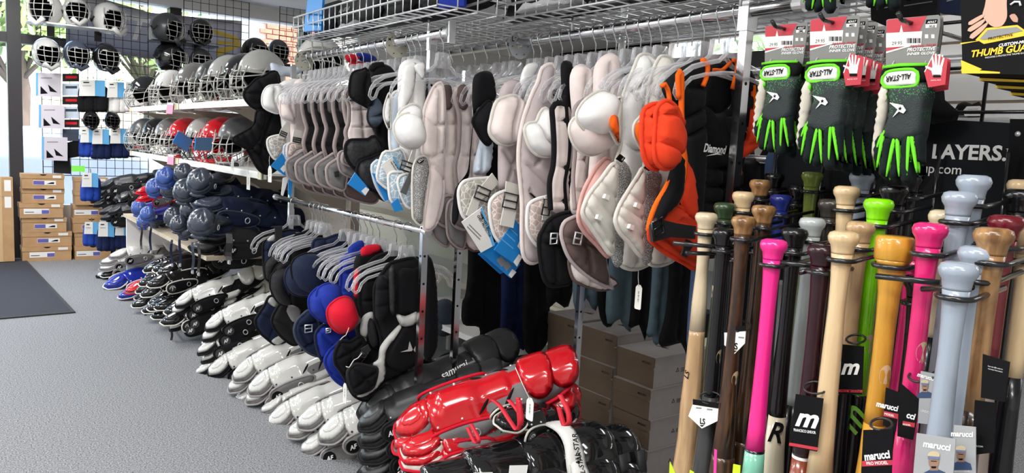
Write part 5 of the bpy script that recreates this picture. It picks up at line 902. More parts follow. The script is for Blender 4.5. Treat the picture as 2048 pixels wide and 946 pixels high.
kite('pale chest protector with kite shaped side flap and mesh strip, left of two', 1.45, '1276,112 1292,109 1304,116 1311,134 1304,200 1292,300 1286,420 1296,500 1262,520 1236,460 1234,360 1228,330 1240,286 1237,240 1240,207 1250,173 1264,139', ('1240,194 1228,206 1218,226 1215,246 1223,270 1237,289 1240,240', '1222,232 1236,234 1238,284 1228,268 1219,248'),
 '1164,419 1176,390 1200,359 1222,330 1230,333 1231,383 1225,446 1222,508 1196,476 1178,450 1166,433', '1226,332 1248,322 1260,346 1255,371 1246,432 1240,530 1222,516 1222,446 1230,383', '1240,505 1252,440 1290,440 1308,505 1300,525 1270,538 1240,530', ((1211, 394), (1196, 435)), '1232,318 1240,308 1250,316 1243,325',
 (['1252,182 1276,206 1268,240', '1260,180 1300,150', '1240,280 1262,300 1296,290', '1288,112 1296,150 1284,200'], ['1180,384 1226,440', '1200,362 1230,400', '1172,412 1222,490'], ['1266,480 1264,536']), 'white')
kite('pale chest protector with kite shaped side flap and mesh strip, next to the orange one', 1.385, '1316,116 1330,113 1342,122 1348,160 1344,210 1340,330 1336,440 1352,500 1318,512 1290,460 1288,360 1286,330 1296,280 1291,220 1293,197 1300,151', ('1292,226 1276,236 1266,250 1266,270 1276,290 1290,306 1294,260', '1272,248 1288,246 1290,300 1280,290 1271,268'),
 '1229,436 1237,412 1254,383 1274,352 1283,336 1286,342 1286,395 1283,446 1284,512 1260,488 1240,467 1231,449', '1284,338 1310,335 1320,359 1309,407 1299,522 1281,514 1280,446 1284,395', '1296,520 1304,450 1336,450 1350,506 1345,520 1320,530 1298,528', ((1273, 411), (1260, 454)), '1288,336 1294,328 1304,334 1298,342',
 (['1300,190 1316,210 1310,260', '1334,118 1336,150'], ['1240,410 1284,440', '1254,384 1285,410', '1234,428 1284,480'], ['1322,480 1322,528']), 'offwhite')
Yo = 1.3
t = prot('black and orange chest protector with orange shoulder pads, nearest on the upper right rail', Yo, [
 ('body', 'black', '1405,320 1398,250 1404,205 1420,224 1440,226 1462,208 1466,124 1476,118 1490,134 1504,165 1507,205 1500,240 1490,285 1482,302 1478,330 1475,375 1470,425 1440,455 1405,455 1392,440', {'th': .035, 'edge': .035, 'seams': ['1376,275 1402,262', '1404,200 1416,300 1470,290', '1400,336 1476,338', '1396,372 1474,372', '1392,404 1472,405', '1430,334 1430,450', '1464,186 1504,190', '1448,230 1488,276'], 'res': .010}),
 ('side_panel', 'black', '1323,172 1342,150 1364,134 1390,121 1406,119 1416,128 1412,165 1403,200 1406,300 1398,440 1396,520 1384,536 1372,520 1364,430 1362,320 1358,250 1342,214 1330,196', {'th': .03, 'dy': .02, 'edge': .03, 'seams': ['1362,175 1402,176', '1366,232 1398,216', '1366,272 1402,250'], 'res': .010}),
 ('collar', 'black', '1412,140 1436,124 1460,130 1464,200 1440,228 1418,222 1404,200', {'th': .014, 'dy': -.03}),
 ('lower_orange_wing', 'orange', '1368,318 1380,330 1390,360 1395,400 1392,440 1372,430 1360,400 1366,370', {'th': .012, 'dy': .05, 'edge': .02}),
 ('right_orange_wing', 'orange', '1502,216 1516,231 1511,247 1518,276 1514,292 1497,309 1480,322 1474,340 1470,400 1456,420 1464,380 1482,300 1490,280 1498,245', {'th': .02, 'dy': .04, 'seams': ['1488,262 1514,250', '1486,290 1516,280']}),
 ('lower_flap', 'orange', '1296,470 1300,440 1310,410 1328,402 1352,410 1388,440 1394,470 1392,520 1386,537 1366,526 1330,506 1304,486', {'th': .022, 'dy': .045, 'edge': .03, 'seams': ['1316,470 1350,500 1384,520', '1352,440 1390,450'], 'pipe': ('orange', .006)}),
 ('inner_black_panel', 'black', '1340,340 1352,316 1364,312 1364,370 1352,408 1326,436 1312,452 1300,440 1312,402 1330,372', {'th': .02, 'dy': .07, 'edge': .02}),
 ('shoulder_pad', 'black', '1279,240 1286,216 1300,206 1306,212 1290,240 1286,300 1292,326 1282,300', {'th': .02, 'dy': .06}),
 ('shoulder_pad', 'orange', '1283,228 1296,212 1310,208 1322,212 1312,250 1308,300 1316,336 1300,336 1288,320 1282,288', {'th': .022, 'dy': .075, 'dome': .01, 'edge': .012, 'seams': ['1288,232 1312,240', '1286,284 1312,290'], 'pipe': ('orange', .006)}),
 ('shoulder_pad', 'orange', '1308,246 1310,221 1320,206 1332,202 1345,209 1355,224 1361,246 1362,275 1359,299 1352,320 1342,334 1325,337 1311,325 1306,300', {'th': .024, 'dy': .1, 'dome': .012, 'edge': .012, 'seams': ['1316,228 1340,230 1360,262', '1310,282 1340,296 1352,318', '1330,205 1352,230'], 'pipe': ('orange', .006), 'res': .009})], 1.6, 1.4, g2)
straps(t, Yo, [('orange_piping', 'orange_hot', '1323,172 1330,168 1336,180 1340,206', .006, .05), ('orange_piping', 'orange_hot', '1357,196 1356,150 1360,142 1363,160 1363,230 1366,290 1370,320 1368,350 1362,384 1350,410 1326,436', .0075, .058), ('orange_piping', 'orange_hot', '1352,316 1346,344 1330,378 1312,408 1300,440 1296,462', .007, .07), ('orange_piping', 'orange_hot', '1404,120 1415,127 1414,150 1406,172', .0065, .055), ('orange_piping', 'orange_hot', '1467,118 1475,126 1472,150 1465,178', .0065, .04), ('orange_piping', 'orange_hot', '1506,170 1507,210 1500,240 1490,284 1480,310 1478,350', .008, .03), ('orange_piping', 'orange_hot', '1412,148 1426,140 1444,140 1462,124', .005, .02)])
band(t, Yo, 'webbing', '1300,452 1312,436 1350,446 1390,452 1388,478 1340,474 1304,484', .095, 'belly_strap', .004); buckle(t, Yo, 1316, 455, 20, 22, 20, .103); band(t, Yo, 'webbing', '1372,478 1388,486 1372,515 1362,510', .09)
f = YF(Yo-.055); text('Diamond', f, PX(f, '1407,303')[0], PX(f, '1452,308')[0], 'print_white', t, .0, 1.25, .25, .03); flat('swoosh', 'print_white', f, PX(f, '1412,312 1434,306 1444,310 1434,309'), t, -.001, .001); flat('logo_patch', 'charcoal', f, PX(f, '1462,236 1490,228 1496,262 1470,266'), t, -.02, -.001); text('iX3', f, PX(f, '1472,258')[0], PX(f, '1490,256')[0], 'print_white', t, .001, 1.4, .2, 0)
pricetag(1277, 594, 50, 1.52, 'white hang tag below the kite flaps', (1278, 540), .34)
# ================================================================ low rail chest protectors, far to near
t = prot('navy and grey chest protector at the far end of the low rail', 3.56, [
 ('body', 'navy', '527,486 542,469 560,463 600,470 610,560 600,640 570,640 548,600 538,562 530,556 526,520', {'th': .028, 'seams': ['530,500 600,496', '530,530 604,530'], 'pipe': ('black', .006)}),
 ('grey_panel', 'silver', '533,482 543,471 550,470 551,482', {'th': .006, 'dy': .03, 'edge': .006}),
 ('lower_flap', 'navy', '510,642 516,630 528,612 542,592 572,613 563,650 582,685 578,690 553,690 532,676 515,659', {'th': .022, 'dy': .05, 'seams': ['522,628 546,640 536,676', '546,640 572,655'], 'pipe': ('black', .007)}),
 ('grey_patch', 'silver', '536,604 543,594 556,604 550,614', {'th': .004, 'dy': .075, 'edge': .004}), ('grey_patch', 'silver', '543,682 560,671 570,680 556,690', {'th': .004, 'dy': .075, 'edge': .004})], 1.35, .75, g3)
band(t, 3.56, 'webbing', '549,455 564,452 566,505 555,508', .045)
t = prot('black chest protector with three charcoal shoulder caps on the low rail', 3.3, [
 ('body', 'black', '585,480 604,466 640,464 650,560 640,660 612,665 590,640 580,610 578,540', {'th': .025, 'seams': ['590,500 640,500', '586,530 640,530'], 'pipe': ('black', .006)}),
 ('shoulder_cap', 'charcoal', '529,528 542,512 553,511 556,522 542,536 540,562 531,556', {'th': .03, 'dy': .04, 'dome': .02, 'pipe': ('black', .003)}),
 ('shoulder_cap', 'charcoal', '542,538 552,522 566,517 578,520 578,530 560,545 546,566', {'th': .03, 'dy': .06, 'dome': .02, 'pipe': ('black', .003)}),
 ('shoulder_cap', 'charcoal', '539,566 542,549 555,537 568,533 578,541 566,556 566,577 580,600 570,611 553,602 541,580', {'th': .035, 'dy': .09, 'dome': .03, 'pipe': ('black', .004)}),
 ('grey_wedge', 'midgrey', '568,616 585,610 602,622 590,645 576,640', {'th': .012, 'dy': .03}),
 ('lower_flap', 'charcoal', '543,640 556,612 572,604 590,640 600,680 588,690 570,680 552,662', {'th': .018, 'dy': .02, 'seams': ['548,640 574,650 588,680'], 'pipe': ('black', .006)})], 1.35, .75, g3)
t = prot('navy chest protector with two large navy dome caps', 2.98, [
 ('body', 'navy', '625,486 652,477 676,469 690,474 696,560 690,640 650,640 640,600 630,560', {'th': .028, 'seams': ['648,520 694,520', '648,560 694,560', '648,480 646,600'], 'pipe': ('navy', .006)}),
 ('shoulder_cap', 'navy', '569,562 572,541 582,530 600,530 620,560 622,588 600,592 580,584', {'th': .03, 'dy': .06, 'dome': .03, 'pipe': ('navy', .004)}),
 ('shoulder_cap', 'navy', '582,528 591,515 610,507 631,507 642,518 646,541 646,566 636,580 620,586 600,580 588,565 582,545', {'th': .03, 'dy': .1, 'dome': .05, 'pipe': ('black', .004), 'res': .009}),
 ('lower_flap', 'navy', '588,659 593,642 606,628 619,621 634,640 640,695 640,712 618,706 601,691 591,676', {'th': .024, 'dy': .04, 'seams': ['600,650 636,640', '598,660 618,690 632,660', '612,690 638,676'], 'pipe': ('slate', .006)})], 1.35, .75, g3)
buckle(t, 2.98, 617, 657, 14, 14, 0, .07, 'zinc')
t = prot('royal blue chest protector with overlapping blue caps', 2.74, [
 ('body', 'royal', '680,565 683,520 697,507 722,490 740,500 744,600 730,700 690,700 676,640', {'th': .025, 'seams': ['682,545 740,540', '680,580 740,580'], 'pipe': ('royal', .006)}),
 ('shoulder_strap', 'royal', '696,498 712,484 726,482 726,506 704,520', {'th': .01, 'dy': .03}),
 ('shoulder_cap', 'royal', '616,606 618,592 630,578 640,576 650,620 656,645 635,638 620,623', {'th': .03, 'dy': .07, 'dome': .03, 'pipe': ('royal', .004)}),
 ('shoulder_cap', 'royal', '632,600 636,576 656,566 673,568 682,587 684,604 671,625 661,640 645,632', {'th': .03, 'dy': .1, 'dome': .04, 'pipe': ('royal', .004)}),
 ('lower_flap', 'royal', '630,674 635,659 652,649 684,662 700,690 668,720 650,715 644,722 635,700', {'th': .022, 'dy': .04, 'seams': ['640,665 668,690 690,670', '650,712 668,690'], 'pipe': ('navy', .006)}),
 ('lower_flap', 'royal', '649,725 656,704 669,691 684,680 700,700 700,760 690,772 667,757', {'th': .02, 'dy': .07, 'seams': ['655,740 690,760'], 'pipe': ('royal', .006)})], 1.35, .75, g3)
buckle(t, 2.74, 657, 661, 9, 8, 0, .07, 'zinc')
t = prot('black chest protector with a shiny red dome cap and red strap', 2.62, [
 ('body', 'black', '709,520 730,510 766,500 770,600 760,680 720,690 706,620', {'th': .02}), ('side_strip', 'red_fabric', '708,545 718,540 718,592 708,592', {'th': .016, 'dy': .03}), ('shoulder_strap', 'red_fabric', '723,496 742,489 760,490 762,500 744,510 724,512', {'th': .012, 'dy': .02}),
 ('shoulder_cap', 'red_fabric', '653,625 658,611 673,598 690,593 703,600 711,620 713,634 703,653 686,666 669,660 657,645', {'th': .03, 'dy': .1, 'dome': .045, 'pipe': ('red_fabric', .004), 'res': .009})], 1.35, .75, g3)
band(t, 2.62, 'web_grey', '699,646 716,630 724,640 706,660', .13)
def bwprot(label, Y, px):
    t = prot(label, Y, px, 1.35, .75, g3); return t
t = bwprot('black and silver chest protector, second nearest on the low rail', 2.53, [
 ('body', 'black', '722,545 735,528 760,510 800,508 820,560 815,700 760,720 716,745 690,758 724,660 718,600', {'th': .028, 'seams': ['728,560 760,556', '722,600 756,596'], 'pipe': ('black', .007)}),
 ('silver_band', 'silver', '726,632 747,624 746,650 732,680 738,704 722,728 718,745 704,735 712,722 728,700 724,676 720,660', {'th': .012, 'dy': .032, 'edge': .01}),
 ('silver_patch', 'silver', '706,682 720,671 734,680 722,692', {'th': .008, 'dy': .036, 'edge': .008}),
 ('lower_lobe', 'black', '669,707 675,691 682,682 700,683 719,672 730,690 728,710 710,730 696,742 692,758 680,740 670,726', {'th': .022, 'dy': .05, 'seams': ['676,690 700,704 690,744', '700,704 720,684', '672,716 700,704 712,726'], 'pipe': ('black', .007)}),
 ('side_pad', 'charcoal', '735,650 741,636 752,650 756,690 748,697 738,680', {'th': .02, 'dy': .06})])
straps(t, 2.53, [('tie', 'web_white', '698,655 692,670 686,674 680,680', .0015, .08)])
t = bwprot('black and silver chest protector with star logo, nearest on the low rail', 2.42, [
 ('body', 'black', '748,600 750,570 764,545 778,528 794,522 838,518 862,560 866,640 850,700 800,746 764,764 742,792 728,800 704,786 694,756 698,735 720,732 742,730 756,716 762,690 758,663 750,636', {'th': .034, 'edge': .035, 'seams': ['756,560 776,566', '752,610 780,604', '772,726 832,738'], 'pipe': ('black', .007), 'res': .01}),
 ('chest_panel', 'black', '806,650 836,645 846,680 842,720 800,744 774,726 780,690 794,664', {'th': .016, 'dy': .035, 'edge': .02}),
 ('collar_pad', 'silver', '793,628 810,632 826,626 834,624 834,645 818,653 804,652 796,642', {'th': .014, 'dy': .05, 'edge': .012}),
 ('silver_band', 'silver', '800,648 804,656 788,680 774,700 770,726 772,748 760,770 742,786 722,795 712,790 738,776 748,760 754,738 744,728 756,718 760,694 776,672', {'th': .012, 'dy': .038, 'edge': .01}),
 ('silver_band', 'silver', '845,646 858,658 857,686 840,712 842,690 846,672', {'th': .01, 'dy': .03, 'edge': .01}),
 ('upper_pad', 'black', '754,560 764,550 776,560 778,610 766,640 752,636 750,600', {'th': .02, 'dy': .04, 'edge': .02, 'seams': ['754,578 778,574', '752,612 776,606']}),
 ('front_strap', 'webbing', '778,540 790,538 790,622 780,622', {'th': .006, 'dy': .06}),
 ('neck_pad', 'black', '793,545 826,535 838,540 836,622 810,630 794,626', {'th': .016, 'dy': .03}),
 ('lower_lobe', 'black', '695,751 698,738 712,728 740,733 754,738 750,763 742,777 714,787 703,779', {'th': .022, 'dy': .06, 'seams': ['704,735 728,756 746,776', '748,742 728,756 704,776'], 'pipe': ('charcoal', .006), 'res': .009})])
f = YF(2.42-.054); flat('star_logo', 'silver', f, PX(f, '801,704 816,699 819,683 825,699 823,702'), t, 0, .002); flat('star_logo', 'silver', f, PX(f, '827,700 832,690 834,700 830,704'), t, 0, .002)
band(t, 2.42, 'webbing', '722,698 736,689 742,700 728,712', .05); straps(t, 2.42, [('tie', 'web_white', '724,706 716,716 708,720 698,735 692,733', .0016, .07)]); buckle(t, 2.42, 726, 710, 12, 7, -30, .06, 'webbing')
prot('black chest protector back half behind the nearest post', 2.36, [('body', 'black', '846,520 862,516 872,560 876,640 872,700 850,720 846,640', {'th': .02})], 1.45, .75, g3)
# ================================================================ clothes rack behind, shelves, boxes
rail('chrome rail behind the protectors holding dark trousers', 2.02, 1.1, 3.3, 1.265, .013); rail('far chrome rail near the side window', 2.6, .9, 4.6, 1.62, .013); rail('far upper rail close behind the hanger row', 1.95, 2.2, 4.4, 1.58, .013)
g = 'dark trousers on the rack behind'
for px, Y, m, lb in (('940,470 1012,470 1012,600 1004,690 962,684 958,655 926,648 924,606 934,560', 2.9, 'black', 'black trousers hanging leftmost behind the blue card fan'), ('1000,490 1056,490 1060,600 1050,706 1004,696 1002,600', 2.72, 'sock_navy', 'dark navy trousers hanging behind the blue card fan'), ('1050,500 1098,500 1100,610 1092,690 1052,704 1046,600', 2.56, 'black', 'black trousers hanging beside the dark post'), ('1092,520 1146,530 1144,590 1112,604 1092,592', 2.4, 'black', 'black shorts hanging below the black lower flap'),
  ('1140,540 1200,550 1198,603 1172,596 1168,604 1146,603', 2.24, 'steelblue', 'steel blue trousers, shortest piece left of the brown boxes'), ('1196,560 1240,552 1236,622 1196,612', 2.2, 'black', 'black trousers between two steel blue ones, left'), ('1228,540 1268,535 1268,636 1246,650 1240,638 1211,622', 2.12, 'steelblue', 'steel blue trousers beside the white hang tag'), ('1264,520 1306,515 1296,660 1278,650 1258,654 1262,600', 2.02, 'black', 'black trousers right behind the white hang tag'), ('1306,510 1344,510 1338,600 1320,686 1306,684 1304,674 1292,670 1300,610', 1.93, 'steelblue', 'steel blue trousers right of the hang tag'), ('1338,500 1394,510 1380,690 1362,686 1318,688 1334,600', 1.84, 'black', 'black trousers nearest the pale bat'), ('1384,540 1404,540 1394,672 1373,682', 1.76, 'denim', 'dusty blue trousers behind the pale bat'),
  ('1480,110 1530,150 1560,240 1566,420 1560,560 1440,560 1470,300', 1.42, 'black', 'black jacket hanging behind the orange chest protector'), ('1536,270 1585,280 1592,480 1540,480', 1.3, 'denim', 'slate blue jacket between the orange protector and the sign'), ('1560,260 1640,270 1660,480 1590,480', 1.2, 'black', 'black jacket hanging left behind the sign')):
    f = YF(Y); P = PX(f, px); mv = max(b for _, b in P); P = [(a, 1.27 if b > mv-.06 else b) for a, b in P]; t = T('hanging_trousers' if 'jacket' not in lb else 'hanging_jacket', lb, 'clothes', f.p(*P[0]), g); cu = sum(a for a, _ in P)/len(P)
    pad('cloth', m, f, P, th=.018, edge=.03, back=.8, res=.022, parent=t, wr=.006, seams=[[(cu, max(b for _, b in P)-.02), (cu+.005, min(b for _, b in P)+.02)]], gw=.008, gd=.5)
    top = max(b for _, b in P); MB().strip([f.p(cu-.04, top-.02), f.p(cu+.04, top-.02)], (0, 0, 1), .03, .02).build('waistband', m, t, False)
for i in range(8):  # jackets added to darken the bright background behind the hangers
    Y = 2.02+.14*i; f = YF(Y); t = T('hanging_jacket', ('added dark jacket on the far rail, %s' % ('behind the orange protector', 'behind the right kite flap', 'behind the left kite flap', 'behind the white dome caps', 'behind the brown flap', 'behind the black piping', 'behind the long white mesh', 'behind the blue card fan')[i]), 'clothes', (2.6, Y, 1.6), 'added dark jackets on the far rail'); x = 2.6
    pad('cloth', ('black', 'charcoal', 'slate')[i % 3], f, [(x-.24, .9), (x-.23, 1.4), (x-.17, 1.53), (x-.05, 1.595), (x+.05, 1.595), (x+.17, 1.53), (x+.23, 1.4), (x+.24, .9)], th=.02, edge=.03, back=.8, res=.03, parent=t, wr=.006)
    MB().tube([(x-.06, Y, 1.585), (x, Y-.012, 1.57), (x+.06, Y, 1.585)], .012, 6).build('collar', 'black', t)
su = T('back_shelving', 'cream store shelving glimpsed behind the chrome posts with black boxes', 'shelving', (2.8, 4.2, 0))
for z in (.42, .78, 1.12): s = MB().box((2.55, 3.2, z-.02), (3.0, 5.6, z)).build('shelf', 'shelf_white', su, False); MB().box((2.54, 3.2, z-.035), (2.552, 5.6, z+.004)).build('price_rail', 'cream', s, False)
MB().box((3.0, 3.2, 0), (3.02, 7.4, 1.72)).build('back_panel', 'cream', su, False)  # panel extended past the shelves to cover the bright window behind
for y in (3.2, 4.4, 5.58): MB().box((2.6, y, 0), (2.62, y+.02, 1.3)).build('divider', 'cream', su, False)
for i in range(5):
    z = .7805+.046*i-.0; t = T('black_box', 'flat black box with white print, %s in the stack behind the bolted post' % ('bottom', 'second', 'third', 'fourth', 'topmost')[i], 'box', (2.6, 4.0, z), 'black boxes on the back shelf'); y0 = 3.72+.02*(i % 2)
    MB().box((2.57, y0, z), (2.85, y0+.42, z+.044)).build('body', 'print_black', t, False); MB().box((2.568, y0+.0, z+.026), (2.852, y0+.422, z+.045)).build('lid', 'charcoal', t, False)
    flat('print', 'print_white', Fr((2.57, y0+.2, z), (0, -1, 0), (0, 0, 1)), rect(-.15, .01, -.08, .018), t, .001, .002); flat('print', 'print_white', Fr((2.57, y0+.2, z), (0, -1, 0), (0, 0, 1)), rect(.08, .01, .16, .018), t, .001, .002)
pb = T('padded_bag', 'dark navy bundled bag on the low back shelf by the posts', 'bag', (2.3, 3.3, .5)); f = YF(3.3)
for px in ('872,605 895,598 912,615 908,650 880,655 868,630', '868,640 890,645 906,665 880,672'): pad('bundle', 'slate', f, PX(f, px), th=.05, edge=.06, back=.8, res=.02, parent=pb, wr=.01)
ls = T('low_table', 'low pale table behind the chrome posts', 'table', (2.35, 3.1, 0)); MB().box((2.05, 2.7, .3), (2.52, 3.9, .33)).build('table_top', 'shelf_white', ls, False)
for x, y in ((2.08, 2.73), (2.48, 2.73), (2.08, 3.86), (2.48, 3.86)): MB().box((x-.015, y-.015, 0), (x+.015, y+.015, .3)).build('leg', 'shelf_white', ls, False)
ob = T('side_shelf', 'low cream shelf with bright boxes behind the brown shoe boxes', 'shelf', (2.75, 2.7, 0)); MB().box((2.5, 2.0, .44), (3.0, 3.15, .46)).build('shelf_board', 'cream', ob, False); MB().box((2.55, 2.05, 0), (2.95, 3.1, .44)).build('base', 'shelf_tan', ob, False)
def plainbox(lb, a, b, m, lid, cat='box', grp='bright boxes behind the brown ones', nm='gift_box'):
    t = T(nm, lb, cat, ((a[0]+b[0])/2, (a[1]+b[1])/2, a[2]), grp); h = b[2]-a[2]; MB().box(a, (b[0], b[1], b[2]-h*.3)).build('body', m, t, False); MB().box((a[0]-.003, a[1]-.003, b[2]-h*.32), (b[0]+.003, b[1]+.003, b[2])).build('lid', lid, t, False); return t
plainbox('blue shoe box behind the brown boxes', (2.52, 2.45, .4605), (2.8, 2.65, .59), 'royal', 'royal'); plainbox('orange and white shoe box left of the blue one', (2.52, 2.7, .4605), (2.82, 2.92, .6), 'offwhite', 'orange_print'); plainbox('orange shoe box at the back of the low shelf', (2.85, 2.5, .4605), (3.0, 2.9, .66), 'orange_print', 'orange_print'); plainbox('black shoe box right of the blue one', (2.52, 2.1, .4605), (2.8, 2.42, .57), 'print_black', 'print_black')
g = 'brown shoe boxes beside the bats'; rb = random.Random(4); order = ('bottom', 'second', 'third', 'fourth', 'topmost')
for c, (y0, y1, n, h) in enumerate(((1.885, 2.09, 4, .122), (2.1, 2.325, 4, .132), (2.335, 2.54, 4, .134))):
    z = .0005
    for i in range(n):
        dx = rb.uniform(-.018, .012) if i < n-1 else 0; lb = 'brown shoe box with grey top, %s of the %s' % (('bottom', 'second', 'third', 'topmost')[i], ('nearest column beside the pale bat', 'middle column', 'far column beside the red guards')[c])
        t = T('shoe_box', lb, 'box', (2.3, y0, z), g); x0 = 2.15+dx; dy = rb.uniform(-.004, .004)
        MB().box((x0+.004, y0+.004+dy, z), (x0+.33, y1-.004+dy, z+h*.97)).build('body', 'greyboard', t, False)
        MB().box((x0+.002, y0+dy, z+h*.96), (x0+.334, y1+dy, z+h)).build('lid', 'greyboard', t, False)
        f = Fr((x0+.004, y1+dy, z), (0, -1, 0), (0, 0, 1)); w = y1-y0
        flat('front_panel', 'kraft_dark', f, rect(.004, 0, w-.004, h*.6), t, 0, .001); flat('front_flap', 'kraft_dark', f, [(.002, h*.99), (.002, h*.6), (w-.018, h*.6), (w-.006, h*.64), (w-.002, h*.7), (w-.002, h*.99)], t, 0, .0035)
        text('MIZUNO', f, (w-.065, h*.74), (w-.022, h*.74), 'print_black', t, .0045, 1.05, .1, .01)
        f2 = Fr((x0, y0+dy+.004, z), (1, 0, 0), (0, 0, 1)); m = MB(); cx, cz = .14, h*.45
        for k in range(3): a = D2(90+120*k); b = D2(90+120*(k+1)); m.prism(f2, [(cx+.011*math.cos(a), cz+.011*math.sin(a)), (cx+.011*math.cos(b), cz+.011*math.sin(b)), (cx+.008*math.cos(b), cz+.008*math.sin(b)), (cx+.008*math.cos(a), cz+.008*math.sin(a))], .0002, .001)
        for k in range(3): m.prism(f2, rect(cx+.02, cz+.004-.006*k, cx+.07, cz+.006-.006*k), .0002, .001)
        m.build('recycling_mark', 'print_black', t, False)
        if i == n-1:
            ft = Fr((x0+.15, (y0+y1)/2, z+h), (0, -1, 0), (1, 0, 0)); flat('bird_mark', 'print_black', ft, [(-.03, -.005), (-.01, .004), (.0, -.002), (.03, .006), (.005, .012), (.012, .03), (-.002, .012), (-.016, .01)], t, .0002, .001)
        z += h+.001
# ================================================================ bats
bats = T('bat_rack', 'black steel bat rack with looped pegs holding the bats under their knobs', 'rack', (1.5, .8, 1.0))
BK = []
def bat(x, y, w, col, label, split=None, barrel=None, ring=None, fat=1., knob=None, prof=None, dia=.05, kcol=None, dot=None):
    D = 1500*dia/w; p = atD(x, y, D); t = T('baseball_bat', label, 'bat', p, 'bats on the rack'); s = dia/.05
    P = prof or [(.0001, 0), (.016, -.0002), (.0225, -.003), (.0252, -.010), (.024, -.017), (.0195, -.024), (.0178, -.034), (.0158, -.055), (.0142, -.085), (.0134, -.13), (.0134*fat, -.2), (.0145*fat, -.28), (.0162*fat, -.36), (.0195*fat, -.44), (.0245, -.52), (.0295, -.59), (.0325, -.66), (.033, -.78), (.031, -.81), (.02, -.83), (.0001, -.832)]
    P = [(r*s, h+.008) for r, h in P]; split = split or .5
    def at(h):
        for (a, b), (c, d) in zip(P, P[1:]):
            if d <= h <= b: return a+(c-a)*(b-h)/(b-d+1e-9)
        return .03
    def piece(nm, h0, h1, m):
        Q = [(at(h0), h0)]+[(r, h) for r, h in P if h1 < h < h0]+[(at(h1), h1)]
        MB().lathe(Q[::-1], p, (0, 0, 1), 24).build(nm, m, t)
    kc = kcol or col; piece('knob', .008, -.03, kc); piece('handle', -.03, -split, col); piece('barrel', -split, P[-1][1], barrel or col)
    if ring: MB().lathe([(at(-split)*1.01, -split-.014), (at(-split)*1.015, -split)], p, (0, 0, 1), 24).build('painted_ring', ring, t)
    dv = (CAM-p); dv.z = 0; dv.normalize(); sd = Vector((0, 0, 1)).cross(dv)
    if dot:
        h, a = dot; r = at(-h); n_ = (dv*math.cos(a)+sd*math.sin(a)); c = p+Vector((0, 0, -h)); m = MB(); vs = []
        for k in range(16): th = 2*math.pi*k/16; u = .011*math.cos(th)/r; q = n_*math.cos(u)+Vector((0, 0, 1)).cross(n_)*math.sin(u); vs.append(c+q*(r*1.012)+Vector((0, 0, .017*math.sin(th))))
        m.add([c+n_*r*1.02]+vs, [(0, 1+k, 1+(k+1) % 16) for k in range(16)]); m.build('wood_dot', 'maple', t)
    rr = at(-.045)+.006; c = p+Vector((0, 0, -.04)); q = [(c.x+.10, c.y-rr, c.z+.01)]+[(c.x+rr*math.cos(a), c.y+rr*math.sin(a), c.z) for a in np.linspace(-math.pi/2, -1.5*math.pi, 9)]+[(c.x+.10, c.y+rr, c.z+.01)]
    MB().tube(q, .0042, 7).build('peg_loop', 'black_metal', bats)
    BK.append((t, p, at, dv, sd)); return t
bat(1413, 432, 45, 'maple_pale', 'pale natural wood bat at the left end of the rack', .26, 'ash_tan', fat=1.25)
bat(1450, 412, 44, 'b_olive', 'dark olive green bat behind the pale wood bat', dot=(.2, -1.2)); bat(1449, 464, 47, 'b_black', 'black bat right of the pale wood bat', .36, 'b_charcoal', dot=(.27, 1.1)); bat(1487, 390, 44, 'maple', 'natural wood bat with light knob behind the brown flame bat')
bat(1488, 440, 49, 'flame', 'brown flame wood bat with tan knob and white diamond tag', kcol='flame_light', dot=(.33, .9)); bat(1521, 366, 43, 'b_black', 'black handled bat with tan flame knob, farthest brown one', kcol='flame_light'); bat(1528, 418, 48, 'flame', 'brown flame wood bat behind the pink bat', kcol='flame_light')
bat(1549, 352, 40, 'b_black', 'black bat in the back row left of the moss green one'); bat(1562, 396, 44, 'b_navy', 'navy blue bat above the pink one', .16, 'b_black'); bat(1597, 377, 41, 'b_black', 'black bat in the back row right of the navy one'); bat(1625, 350, 42, 'b_moss', 'moss green bat in the back row')
bat(1548, 487, 54, 'b_pink', 'hot pink bat with mint green barrel', .395, 'b_mint', 'b_black'); bat(1590, 464, 52, 'b_black', 'black bat with cream barrel and script letter', .365, 'b_cream', dot=None); bat(1625, 443, 51, 'b_grey', 'light grey bat with black barrel', .37, 'b_black', fat=1.1); bat(1662, 406, 50, 'b_brown', 'dark brown bat behind the light grey one'); bat(1694, 380, 51, 'maple', 'natural wood bat behind the lime green bat'); bat(1724, 352, 48, 'b_bluegrey', 'blue grey bat in the back row centre')
bat(1646, 498, 58, 'b_maroon', 'very dark maroon bat with black tag and rust barrel', .37, 'b_rust', 'print_white'); bat(1688, 472, 60, 'maple', 'natural wood bat right of the dark maroon one', .42, 'maple', fat=1.15); bat(1722, 452, 57, 'ash_tan', 'tan wood bat with black tag between natural and lime bats', .25, 'b_black'); bat(1758, 406, 57, 'b_lime', 'lime green bat with black barrel and green script', .345, 'b_black', dot=(.25, .8))
bat(1789, 378, 55, 'b_black', 'black bat right of the lime green one'); bat(1820, 354, 52, 'b_black', 'black bat in the back row below the website lettering')
bat(1790, 482, 68, 'amber_wood', 'amber wood bat with a wide flared knob', .3, 'amber_wood', dia=.054, prof=[(.0001, 0), (.0235, -.0005), (.0262, -.004), (.0268, -.02), (.0262, -.036), (.0215, -.044), (.0195, -.055), (.0155, -.09), (.0142, -.14), (.0140, -.2), (.0150, -.28), (.017, -.36), (.0215, -.45), (.028, -.55), (.033, -.66), (.033, -.8), (.0001, -.82)], dot=(.215, .6))
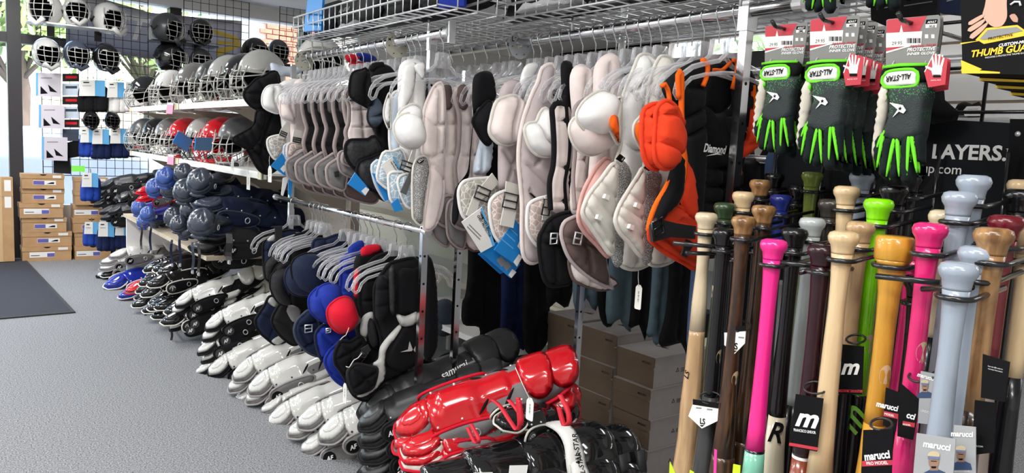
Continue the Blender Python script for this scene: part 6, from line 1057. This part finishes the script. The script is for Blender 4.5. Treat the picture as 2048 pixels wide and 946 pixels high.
bat(1832, 487, 57, 'b_magenta', 'magenta bat half hidden behind the amber one', fat=1.1); bat(1861, 456, 66, 'b_magenta', 'magenta bat with full knob showing', .3, 'b_magenta', dot=(.19, .8)); bat(1891, 430, 62, 'maple_pale', 'pale wood bat between magenta and blue grey bats', .2, 'b_black'); bat(1920, 393, 65, 'b_bluegrey', 'blue grey bat, second farthest under the website lettering'); bat(1948, 360, 64, 'b_bluegrey', 'blue grey bat, farthest and rightmost under the website lettering')
bat(1918, 536, 74, 'b_bluegrey', 'blue grey bat nearest to the viewer with portrait tag', fat=1.1); bat(1956, 504, 72, 'b_bluegrey', 'blue grey bat just behind the nearest one', fat=1.1); bat(1988, 467, 73, 'flame_light', 'brown grained wood bat with tan knob at the right', .25, 'flame'); bat(2013, 441, 67, 'b_wine', 'wine red bat behind the brown grained one', .22, 'b_taupe'); bat(2042, 388, 62, 'b_black', 'black bat cut by the right edge'); bat(2046, 368, 56, 'maple', 'natural wood bat at the right edge', .2, 'maple'); bat(2062, 470, 66, 'maple', 'natural wood bat mostly outside the right edge', .22, 'b_black'); bat(1985, 520, 58, 'b_black', 'black bat deep between the blue grey and brown ones')
bat(1470, 486, 44, 'b_black', 'black bat low between the pale and brown ones'); bat(1512, 470, 44, 'b_black', 'black bat behind the hot pink one on its left'); bat(1840, 560, 60, 'b_black', 'black bat hidden between amber and nearest blue grey'); bat(1742, 500, 52, 'b_black', 'black bat hidden between lime and amber')
for a, b in (((1347, 486, 1.6), (1478, 498, 1.62)), ((1372, 506, 1.62), (1450, 508, 1.66)), ((1560, 525, 1.38), (1662, 536, 1.36)), ((1600, 545, 1.34), (1665, 530, 1.38)), ((1752, 552, 1.16), (1880, 566, 1.1)), ((1845, 578, 1.1), (1945, 574, 1.02)), ((1880, 500, 1.2), (2000, 480, 1.15))): MB().tube([atD(*a), atD(*b)], .0048, 7).build('peg', 'black_metal', bats)
for yy in np.linspace(.35, 1.15, 7): MB().tube([(1.71, yy, 1.0), (1.71, yy, 1.3)], .004, 6).build('upright_wire', 'black_metal', bats)
MB().box((1.7, .25, 1.06), (1.72, 1.3, 1.085)).build('back_bar', 'black_metal', bats, False)
def decal(i, s, hgt, w, m, rot=0, hr=1.3, shear=.35, side=0):
    t, p, at, dv, sd = BK[i]; r = at(-hgt)+.0006; d2 = (dv*math.cos(side)+sd*math.sin(side)); s2 = Vector((0, 0, 1)).cross(d2); a = D2(rot); f = Fr(p+Vector((0, 0, -hgt))+d2*r, s2*math.cos(a)+Vector((0, 0, math.sin(a))), Vector((0, 0, math.cos(a)))-s2*math.sin(a)); text(s, f, (-w/2, -w*.3), (w/2, -w*.3), m, t, .0008, hr, shear, .02)
IX = {o[0]['label']: k for k, o in enumerate(BK)}
decal(IX['black bat with cream barrel and script letter'], 'R', .405, .028, 'print_black'); decal(IX['lime green bat with black barrel and green script'], 'm', .39, .045, 'b_lime', 62); decal(IX['pale natural wood bat at the left end of the rack'], 'LS', .36, .018, 'print_black', 80, 1., .2, -.7)
def bcard(px, X, label, m='print_black', grp='bat hang tags', nm='bat_tag'):
    f = XF(X); t = T(nm, label, 'tag', f.p(*PX(f, px)[0]), grp); MB().prism(f, PX(f, px), -.0008, .0008).build('card', m, t, False); return t, f.up(.001)
def loop(t, f, x, y, w, m='cage_black'): c = f.uv(x, y); r = abs(f.uv(x+w, y)[0]-c[0]); MB().tube([f.p(c[0]+r*math.cos(a), c[1]+r*.35*math.sin(a), -.016-.016*math.sin(a)) for a in [2*math.pi*k/14 for k in range(14)]], .002, 6, True).build('elastic_loop', m, t)
def tx(t, f, s, a, b, m='print_white', hr=1., sh=0., bo=.0): text(s, f, f.uv(*a), f.uv(*b), m, t, .0004, hr, sh, bo)
t, f = bcard('1592,788 1647,797 1634,903 1578,892', 1.165, 'black hang tag with white script letter on the dark maroon bat'); tx(t, f, 'm', (1590, 850), (1640, 857), 'print_white', .85, .45, .03); tx(t, f, 'FRANCISCO LINDOR', (1588, 862), (1632, 868), 'print_white', 1.5, 0, .02); flat('red_band', 'print_red', f, PX(f, '1579,885 1636,895 1635,901 1578,891'), t, 0, .0004); loop(t, f, 1620, 778, 22)
t, f = bcard('1678,688 1728,693 1724,789 1675,788', 1.23, 'black hang tag with white script letter on the tan bat'); tx(t, f, 'm', (1682, 748), (1722, 748), 'print_white', .9, .45, .03); flat('red_band', 'print_red', f, PX(f, '1678,779 1725,780 1725,785 1678,784'), t, 0, .0004); tx(t, f, 'PRO MODEL', (1682, 784), (1722, 784), 'print_white', .8, 0, .01); loop(t, f, 1702, 680, 17); flat('card_edge', 'paper', f, PX(f, '1673,740 1677,740 1676,790 1672,790'), t, -.004, -.002)
for px, X, lb, k in (('1449,664 1492,661 1490,687 1469,708 1449,690', 1.29, 'white home plate shaped tag on the brown flame bat', 0), ('1386,808 1437,816 1435,842 1404,857 1377,832', 1.28, 'white home plate shaped tag on the black bat at the left', 1)):
    t, f = bcard(px, X, lb, 'paper'); q = S(px); tx(t, f, 'LS', (q[3][0]-6+(0 if k == 0 else 2), q[3][1]-10), (q[3][0]+7, q[3][1]-9+k), 'print_black', 1.1, .1, .03); flat('black_top', 'print_black', f, PX(f, [(q[0][0], q[0][1]-10), (q[1][0], q[1][1]-10), (q[1][0], q[1][1]+1), (q[0][0], q[0][1]+1)]), t, 0, .0006)
    for d in (0, 1): flat('print', 'print_grey', f, PX(f, [(q[0][0]+6+d*22, q[0][1]+6+d*3), (q[0][0]+17+d*22, q[0][1]+7+d*3), (q[0][0]+17+d*22, q[0][1]+10+d*3), (q[0][0]+6+d*22, q[0][1]+9+d*3)]), t, 0, .0004)
    flat('home_plate_mark', 'print_black', f, PX(f, [(q[3][0]-5, q[3][1]-7), (q[3][0]+5, q[3][1]-7), (q[3][0], q[3][1]-3)]), t, 0, .0003)
    loop(t, f, (q[0][0]+q[1][0])/2, q[0][1]-10, 20)
t, f = bcard('1727,860 1787,858 1783,960 1722,960', 1.1, 'black pro model hang tag below the amber bat'); tx(t, f, 'marucci', (1730, 921), (1783, 915), 'print_white', 1.25, .25, .035); flat('red_band', 'print_red', f, PX(f, '1724,922 1785,920 1785,930 1724,933'), t, 0, .0003); tx(t, f, 'PRO MODEL', (1734, 930), (1777, 928), 'print_white', 1.05, 0, .02); loop(t, f, 1752, 852, 20)
t, f = bcard('1772,775 1802,786 1797,866 1766,850', 1.18, 'black pro model hang tag behind the amber bat'); tx(t, f, 'marucci', (1752, 812), (1797, 823), 'print_white', 1.2, .25, .035); flat('red_band', 'print_red', f, PX(f, '1768,822 1797,828 1796,838 1767,832'), t, 0, .0003); tx(t, f, 'MODEL', (1769, 829), (1789, 834), 'print_white', 1., 0, .02)
t, f = bcard('1800,765 1840,800 1826,880 1795,872', 1.16, 'black pro model hang tag on the magenta bats'); tx(t, f, 'cci', (1813, 835), (1831, 840), 'print_white', 1.2, .25, .035); flat('red_band', 'print_red', f, PX(f, '1806,842 1830,846 1829,855 1805,850'), t, 0, .0003); tx(t, f, 'MODEL', (1806, 850), (1822, 852), 'print_white', 1., 0, .02); loop(t, f, 1830, 756, 22)
t, f = bcard('1966,708 2020,724 2010,804 1962,795', 1.03, 'black information card by the brown grained bat'); tx(t, f, 'Scan the QR code for', (1976, 733), (2006, 740), 'print_white', 1.2); tx(t, f, 'warranty information', (1976, 738), (2005, 745), 'print_white', 1.2)
t, f = bcard('1950,800 1994,806 1988,905 1944,910', 1.06, 'black card with website line at the brown bat'); tx(t, f, 'TS.COM', (1950, 893), (1966, 895), 'print_white', 1.1)
mat('photo_bg', (.34, .35, .36), .5); mat('skin_print', (.3, .17, .11), .5); mat('hair_print', (.55, .45, .28), .5); mat('band_print', (.13, .17, .3), .5); mat('jacket_print', (.03, .06, .14), .5)
def portrait(px, X, label, c, s, word):
    t, f = bcard(px, X, label, 'photo_bg'); P = lambda q: PX(f, [(c[0]+a*s, c[1]+b*s) for a, b in q]); E = lambda x, y, rx, ry: PX(f, [(c[0]+(x+rx*math.cos(k*.35))*s, c[1]+(y+ry*math.sin(k*.35))*s) for k in range(18)])
    for nm, m, q, h in (('printed_jacket', 'jacket_print', P([(-26, 40), (-24, 26), (-8, 18), (10, 18), (24, 24), (28, 40)]), .0002), ('printed_neck', 'skin_print', P([(-7, 8), (8, 8), (9, 20), (-8, 20)]), .0004), ('printed_face', 'skin_print', E(0, 2, 11, 14), .0006), ('printed_hair', 'hair_print', E(0, -13, 13, 8), .0008), ('printed_headband', 'band_print', P([(-12, -11), (12, -9), (12, -3), (-12, -5)]), .001), ('printed_beard', 'print_black', P([(-6, 11), (6, 11), (4, 15), (-4, 15)]), .0008), ('printed_eyes', 'print_black', P([(-6, -1), (6, 0), (6, 1.5), (-6, .5)]), .0008)):
        flat(nm, m, f, q[::-1] if sum((q[i-1][0]-q[i][0])*(q[i-1][1]+q[i][1]) for i in range(len(q))) > 0 else q, t, h-.0002, h)
    tx(t, f, word[0], *word[1:], 'print_white', 1.15, .25, .035); return t, f
portrait('1834,866 1912,878 1906,960 1826,958', 1.02, 'hang tag with a portrait print under the nearest blue grey bat', (1868, 922), .95, ('marucci', (1846, 893), (1903, 902)))[0]
t, f = portrait('1908,850 1952,854 1952,958 1906,958', 1.045, 'hang tag with a portrait print beside the nearest one', (1922, 908), .8, ('marucci', (1902, 872), (1948, 874))); tx(t, f, 'FRANCISCO LINDOR', (1906, 944), (1940, 944), 'print_white', 1.2)
t, f = portrait('1842,742 1872,748 1872,850 1836,846', 1.14, 'hang tag with a portrait print behind the nearest blue grey bat', (1850, 772), .6, ('marucci', (1834, 752), (1869, 762))); tx(t, f, 'LINDOR', (1842, 823), (1862, 828), 'print_white', 1.2); loop(t, f, 1870, 752, 14)
for px, X, m, lb in (('1429,898 1434,900 1432,960 1427,960', 1.2, 'pink_sticker', 'pink sticker strip between the left bats'), ('1340,923 1350,945 1350,965 1338,965', 1.25, 'lime_sticker', 'lime sticker on the pale wood bat barrel'), ('1467,928 1481,931 1479,960 1464,960', 1.2, 'lime_sticker', 'lime sticker on the black barrel'), ('1380,940 1388,944 1388,960 1378,960', 1.24, 'lime_sticker', 'lime sticker on the charcoal barrel')): bcard(px, X, lb, m, 'stickers on the bats', 'sticker')
# ================================================================ sign, gloves, thumb guard
f = XF(1.74); sg = T('sign_board', 'black header sign with white lettering LAYERS and a website behind the bats', 'sign', (1.74, .75, 1.2))
MB().prism(f, PX(f, '1560,222 2100,250 2100,640 1560,560'), -.015, -.001).build('board', mat('sign_black', (.008, .0095, .0115), .5, spec=.12), sg, False); fu = f
text('LAYERS.', fu, fu.uv(1864, 316), fu.uv(2012, 321), 'print_white', sg, .0005, 1.02, 0, .03); text('TM', fu, fu.uv(2012, 303), fu.uv(2024, 303), 'print_white', sg, .0005, 1, 0, .01); text('combatsportsgroup.com', fu, fu.uv(1677, 336), fu.uv(1922, 349), 'print_white', sg, .0005, 1.05, 0, .005); text('2', fu, fu.uv(1838, 388), fu.uv(1878, 389), 'charcoal', sg, .0004, 1.0, 0, .04)
flat('dark_border', 'print_black', fu, PX(fu, '2020,238 2060,238 2060,420 2012,420'), sg, 0, .0006); c = fu.uv(2036, 268); MB().lathe([(.0001, .004), (.005, .003), (.006, 0)], fu.p(*c), (-1, 0, 0), 12).build('screw', 'zinc', sg)
gt = T('wire_grid_panel', 'black heavy wire grid above the sign holding the glove hooks', 'wire grid', (1.77, .6, 1.4)); m = MB()
for z in (1.385, 1.48, 1.58, 1.68, 1.78, 1.9): m.tube([(1.77, .1, z), (1.77, 1.2, z)], .004, 6)
for y in np.arange(.1, 1.11, .2): m.tube([(1.775, y, 1.3), (1.775, y, 2.1)], .004, 6)
m.build('wires', 'black_metal', gt)
def icon_hand(f, cx, cy, s): return [PX(f, [(cx+a*s, cy+b*s) for a, b in q]) for q in ([(-9, 4), (-7, 12), (8, 12), (10, 0), (9, -6), (-7, -4)], [(-9, 4), (-20, -2), (-19, -5), (-6, 0)], [(-7, -3), (-9, -20), (-6, -21), (-3, -4)], [(-3, -4), (-3, -25), (0, -26), (1, -5)], [(2, -5), (4, -25), (7, -24), (5, -5)], [(6, -4), (11, -19), (14, -18), (10, -2)])]
def glovepack(ax, ay, k, X, label, tagpx=None, hand=None, size='MED'):
    f = XF(X); q = lambda s: PX(f, [(ax+(x-1530)*k, ay+(y-50)*k) for x, y in S(s)]); pt = lambda x, y: f.uv(ax+(x-1530)*k, ay+(y-50)*k); g = 'packaged gloves on hooks'
    t = T('glove_pack', label, 'gloves', f.p(*pt(1570, 60)), g)
    MB().prism(f, q('1531,54 1534,52 1613,45 1616,48 1616,60 1606,130 1530,132'), 0, .0012).build('card', mat('card_grey', (.2, .2, .19), .5) if 'card_grey' not in M else 'card_grey', t, False)
    flat('red_corner', 'print_red', f, q('1532,55 1534,53 1595,47 1583,72 1580,90 1531,103'), t, .0013, .0017); flat('white_star', 'paper', f, q('1552,74 1555,61 1558,74'), t, .0018, .002); flat('price_label', 'paper', f, q('1531,74 1588,71 1586,93 1531,97'), t, .0019, .0022); flat('white_edge', 'paper', f, q('1580,90 1582,91 1531,106 1531,103'), t, .0018, .002)
    for i in range(9): flat('barcode', 'print_black', f, q('%f,82 %f,82 %f,90 %f,90' % (1564+i*2.4, 1565+i*2.4+(i % 3)*.5, 1565+i*2.4+(i % 3)*.5, 1564+i*2.4)), t, .0023, .0025)
    flat('size_badge', 'print_black', f, q('1594,53 1612,52 1611,59 1593,60'), t, .0013, .0017); flat('size_badge', 'paper', f, q('1593,60 1611,59 1610,65 1593,66'), t, .0013, .0017); flat('hang_slot', 'print_red', f, q('1560,59 1584,55 1584,60 1560,64'), t, .0018, .002)
    for i in range(2): flat('tick_box', 'paper', f, q('%d,76 %d,76 %d,82 %d,82' % (1592+i*10, 1597+i*10, 1597+i*10, 1592+i*10)), t, .0013, .0017)
    for s, a, b, m_, hr in (('ADULT', (1596, 58.5), (1610, 57.5), 'print_white', 1.1), (size, (1598, 65), (1608, 64.5), 'print_black', 1.), ('PARTIAL PALM', (1569, 96.5), (1609, 94), 'print_red', .85), ('PROTECTIVE', (1564, 103), (1609, 100.5), 'print_white', 1.), ('INNER GLOVE', (1564, 109), (1608, 107), 'print_white', .85)): text(s, f, pt(*a), pt(*b), m_, t, .0024, hr, .15, .02)
    text('29.95', f, pt(1540, 93), pt(1556, 92), 'print_black', t, .0024, 1.); 
    for x in (1544, 1594): MB().tube([f.p(*pt(x, 118), .002), f.p(*pt(x-1, 128), .012)], .0008, 5).build('tie', 'web_white', t)
    fg = f.up(.004); gp = lambda nm, m_, s, th, dy, **o: pad(nm, m_, f.up(.004+dy), q(s), th=th, res=.008, parent=t, **o)
    gp('bone_side', 'bone', '1526,158 1543,158 1540,190 1530,236 1518,275 1511,262 1517,214', .016, .004, edge=.008)
    gp('back_of_hand', 'glove_dots', '1541,156 1602,152 1600,190 1593,236 1578,246 1556,250 1538,246 1527,244 1532,222 1539,190', .017, .003, edge=.012)
    for s in ('1517,244 1513,268 1520,276 1526,284 1533,262 1536,236 1528,232', '1531,238 1524,280 1523,296 1533,301 1541,294 1547,262 1552,238', '1549,240 1542,282 1538,301 1546,306 1556,298 1560,262 1562,240', '1560,238 1557,270 1557,304 1567,312 1577,306 1577,268 1579,236', '1576,234 1580,270 1586,298 1592,300 1593,270 1592,232'): gp('finger', 'glove_dark', s, .014, .006, edge=.01)
    for (x0, y0, x1, y1, w0, w1) in ((1536, 228, 1524, 286, .0034, .0022), (1533, 232, 1521, 264, .0026, .0016), (1553, 234, 1539, 300, .0036, .0022), (1556, 234, 1559, 300, .0036, .002), (1575, 229, 1571, 298, .0034, .002), (1578, 231, 1587, 294, .0036, .0024)):
        P = [pt(x0+(x1-x0)*k/8+1.2*math.sin(k/8*3.1), y0+(y1-y0)*k/8) for k in range(9)]
        MB().tube([f.p(u, v, .019+.0035*math.sin(k/8*3.1)) for k, (u, v) in enumerate(P)], [(w0+(w1-w0)*k/8)*k_ for k, k_ in enumerate((.5, .9, 1.1, 1.15, 1.1, 1.05, 1, .9, .6))], 8).build('finger_gusset', 'lime', t)
    gp('cuff', 'black', '1531,128 1602,124 1601,154 1568,160 1530,158', .012, .003, edge=.012); gp('strap_tab', 'paper', '1540,138 1582,133 1590,144 1588,156 1584,159 1537,160', .004, .017, edge=.005, pipe=('lime', .0028), pname='green_trim')
    gp('pull_tab', 'lime', '1534,164 1542,162 1541,178 1536,184 1531,182', .006, .014, edge=.006)
    MB().tube([fg.p(*pt(1531, 129), .008), fg.p(*pt(1560, 126), .016), fg.p(*pt(1602, 124.5), .008)], .003, 6).build('green_trim', 'lime', t)
    f3 = f.up(.027); text('ALL-STAR', f3, pt(1582, 139.5), pt(1542, 145), 'print_black', t, .0, 1.35, .2, .03)
    f4 = f.up(.0256); flat('star_emblem', 'print_white', f4, q('1547,185 1568,189 1573,197 1569,202 1562,199 1552,208 1560,196'), t, .0, .0012); c = pt(1564, 194.5); s_ = abs(pt(1567.5, 194.5)[0]-c[0]); flat('star_emblem', 'print_black', f4, star(c[0], c[1], s_), t, .0014, .0018)
    if tagpx:
        ft = f.up(.02); MB().prism(ft, PX(ft, tagpx), 0, .001).build('red_tag', 'print_red', t, False)
        for h_ in icon_hand(ft, *hand): flat('hand_icon', 'paper', ft, h_[::-1], t, .0012, .0016)
        flat('wrist_icon', 'print_black', ft, PX(ft, [(hand[0]-7, hand[1]+12), (hand[0]+8, hand[1]+12), (hand[0]+8, hand[1]+18), (hand[0]-7, hand[1]+18)]), t, .0012, .0016); text('PARTIAL PALM', ft, ft.uv(hand[0]-12, hand[1]+25), ft.uv(hand[0]+8, hand[1]+24), 'print_white', t, .0012)
        flat('white_edge', 'paper', ft, PX(ft, [S(tagpx)[-1], (S(tagpx)[-1][0]+2, S(tagpx)[-1][1]), (S(tagpx)[0][0]+1, S(tagpx)[0][1]+1), S(tagpx)[0]]), t, .0012, .0015)
    return t
def peg(X, Y, z, n, lb): t = T('peg_hook', lb, 'hook', (X, Y, z), 'glove hooks'); MB().tube([(X-.05, Y, z+.012), (X-.035, Y, z+.002), (1.77, Y, z)], .0042, 7).build('hook_wire', 'black_metal', t); MB().box((1.762, Y-.02, z-.025), (1.772, Y+.02, z+.015)).build('hook_plate', 'black_metal', t, False)
L1 = glovepack(1530, 50, 1., 1.46, 'lime and black glove pack, leftmost, size small', None, None, 'SML'); L2 = glovepack(1620, 36, 1.165, 1.4, 'lime and black glove pack, front one in the middle', '1701,106 1728,115 1722,169 1692,172 1687,146', (1707, 135, 1.)); L3 = glovepack(1772, 36, 1.27, 1.34, 'lime and black glove pack, front one on the right, extra large', '1867,108 1896,118 1891,169 1857,175 1849,144', (1874, 137, 1.15), 'XLG')
order = ('directly behind the front one', 'third from the front', 'fourth from the front', 'fifth from the front', 'farthest back')
for i in range(5):
    dup(L2, loc=L2.location+Vector((.03+.032*i, -.003*i, -.004*i)), label='lime and black glove pack in the middle row, '+order[i])
    if i < 3: dup(L3, loc=L3.location+Vector((.010+.008*i, .003*i, -.003*i)), label='lime and black glove pack in the right row, '+order[i])
dup(L1, loc=L1.location+Vector((.04, 0, -.004)), label='lime and black glove pack behind the leftmost one')
for b, d, lb in ((L2, (.05, .06, .315), 'lime and black glove pack of the top row, only fingers in view, left'), (L2, (.07, -.06, .31), 'lime and black glove pack of the top row, only fingers in view, middle'), (L3, (.1, -.0, .335), 'lime and black glove pack of the top row, only fingers in view, right')): dup(b, loc=b.location+Vector(d), label=lb)
for L, lb in ((L1, 'black hook through the leftmost glove card'), (L2, 'black hook through the middle glove cards'), (L3, 'black hook through the right glove cards')): peg(L.location.x, L.location.y, L.location.z, 5, lb)
f = XF(1.3); tb = T('thumb_guard_box', 'black and yellow thumb guard box with a hand picture at top right', 'box', f.p(*f.uv(1922, 80))); q = lambda s: PX(f, s)
MB().prism(f, q('1920,-40 2075,-40 2075,150 1925,146'), -.06, 0).build('box_body', 'print_black', tb, False); mat('skin_photo', (.62, .36, .26), .5); mat('skin_shade', (.5, .27, .19), .5); mat('box_yellow', (.85, .55, .02), .4)
for nm, m_, s, h in (('yellow_line', 'box_yellow', '1921,86 1952,82 1960,78 1968,84 2048,68 2075,64 2075,66 2048,72 1968,88 1958,82 1921,89', .0006), ('yellow_frame', 'box_yellow', '1951,80 1973,56 2035,50 2058,66 2058,70 2046,70 1968,84', .0005), ('window', 'print_grey', '1960,78 1976,60 2034,54 2046,62 1968,80', .0012), ('yellow_corner', 'box_yellow', '1922,120 1964,138 1950,146 1924,143', .0005), ('yellow_edge', 'box_yellow', '1922,138 2000,144 2000,147 1924,147', .0006)): flat(nm, m_, f, q(s)[::-1], tb, 0, h)
for nm, m_, s, h in (('printed_hand', 'skin_photo', '1983,-40 2012,-40 2014,10 2014,36 2004,52 1988,54 1974,44 1966,30 1970,14', .002), ('printed_finger', 'skin_photo', '1970,28 1966,36 1944,50 1938,50 1938,45 1956,34', .002), ('printed_finger', 'skin_photo', '1972,38 1964,50 1942,64 1936,62 1938,57 1958,44', .002), ('printed_finger', 'skin_photo', '1978,44 1968,60 1946,78 1940,76 1942,70 1962,54', .002), ('printed_thumb', 'skin_shade', '2020,32 2030,28 2037,38 2036,45 2028,44', .002)): MB().prism(f, [tuple(v) for v in smooth_loop(q(s), .004)][::-1], .0002, .0016 if 'hand' in nm else .0022).build(nm, m_, tb, False)
text('CUSTOM-MOLDED', f, f.uv(1998, 94), f.uv(2078, 82), 'print_white', tb, .0012, 1., .25, .03); text('THUMB GUARD', f, f.uv(1943, 114.5), f.uv(2082, 98), 'box_yellow', tb, .0012, 1.1, .2, .03); text('PROTECTIVE', f, f.uv(1977, 81), f.uv(2027, 72), 'print_black', tb, .002, 1., .1, .01); text('INCLUDES 2 PROTECTIVE THUMB GUARDS', f, f.uv(1971, 117), f.uv(2060, 106), 'print_white', tb, .0012, 1.1)
MB().tube([f.p(*f.uv(2022, 10), .002), f.p(*f.uv(2030, 4), .002), f.p(*f.uv(2040, 4), .002), f.p(*f.uv(2042, 12), .002)], .0016, 6).build('printed_swoosh', 'print_white', tb)
for k in range(3): d = T('thumb_guard_box', 'black thumb guard box %s behind the front one' % ('first', 'second', 'third')[k], 'box', (1.37+.065*k, .5, 1.45), 'thumb guard boxes'); fz = XF(1.364+.066*k); MB().prism(fz, [(a, b-.006*(k+1)) for a, b in q('1921,-40 2075,-40 2075,150 1926,146')], -.06, 0).build('box_body', 'print_black', d, False); MB().prism(fz, [(a, b-.006*(k+1)) for a, b in q('1926,140 2075,146 2075,150 1926,146')], 0, .001).build('bottom_trim', 'box_yellow', d, False)
# slatwall with shoe, dark packs
sw = T('slatwall_display', 'pale slatwall panel with dark joints behind the sign', 'slatwall', (2.6, .7, 1.3))
for i in range(7): MB().box((2.6, .1, 1.2+.095*i), (2.62, 1.5, 1.2+.095*i+.085)).build('slat', 'shelf_white', sw, False)
MB().box((2.62, .1, 1.15), (2.64, 1.5, 1.9)).build('backing', 'deck', sw, False)
f = XF(2.5); ac = T('acrylic_shelf', 'small clear shelf on the slatwall carrying a shoe', 'shelf', (2.5, .9, 1.5)); c = onX(1945, 238, 2.5); MB().box((2.44, c.y-.12, c.z-.006), (2.598, c.y+.2, c.z)).build('shelf_plate', 'clear_plastic', ac, False)
sh = T('display_shoe', 'black and white sports shoe with a price card on the slatwall', 'shoe', (2.5, c.y, c.z)); f = XF(2.47)
pad('upper', 'black', f, PX(f, '1907,226 1916,208 1932,204 1944,208 1958,203 1964,210 1962,228 1910,230'), th=.03, edge=.03, back=.9, res=.014, parent=sh); pad('sole', 'print_white', f, PX(f, '1906,228 1962,226 1964,234 1908,236'), th=.032, edge=.01, back=.9, res=.014, parent=sh); pad('stripe', 'print_white', f.up(.02), PX(f, '1910,222 1940,214 1942,217 1912,226'), th=.012, edge=.005, res=.01, parent=sh)
pc = T('price_card', 'white handwritten price card leaning on the shoe', 'card', (2.42, c.y, c.z)); f = XF(2.42); MB().prism(f, PX(f, '1926,222 1934,213 1960,212 1968,220 1962,232 1930,232'), 0, .002).build('card', 'paper', pc, False); text('Clearance', f, f.uv(1936, 220), f.uv(1956, 219), 'print_black', pc, .0022, .8, .2); text('49.99', f, f.uv(1938, 229), f.uv(1954, 228), 'print_black', pc, .0022, .9, .2)
for i, (px, X, m_, lb) in enumerate((('1790,-20 1876,-20 1872,52 1796,34', 1.57, 'charcoal', 'dark grey product pack above the right glove cards'), ('1878,-20 1922,-20 1918,30 1880,26', 1.55, 'navy', 'navy product pack left of the thumb guard box'), ('1740,-20 1790,-20 1790,60 1742,40', 1.575, 'black', 'black product pack between the glove rows'))):
    f = XF(X); t = T('product_pack', lb, 'package', f.p(*PX(f, px)[0]), 'dark packs above the gloves'); MB().prism(f, PX(f, px), -.015, 0).build('pack', m_, t, False); a = PX(f, px); flat('print', 'print_grey', f, [(a[3][0]+.01, a[3][1]+.02), (a[2][0]-.012, a[3][1]+.022), (a[2][0]-.012, a[3][1]+.024), (a[3][0]+.01, a[3][1]+.022)], t, .0003, .0008)
bgk = T('black_bag', 'black gear bag hanging behind the glove packs beside the slatwall', 'bag', (1.68, .8, 1.3)); pad('bag_body', 'black', XF(1.69), PX(XF(1.69), '1700,100 1870,120 1890,200 1915,240 1700,245'), th=.03, edge=.04, back=.5, res=.025, parent=bgk, wr=.005)
ws = T('plastic_sheet', 'folded pale plastic sheet lying above the far hangers', 'sheet', onY(575, 140, 3.72)); f = YF(3.72); pad('sheet', 'icewhite', f, PX(f, '541,126 566,132 590,133 600,126 613,124 608,140 592,150 570,153 548,152'), th=.012, edge=.02, res=.015, parent=ws)
for px, m_, lb in (('686,112 700,107 718,112 714,123 695,125', 'red_fabric', 'red cap seen behind the hanger row'), ('712,107 738,107 754,120 726,125', 'royal', 'blue cap seen behind the hanger row')):
    f = YF(4.2); t = T('sports_cap', lb, 'cap', f.p(*PX(f, px)[0]), 'caps behind the hangers'); MB().tube([f.p(*PX(f, px)[1], 0), f.p(PX(f, px)[1][0]+.02, 1.58, -.02)], .003, 5).build('hook', 'zinc', t); pad('crown', m_, f, PX(f, px), th=.05, edge=.06, back=.8, res=.02, parent=t, dome=.02); q = PX(f, px); pad('brim', m_, f.up(.03), [q[3], (q[3][0]+.05, q[3][1]-.02), (q[4][0] if len(q) > 4 else q[0][0], q[3][1]-.05), (q[-1][0], q[-1][1])], th=.01, edge=.02, res=.02, parent=t)
finish_texts()
for k, r in GU.items():
    if k not in uG:
        for ch in list(r.children): bpy.data.objects.remove(ch)
        bpy.data.objects.remove(r)
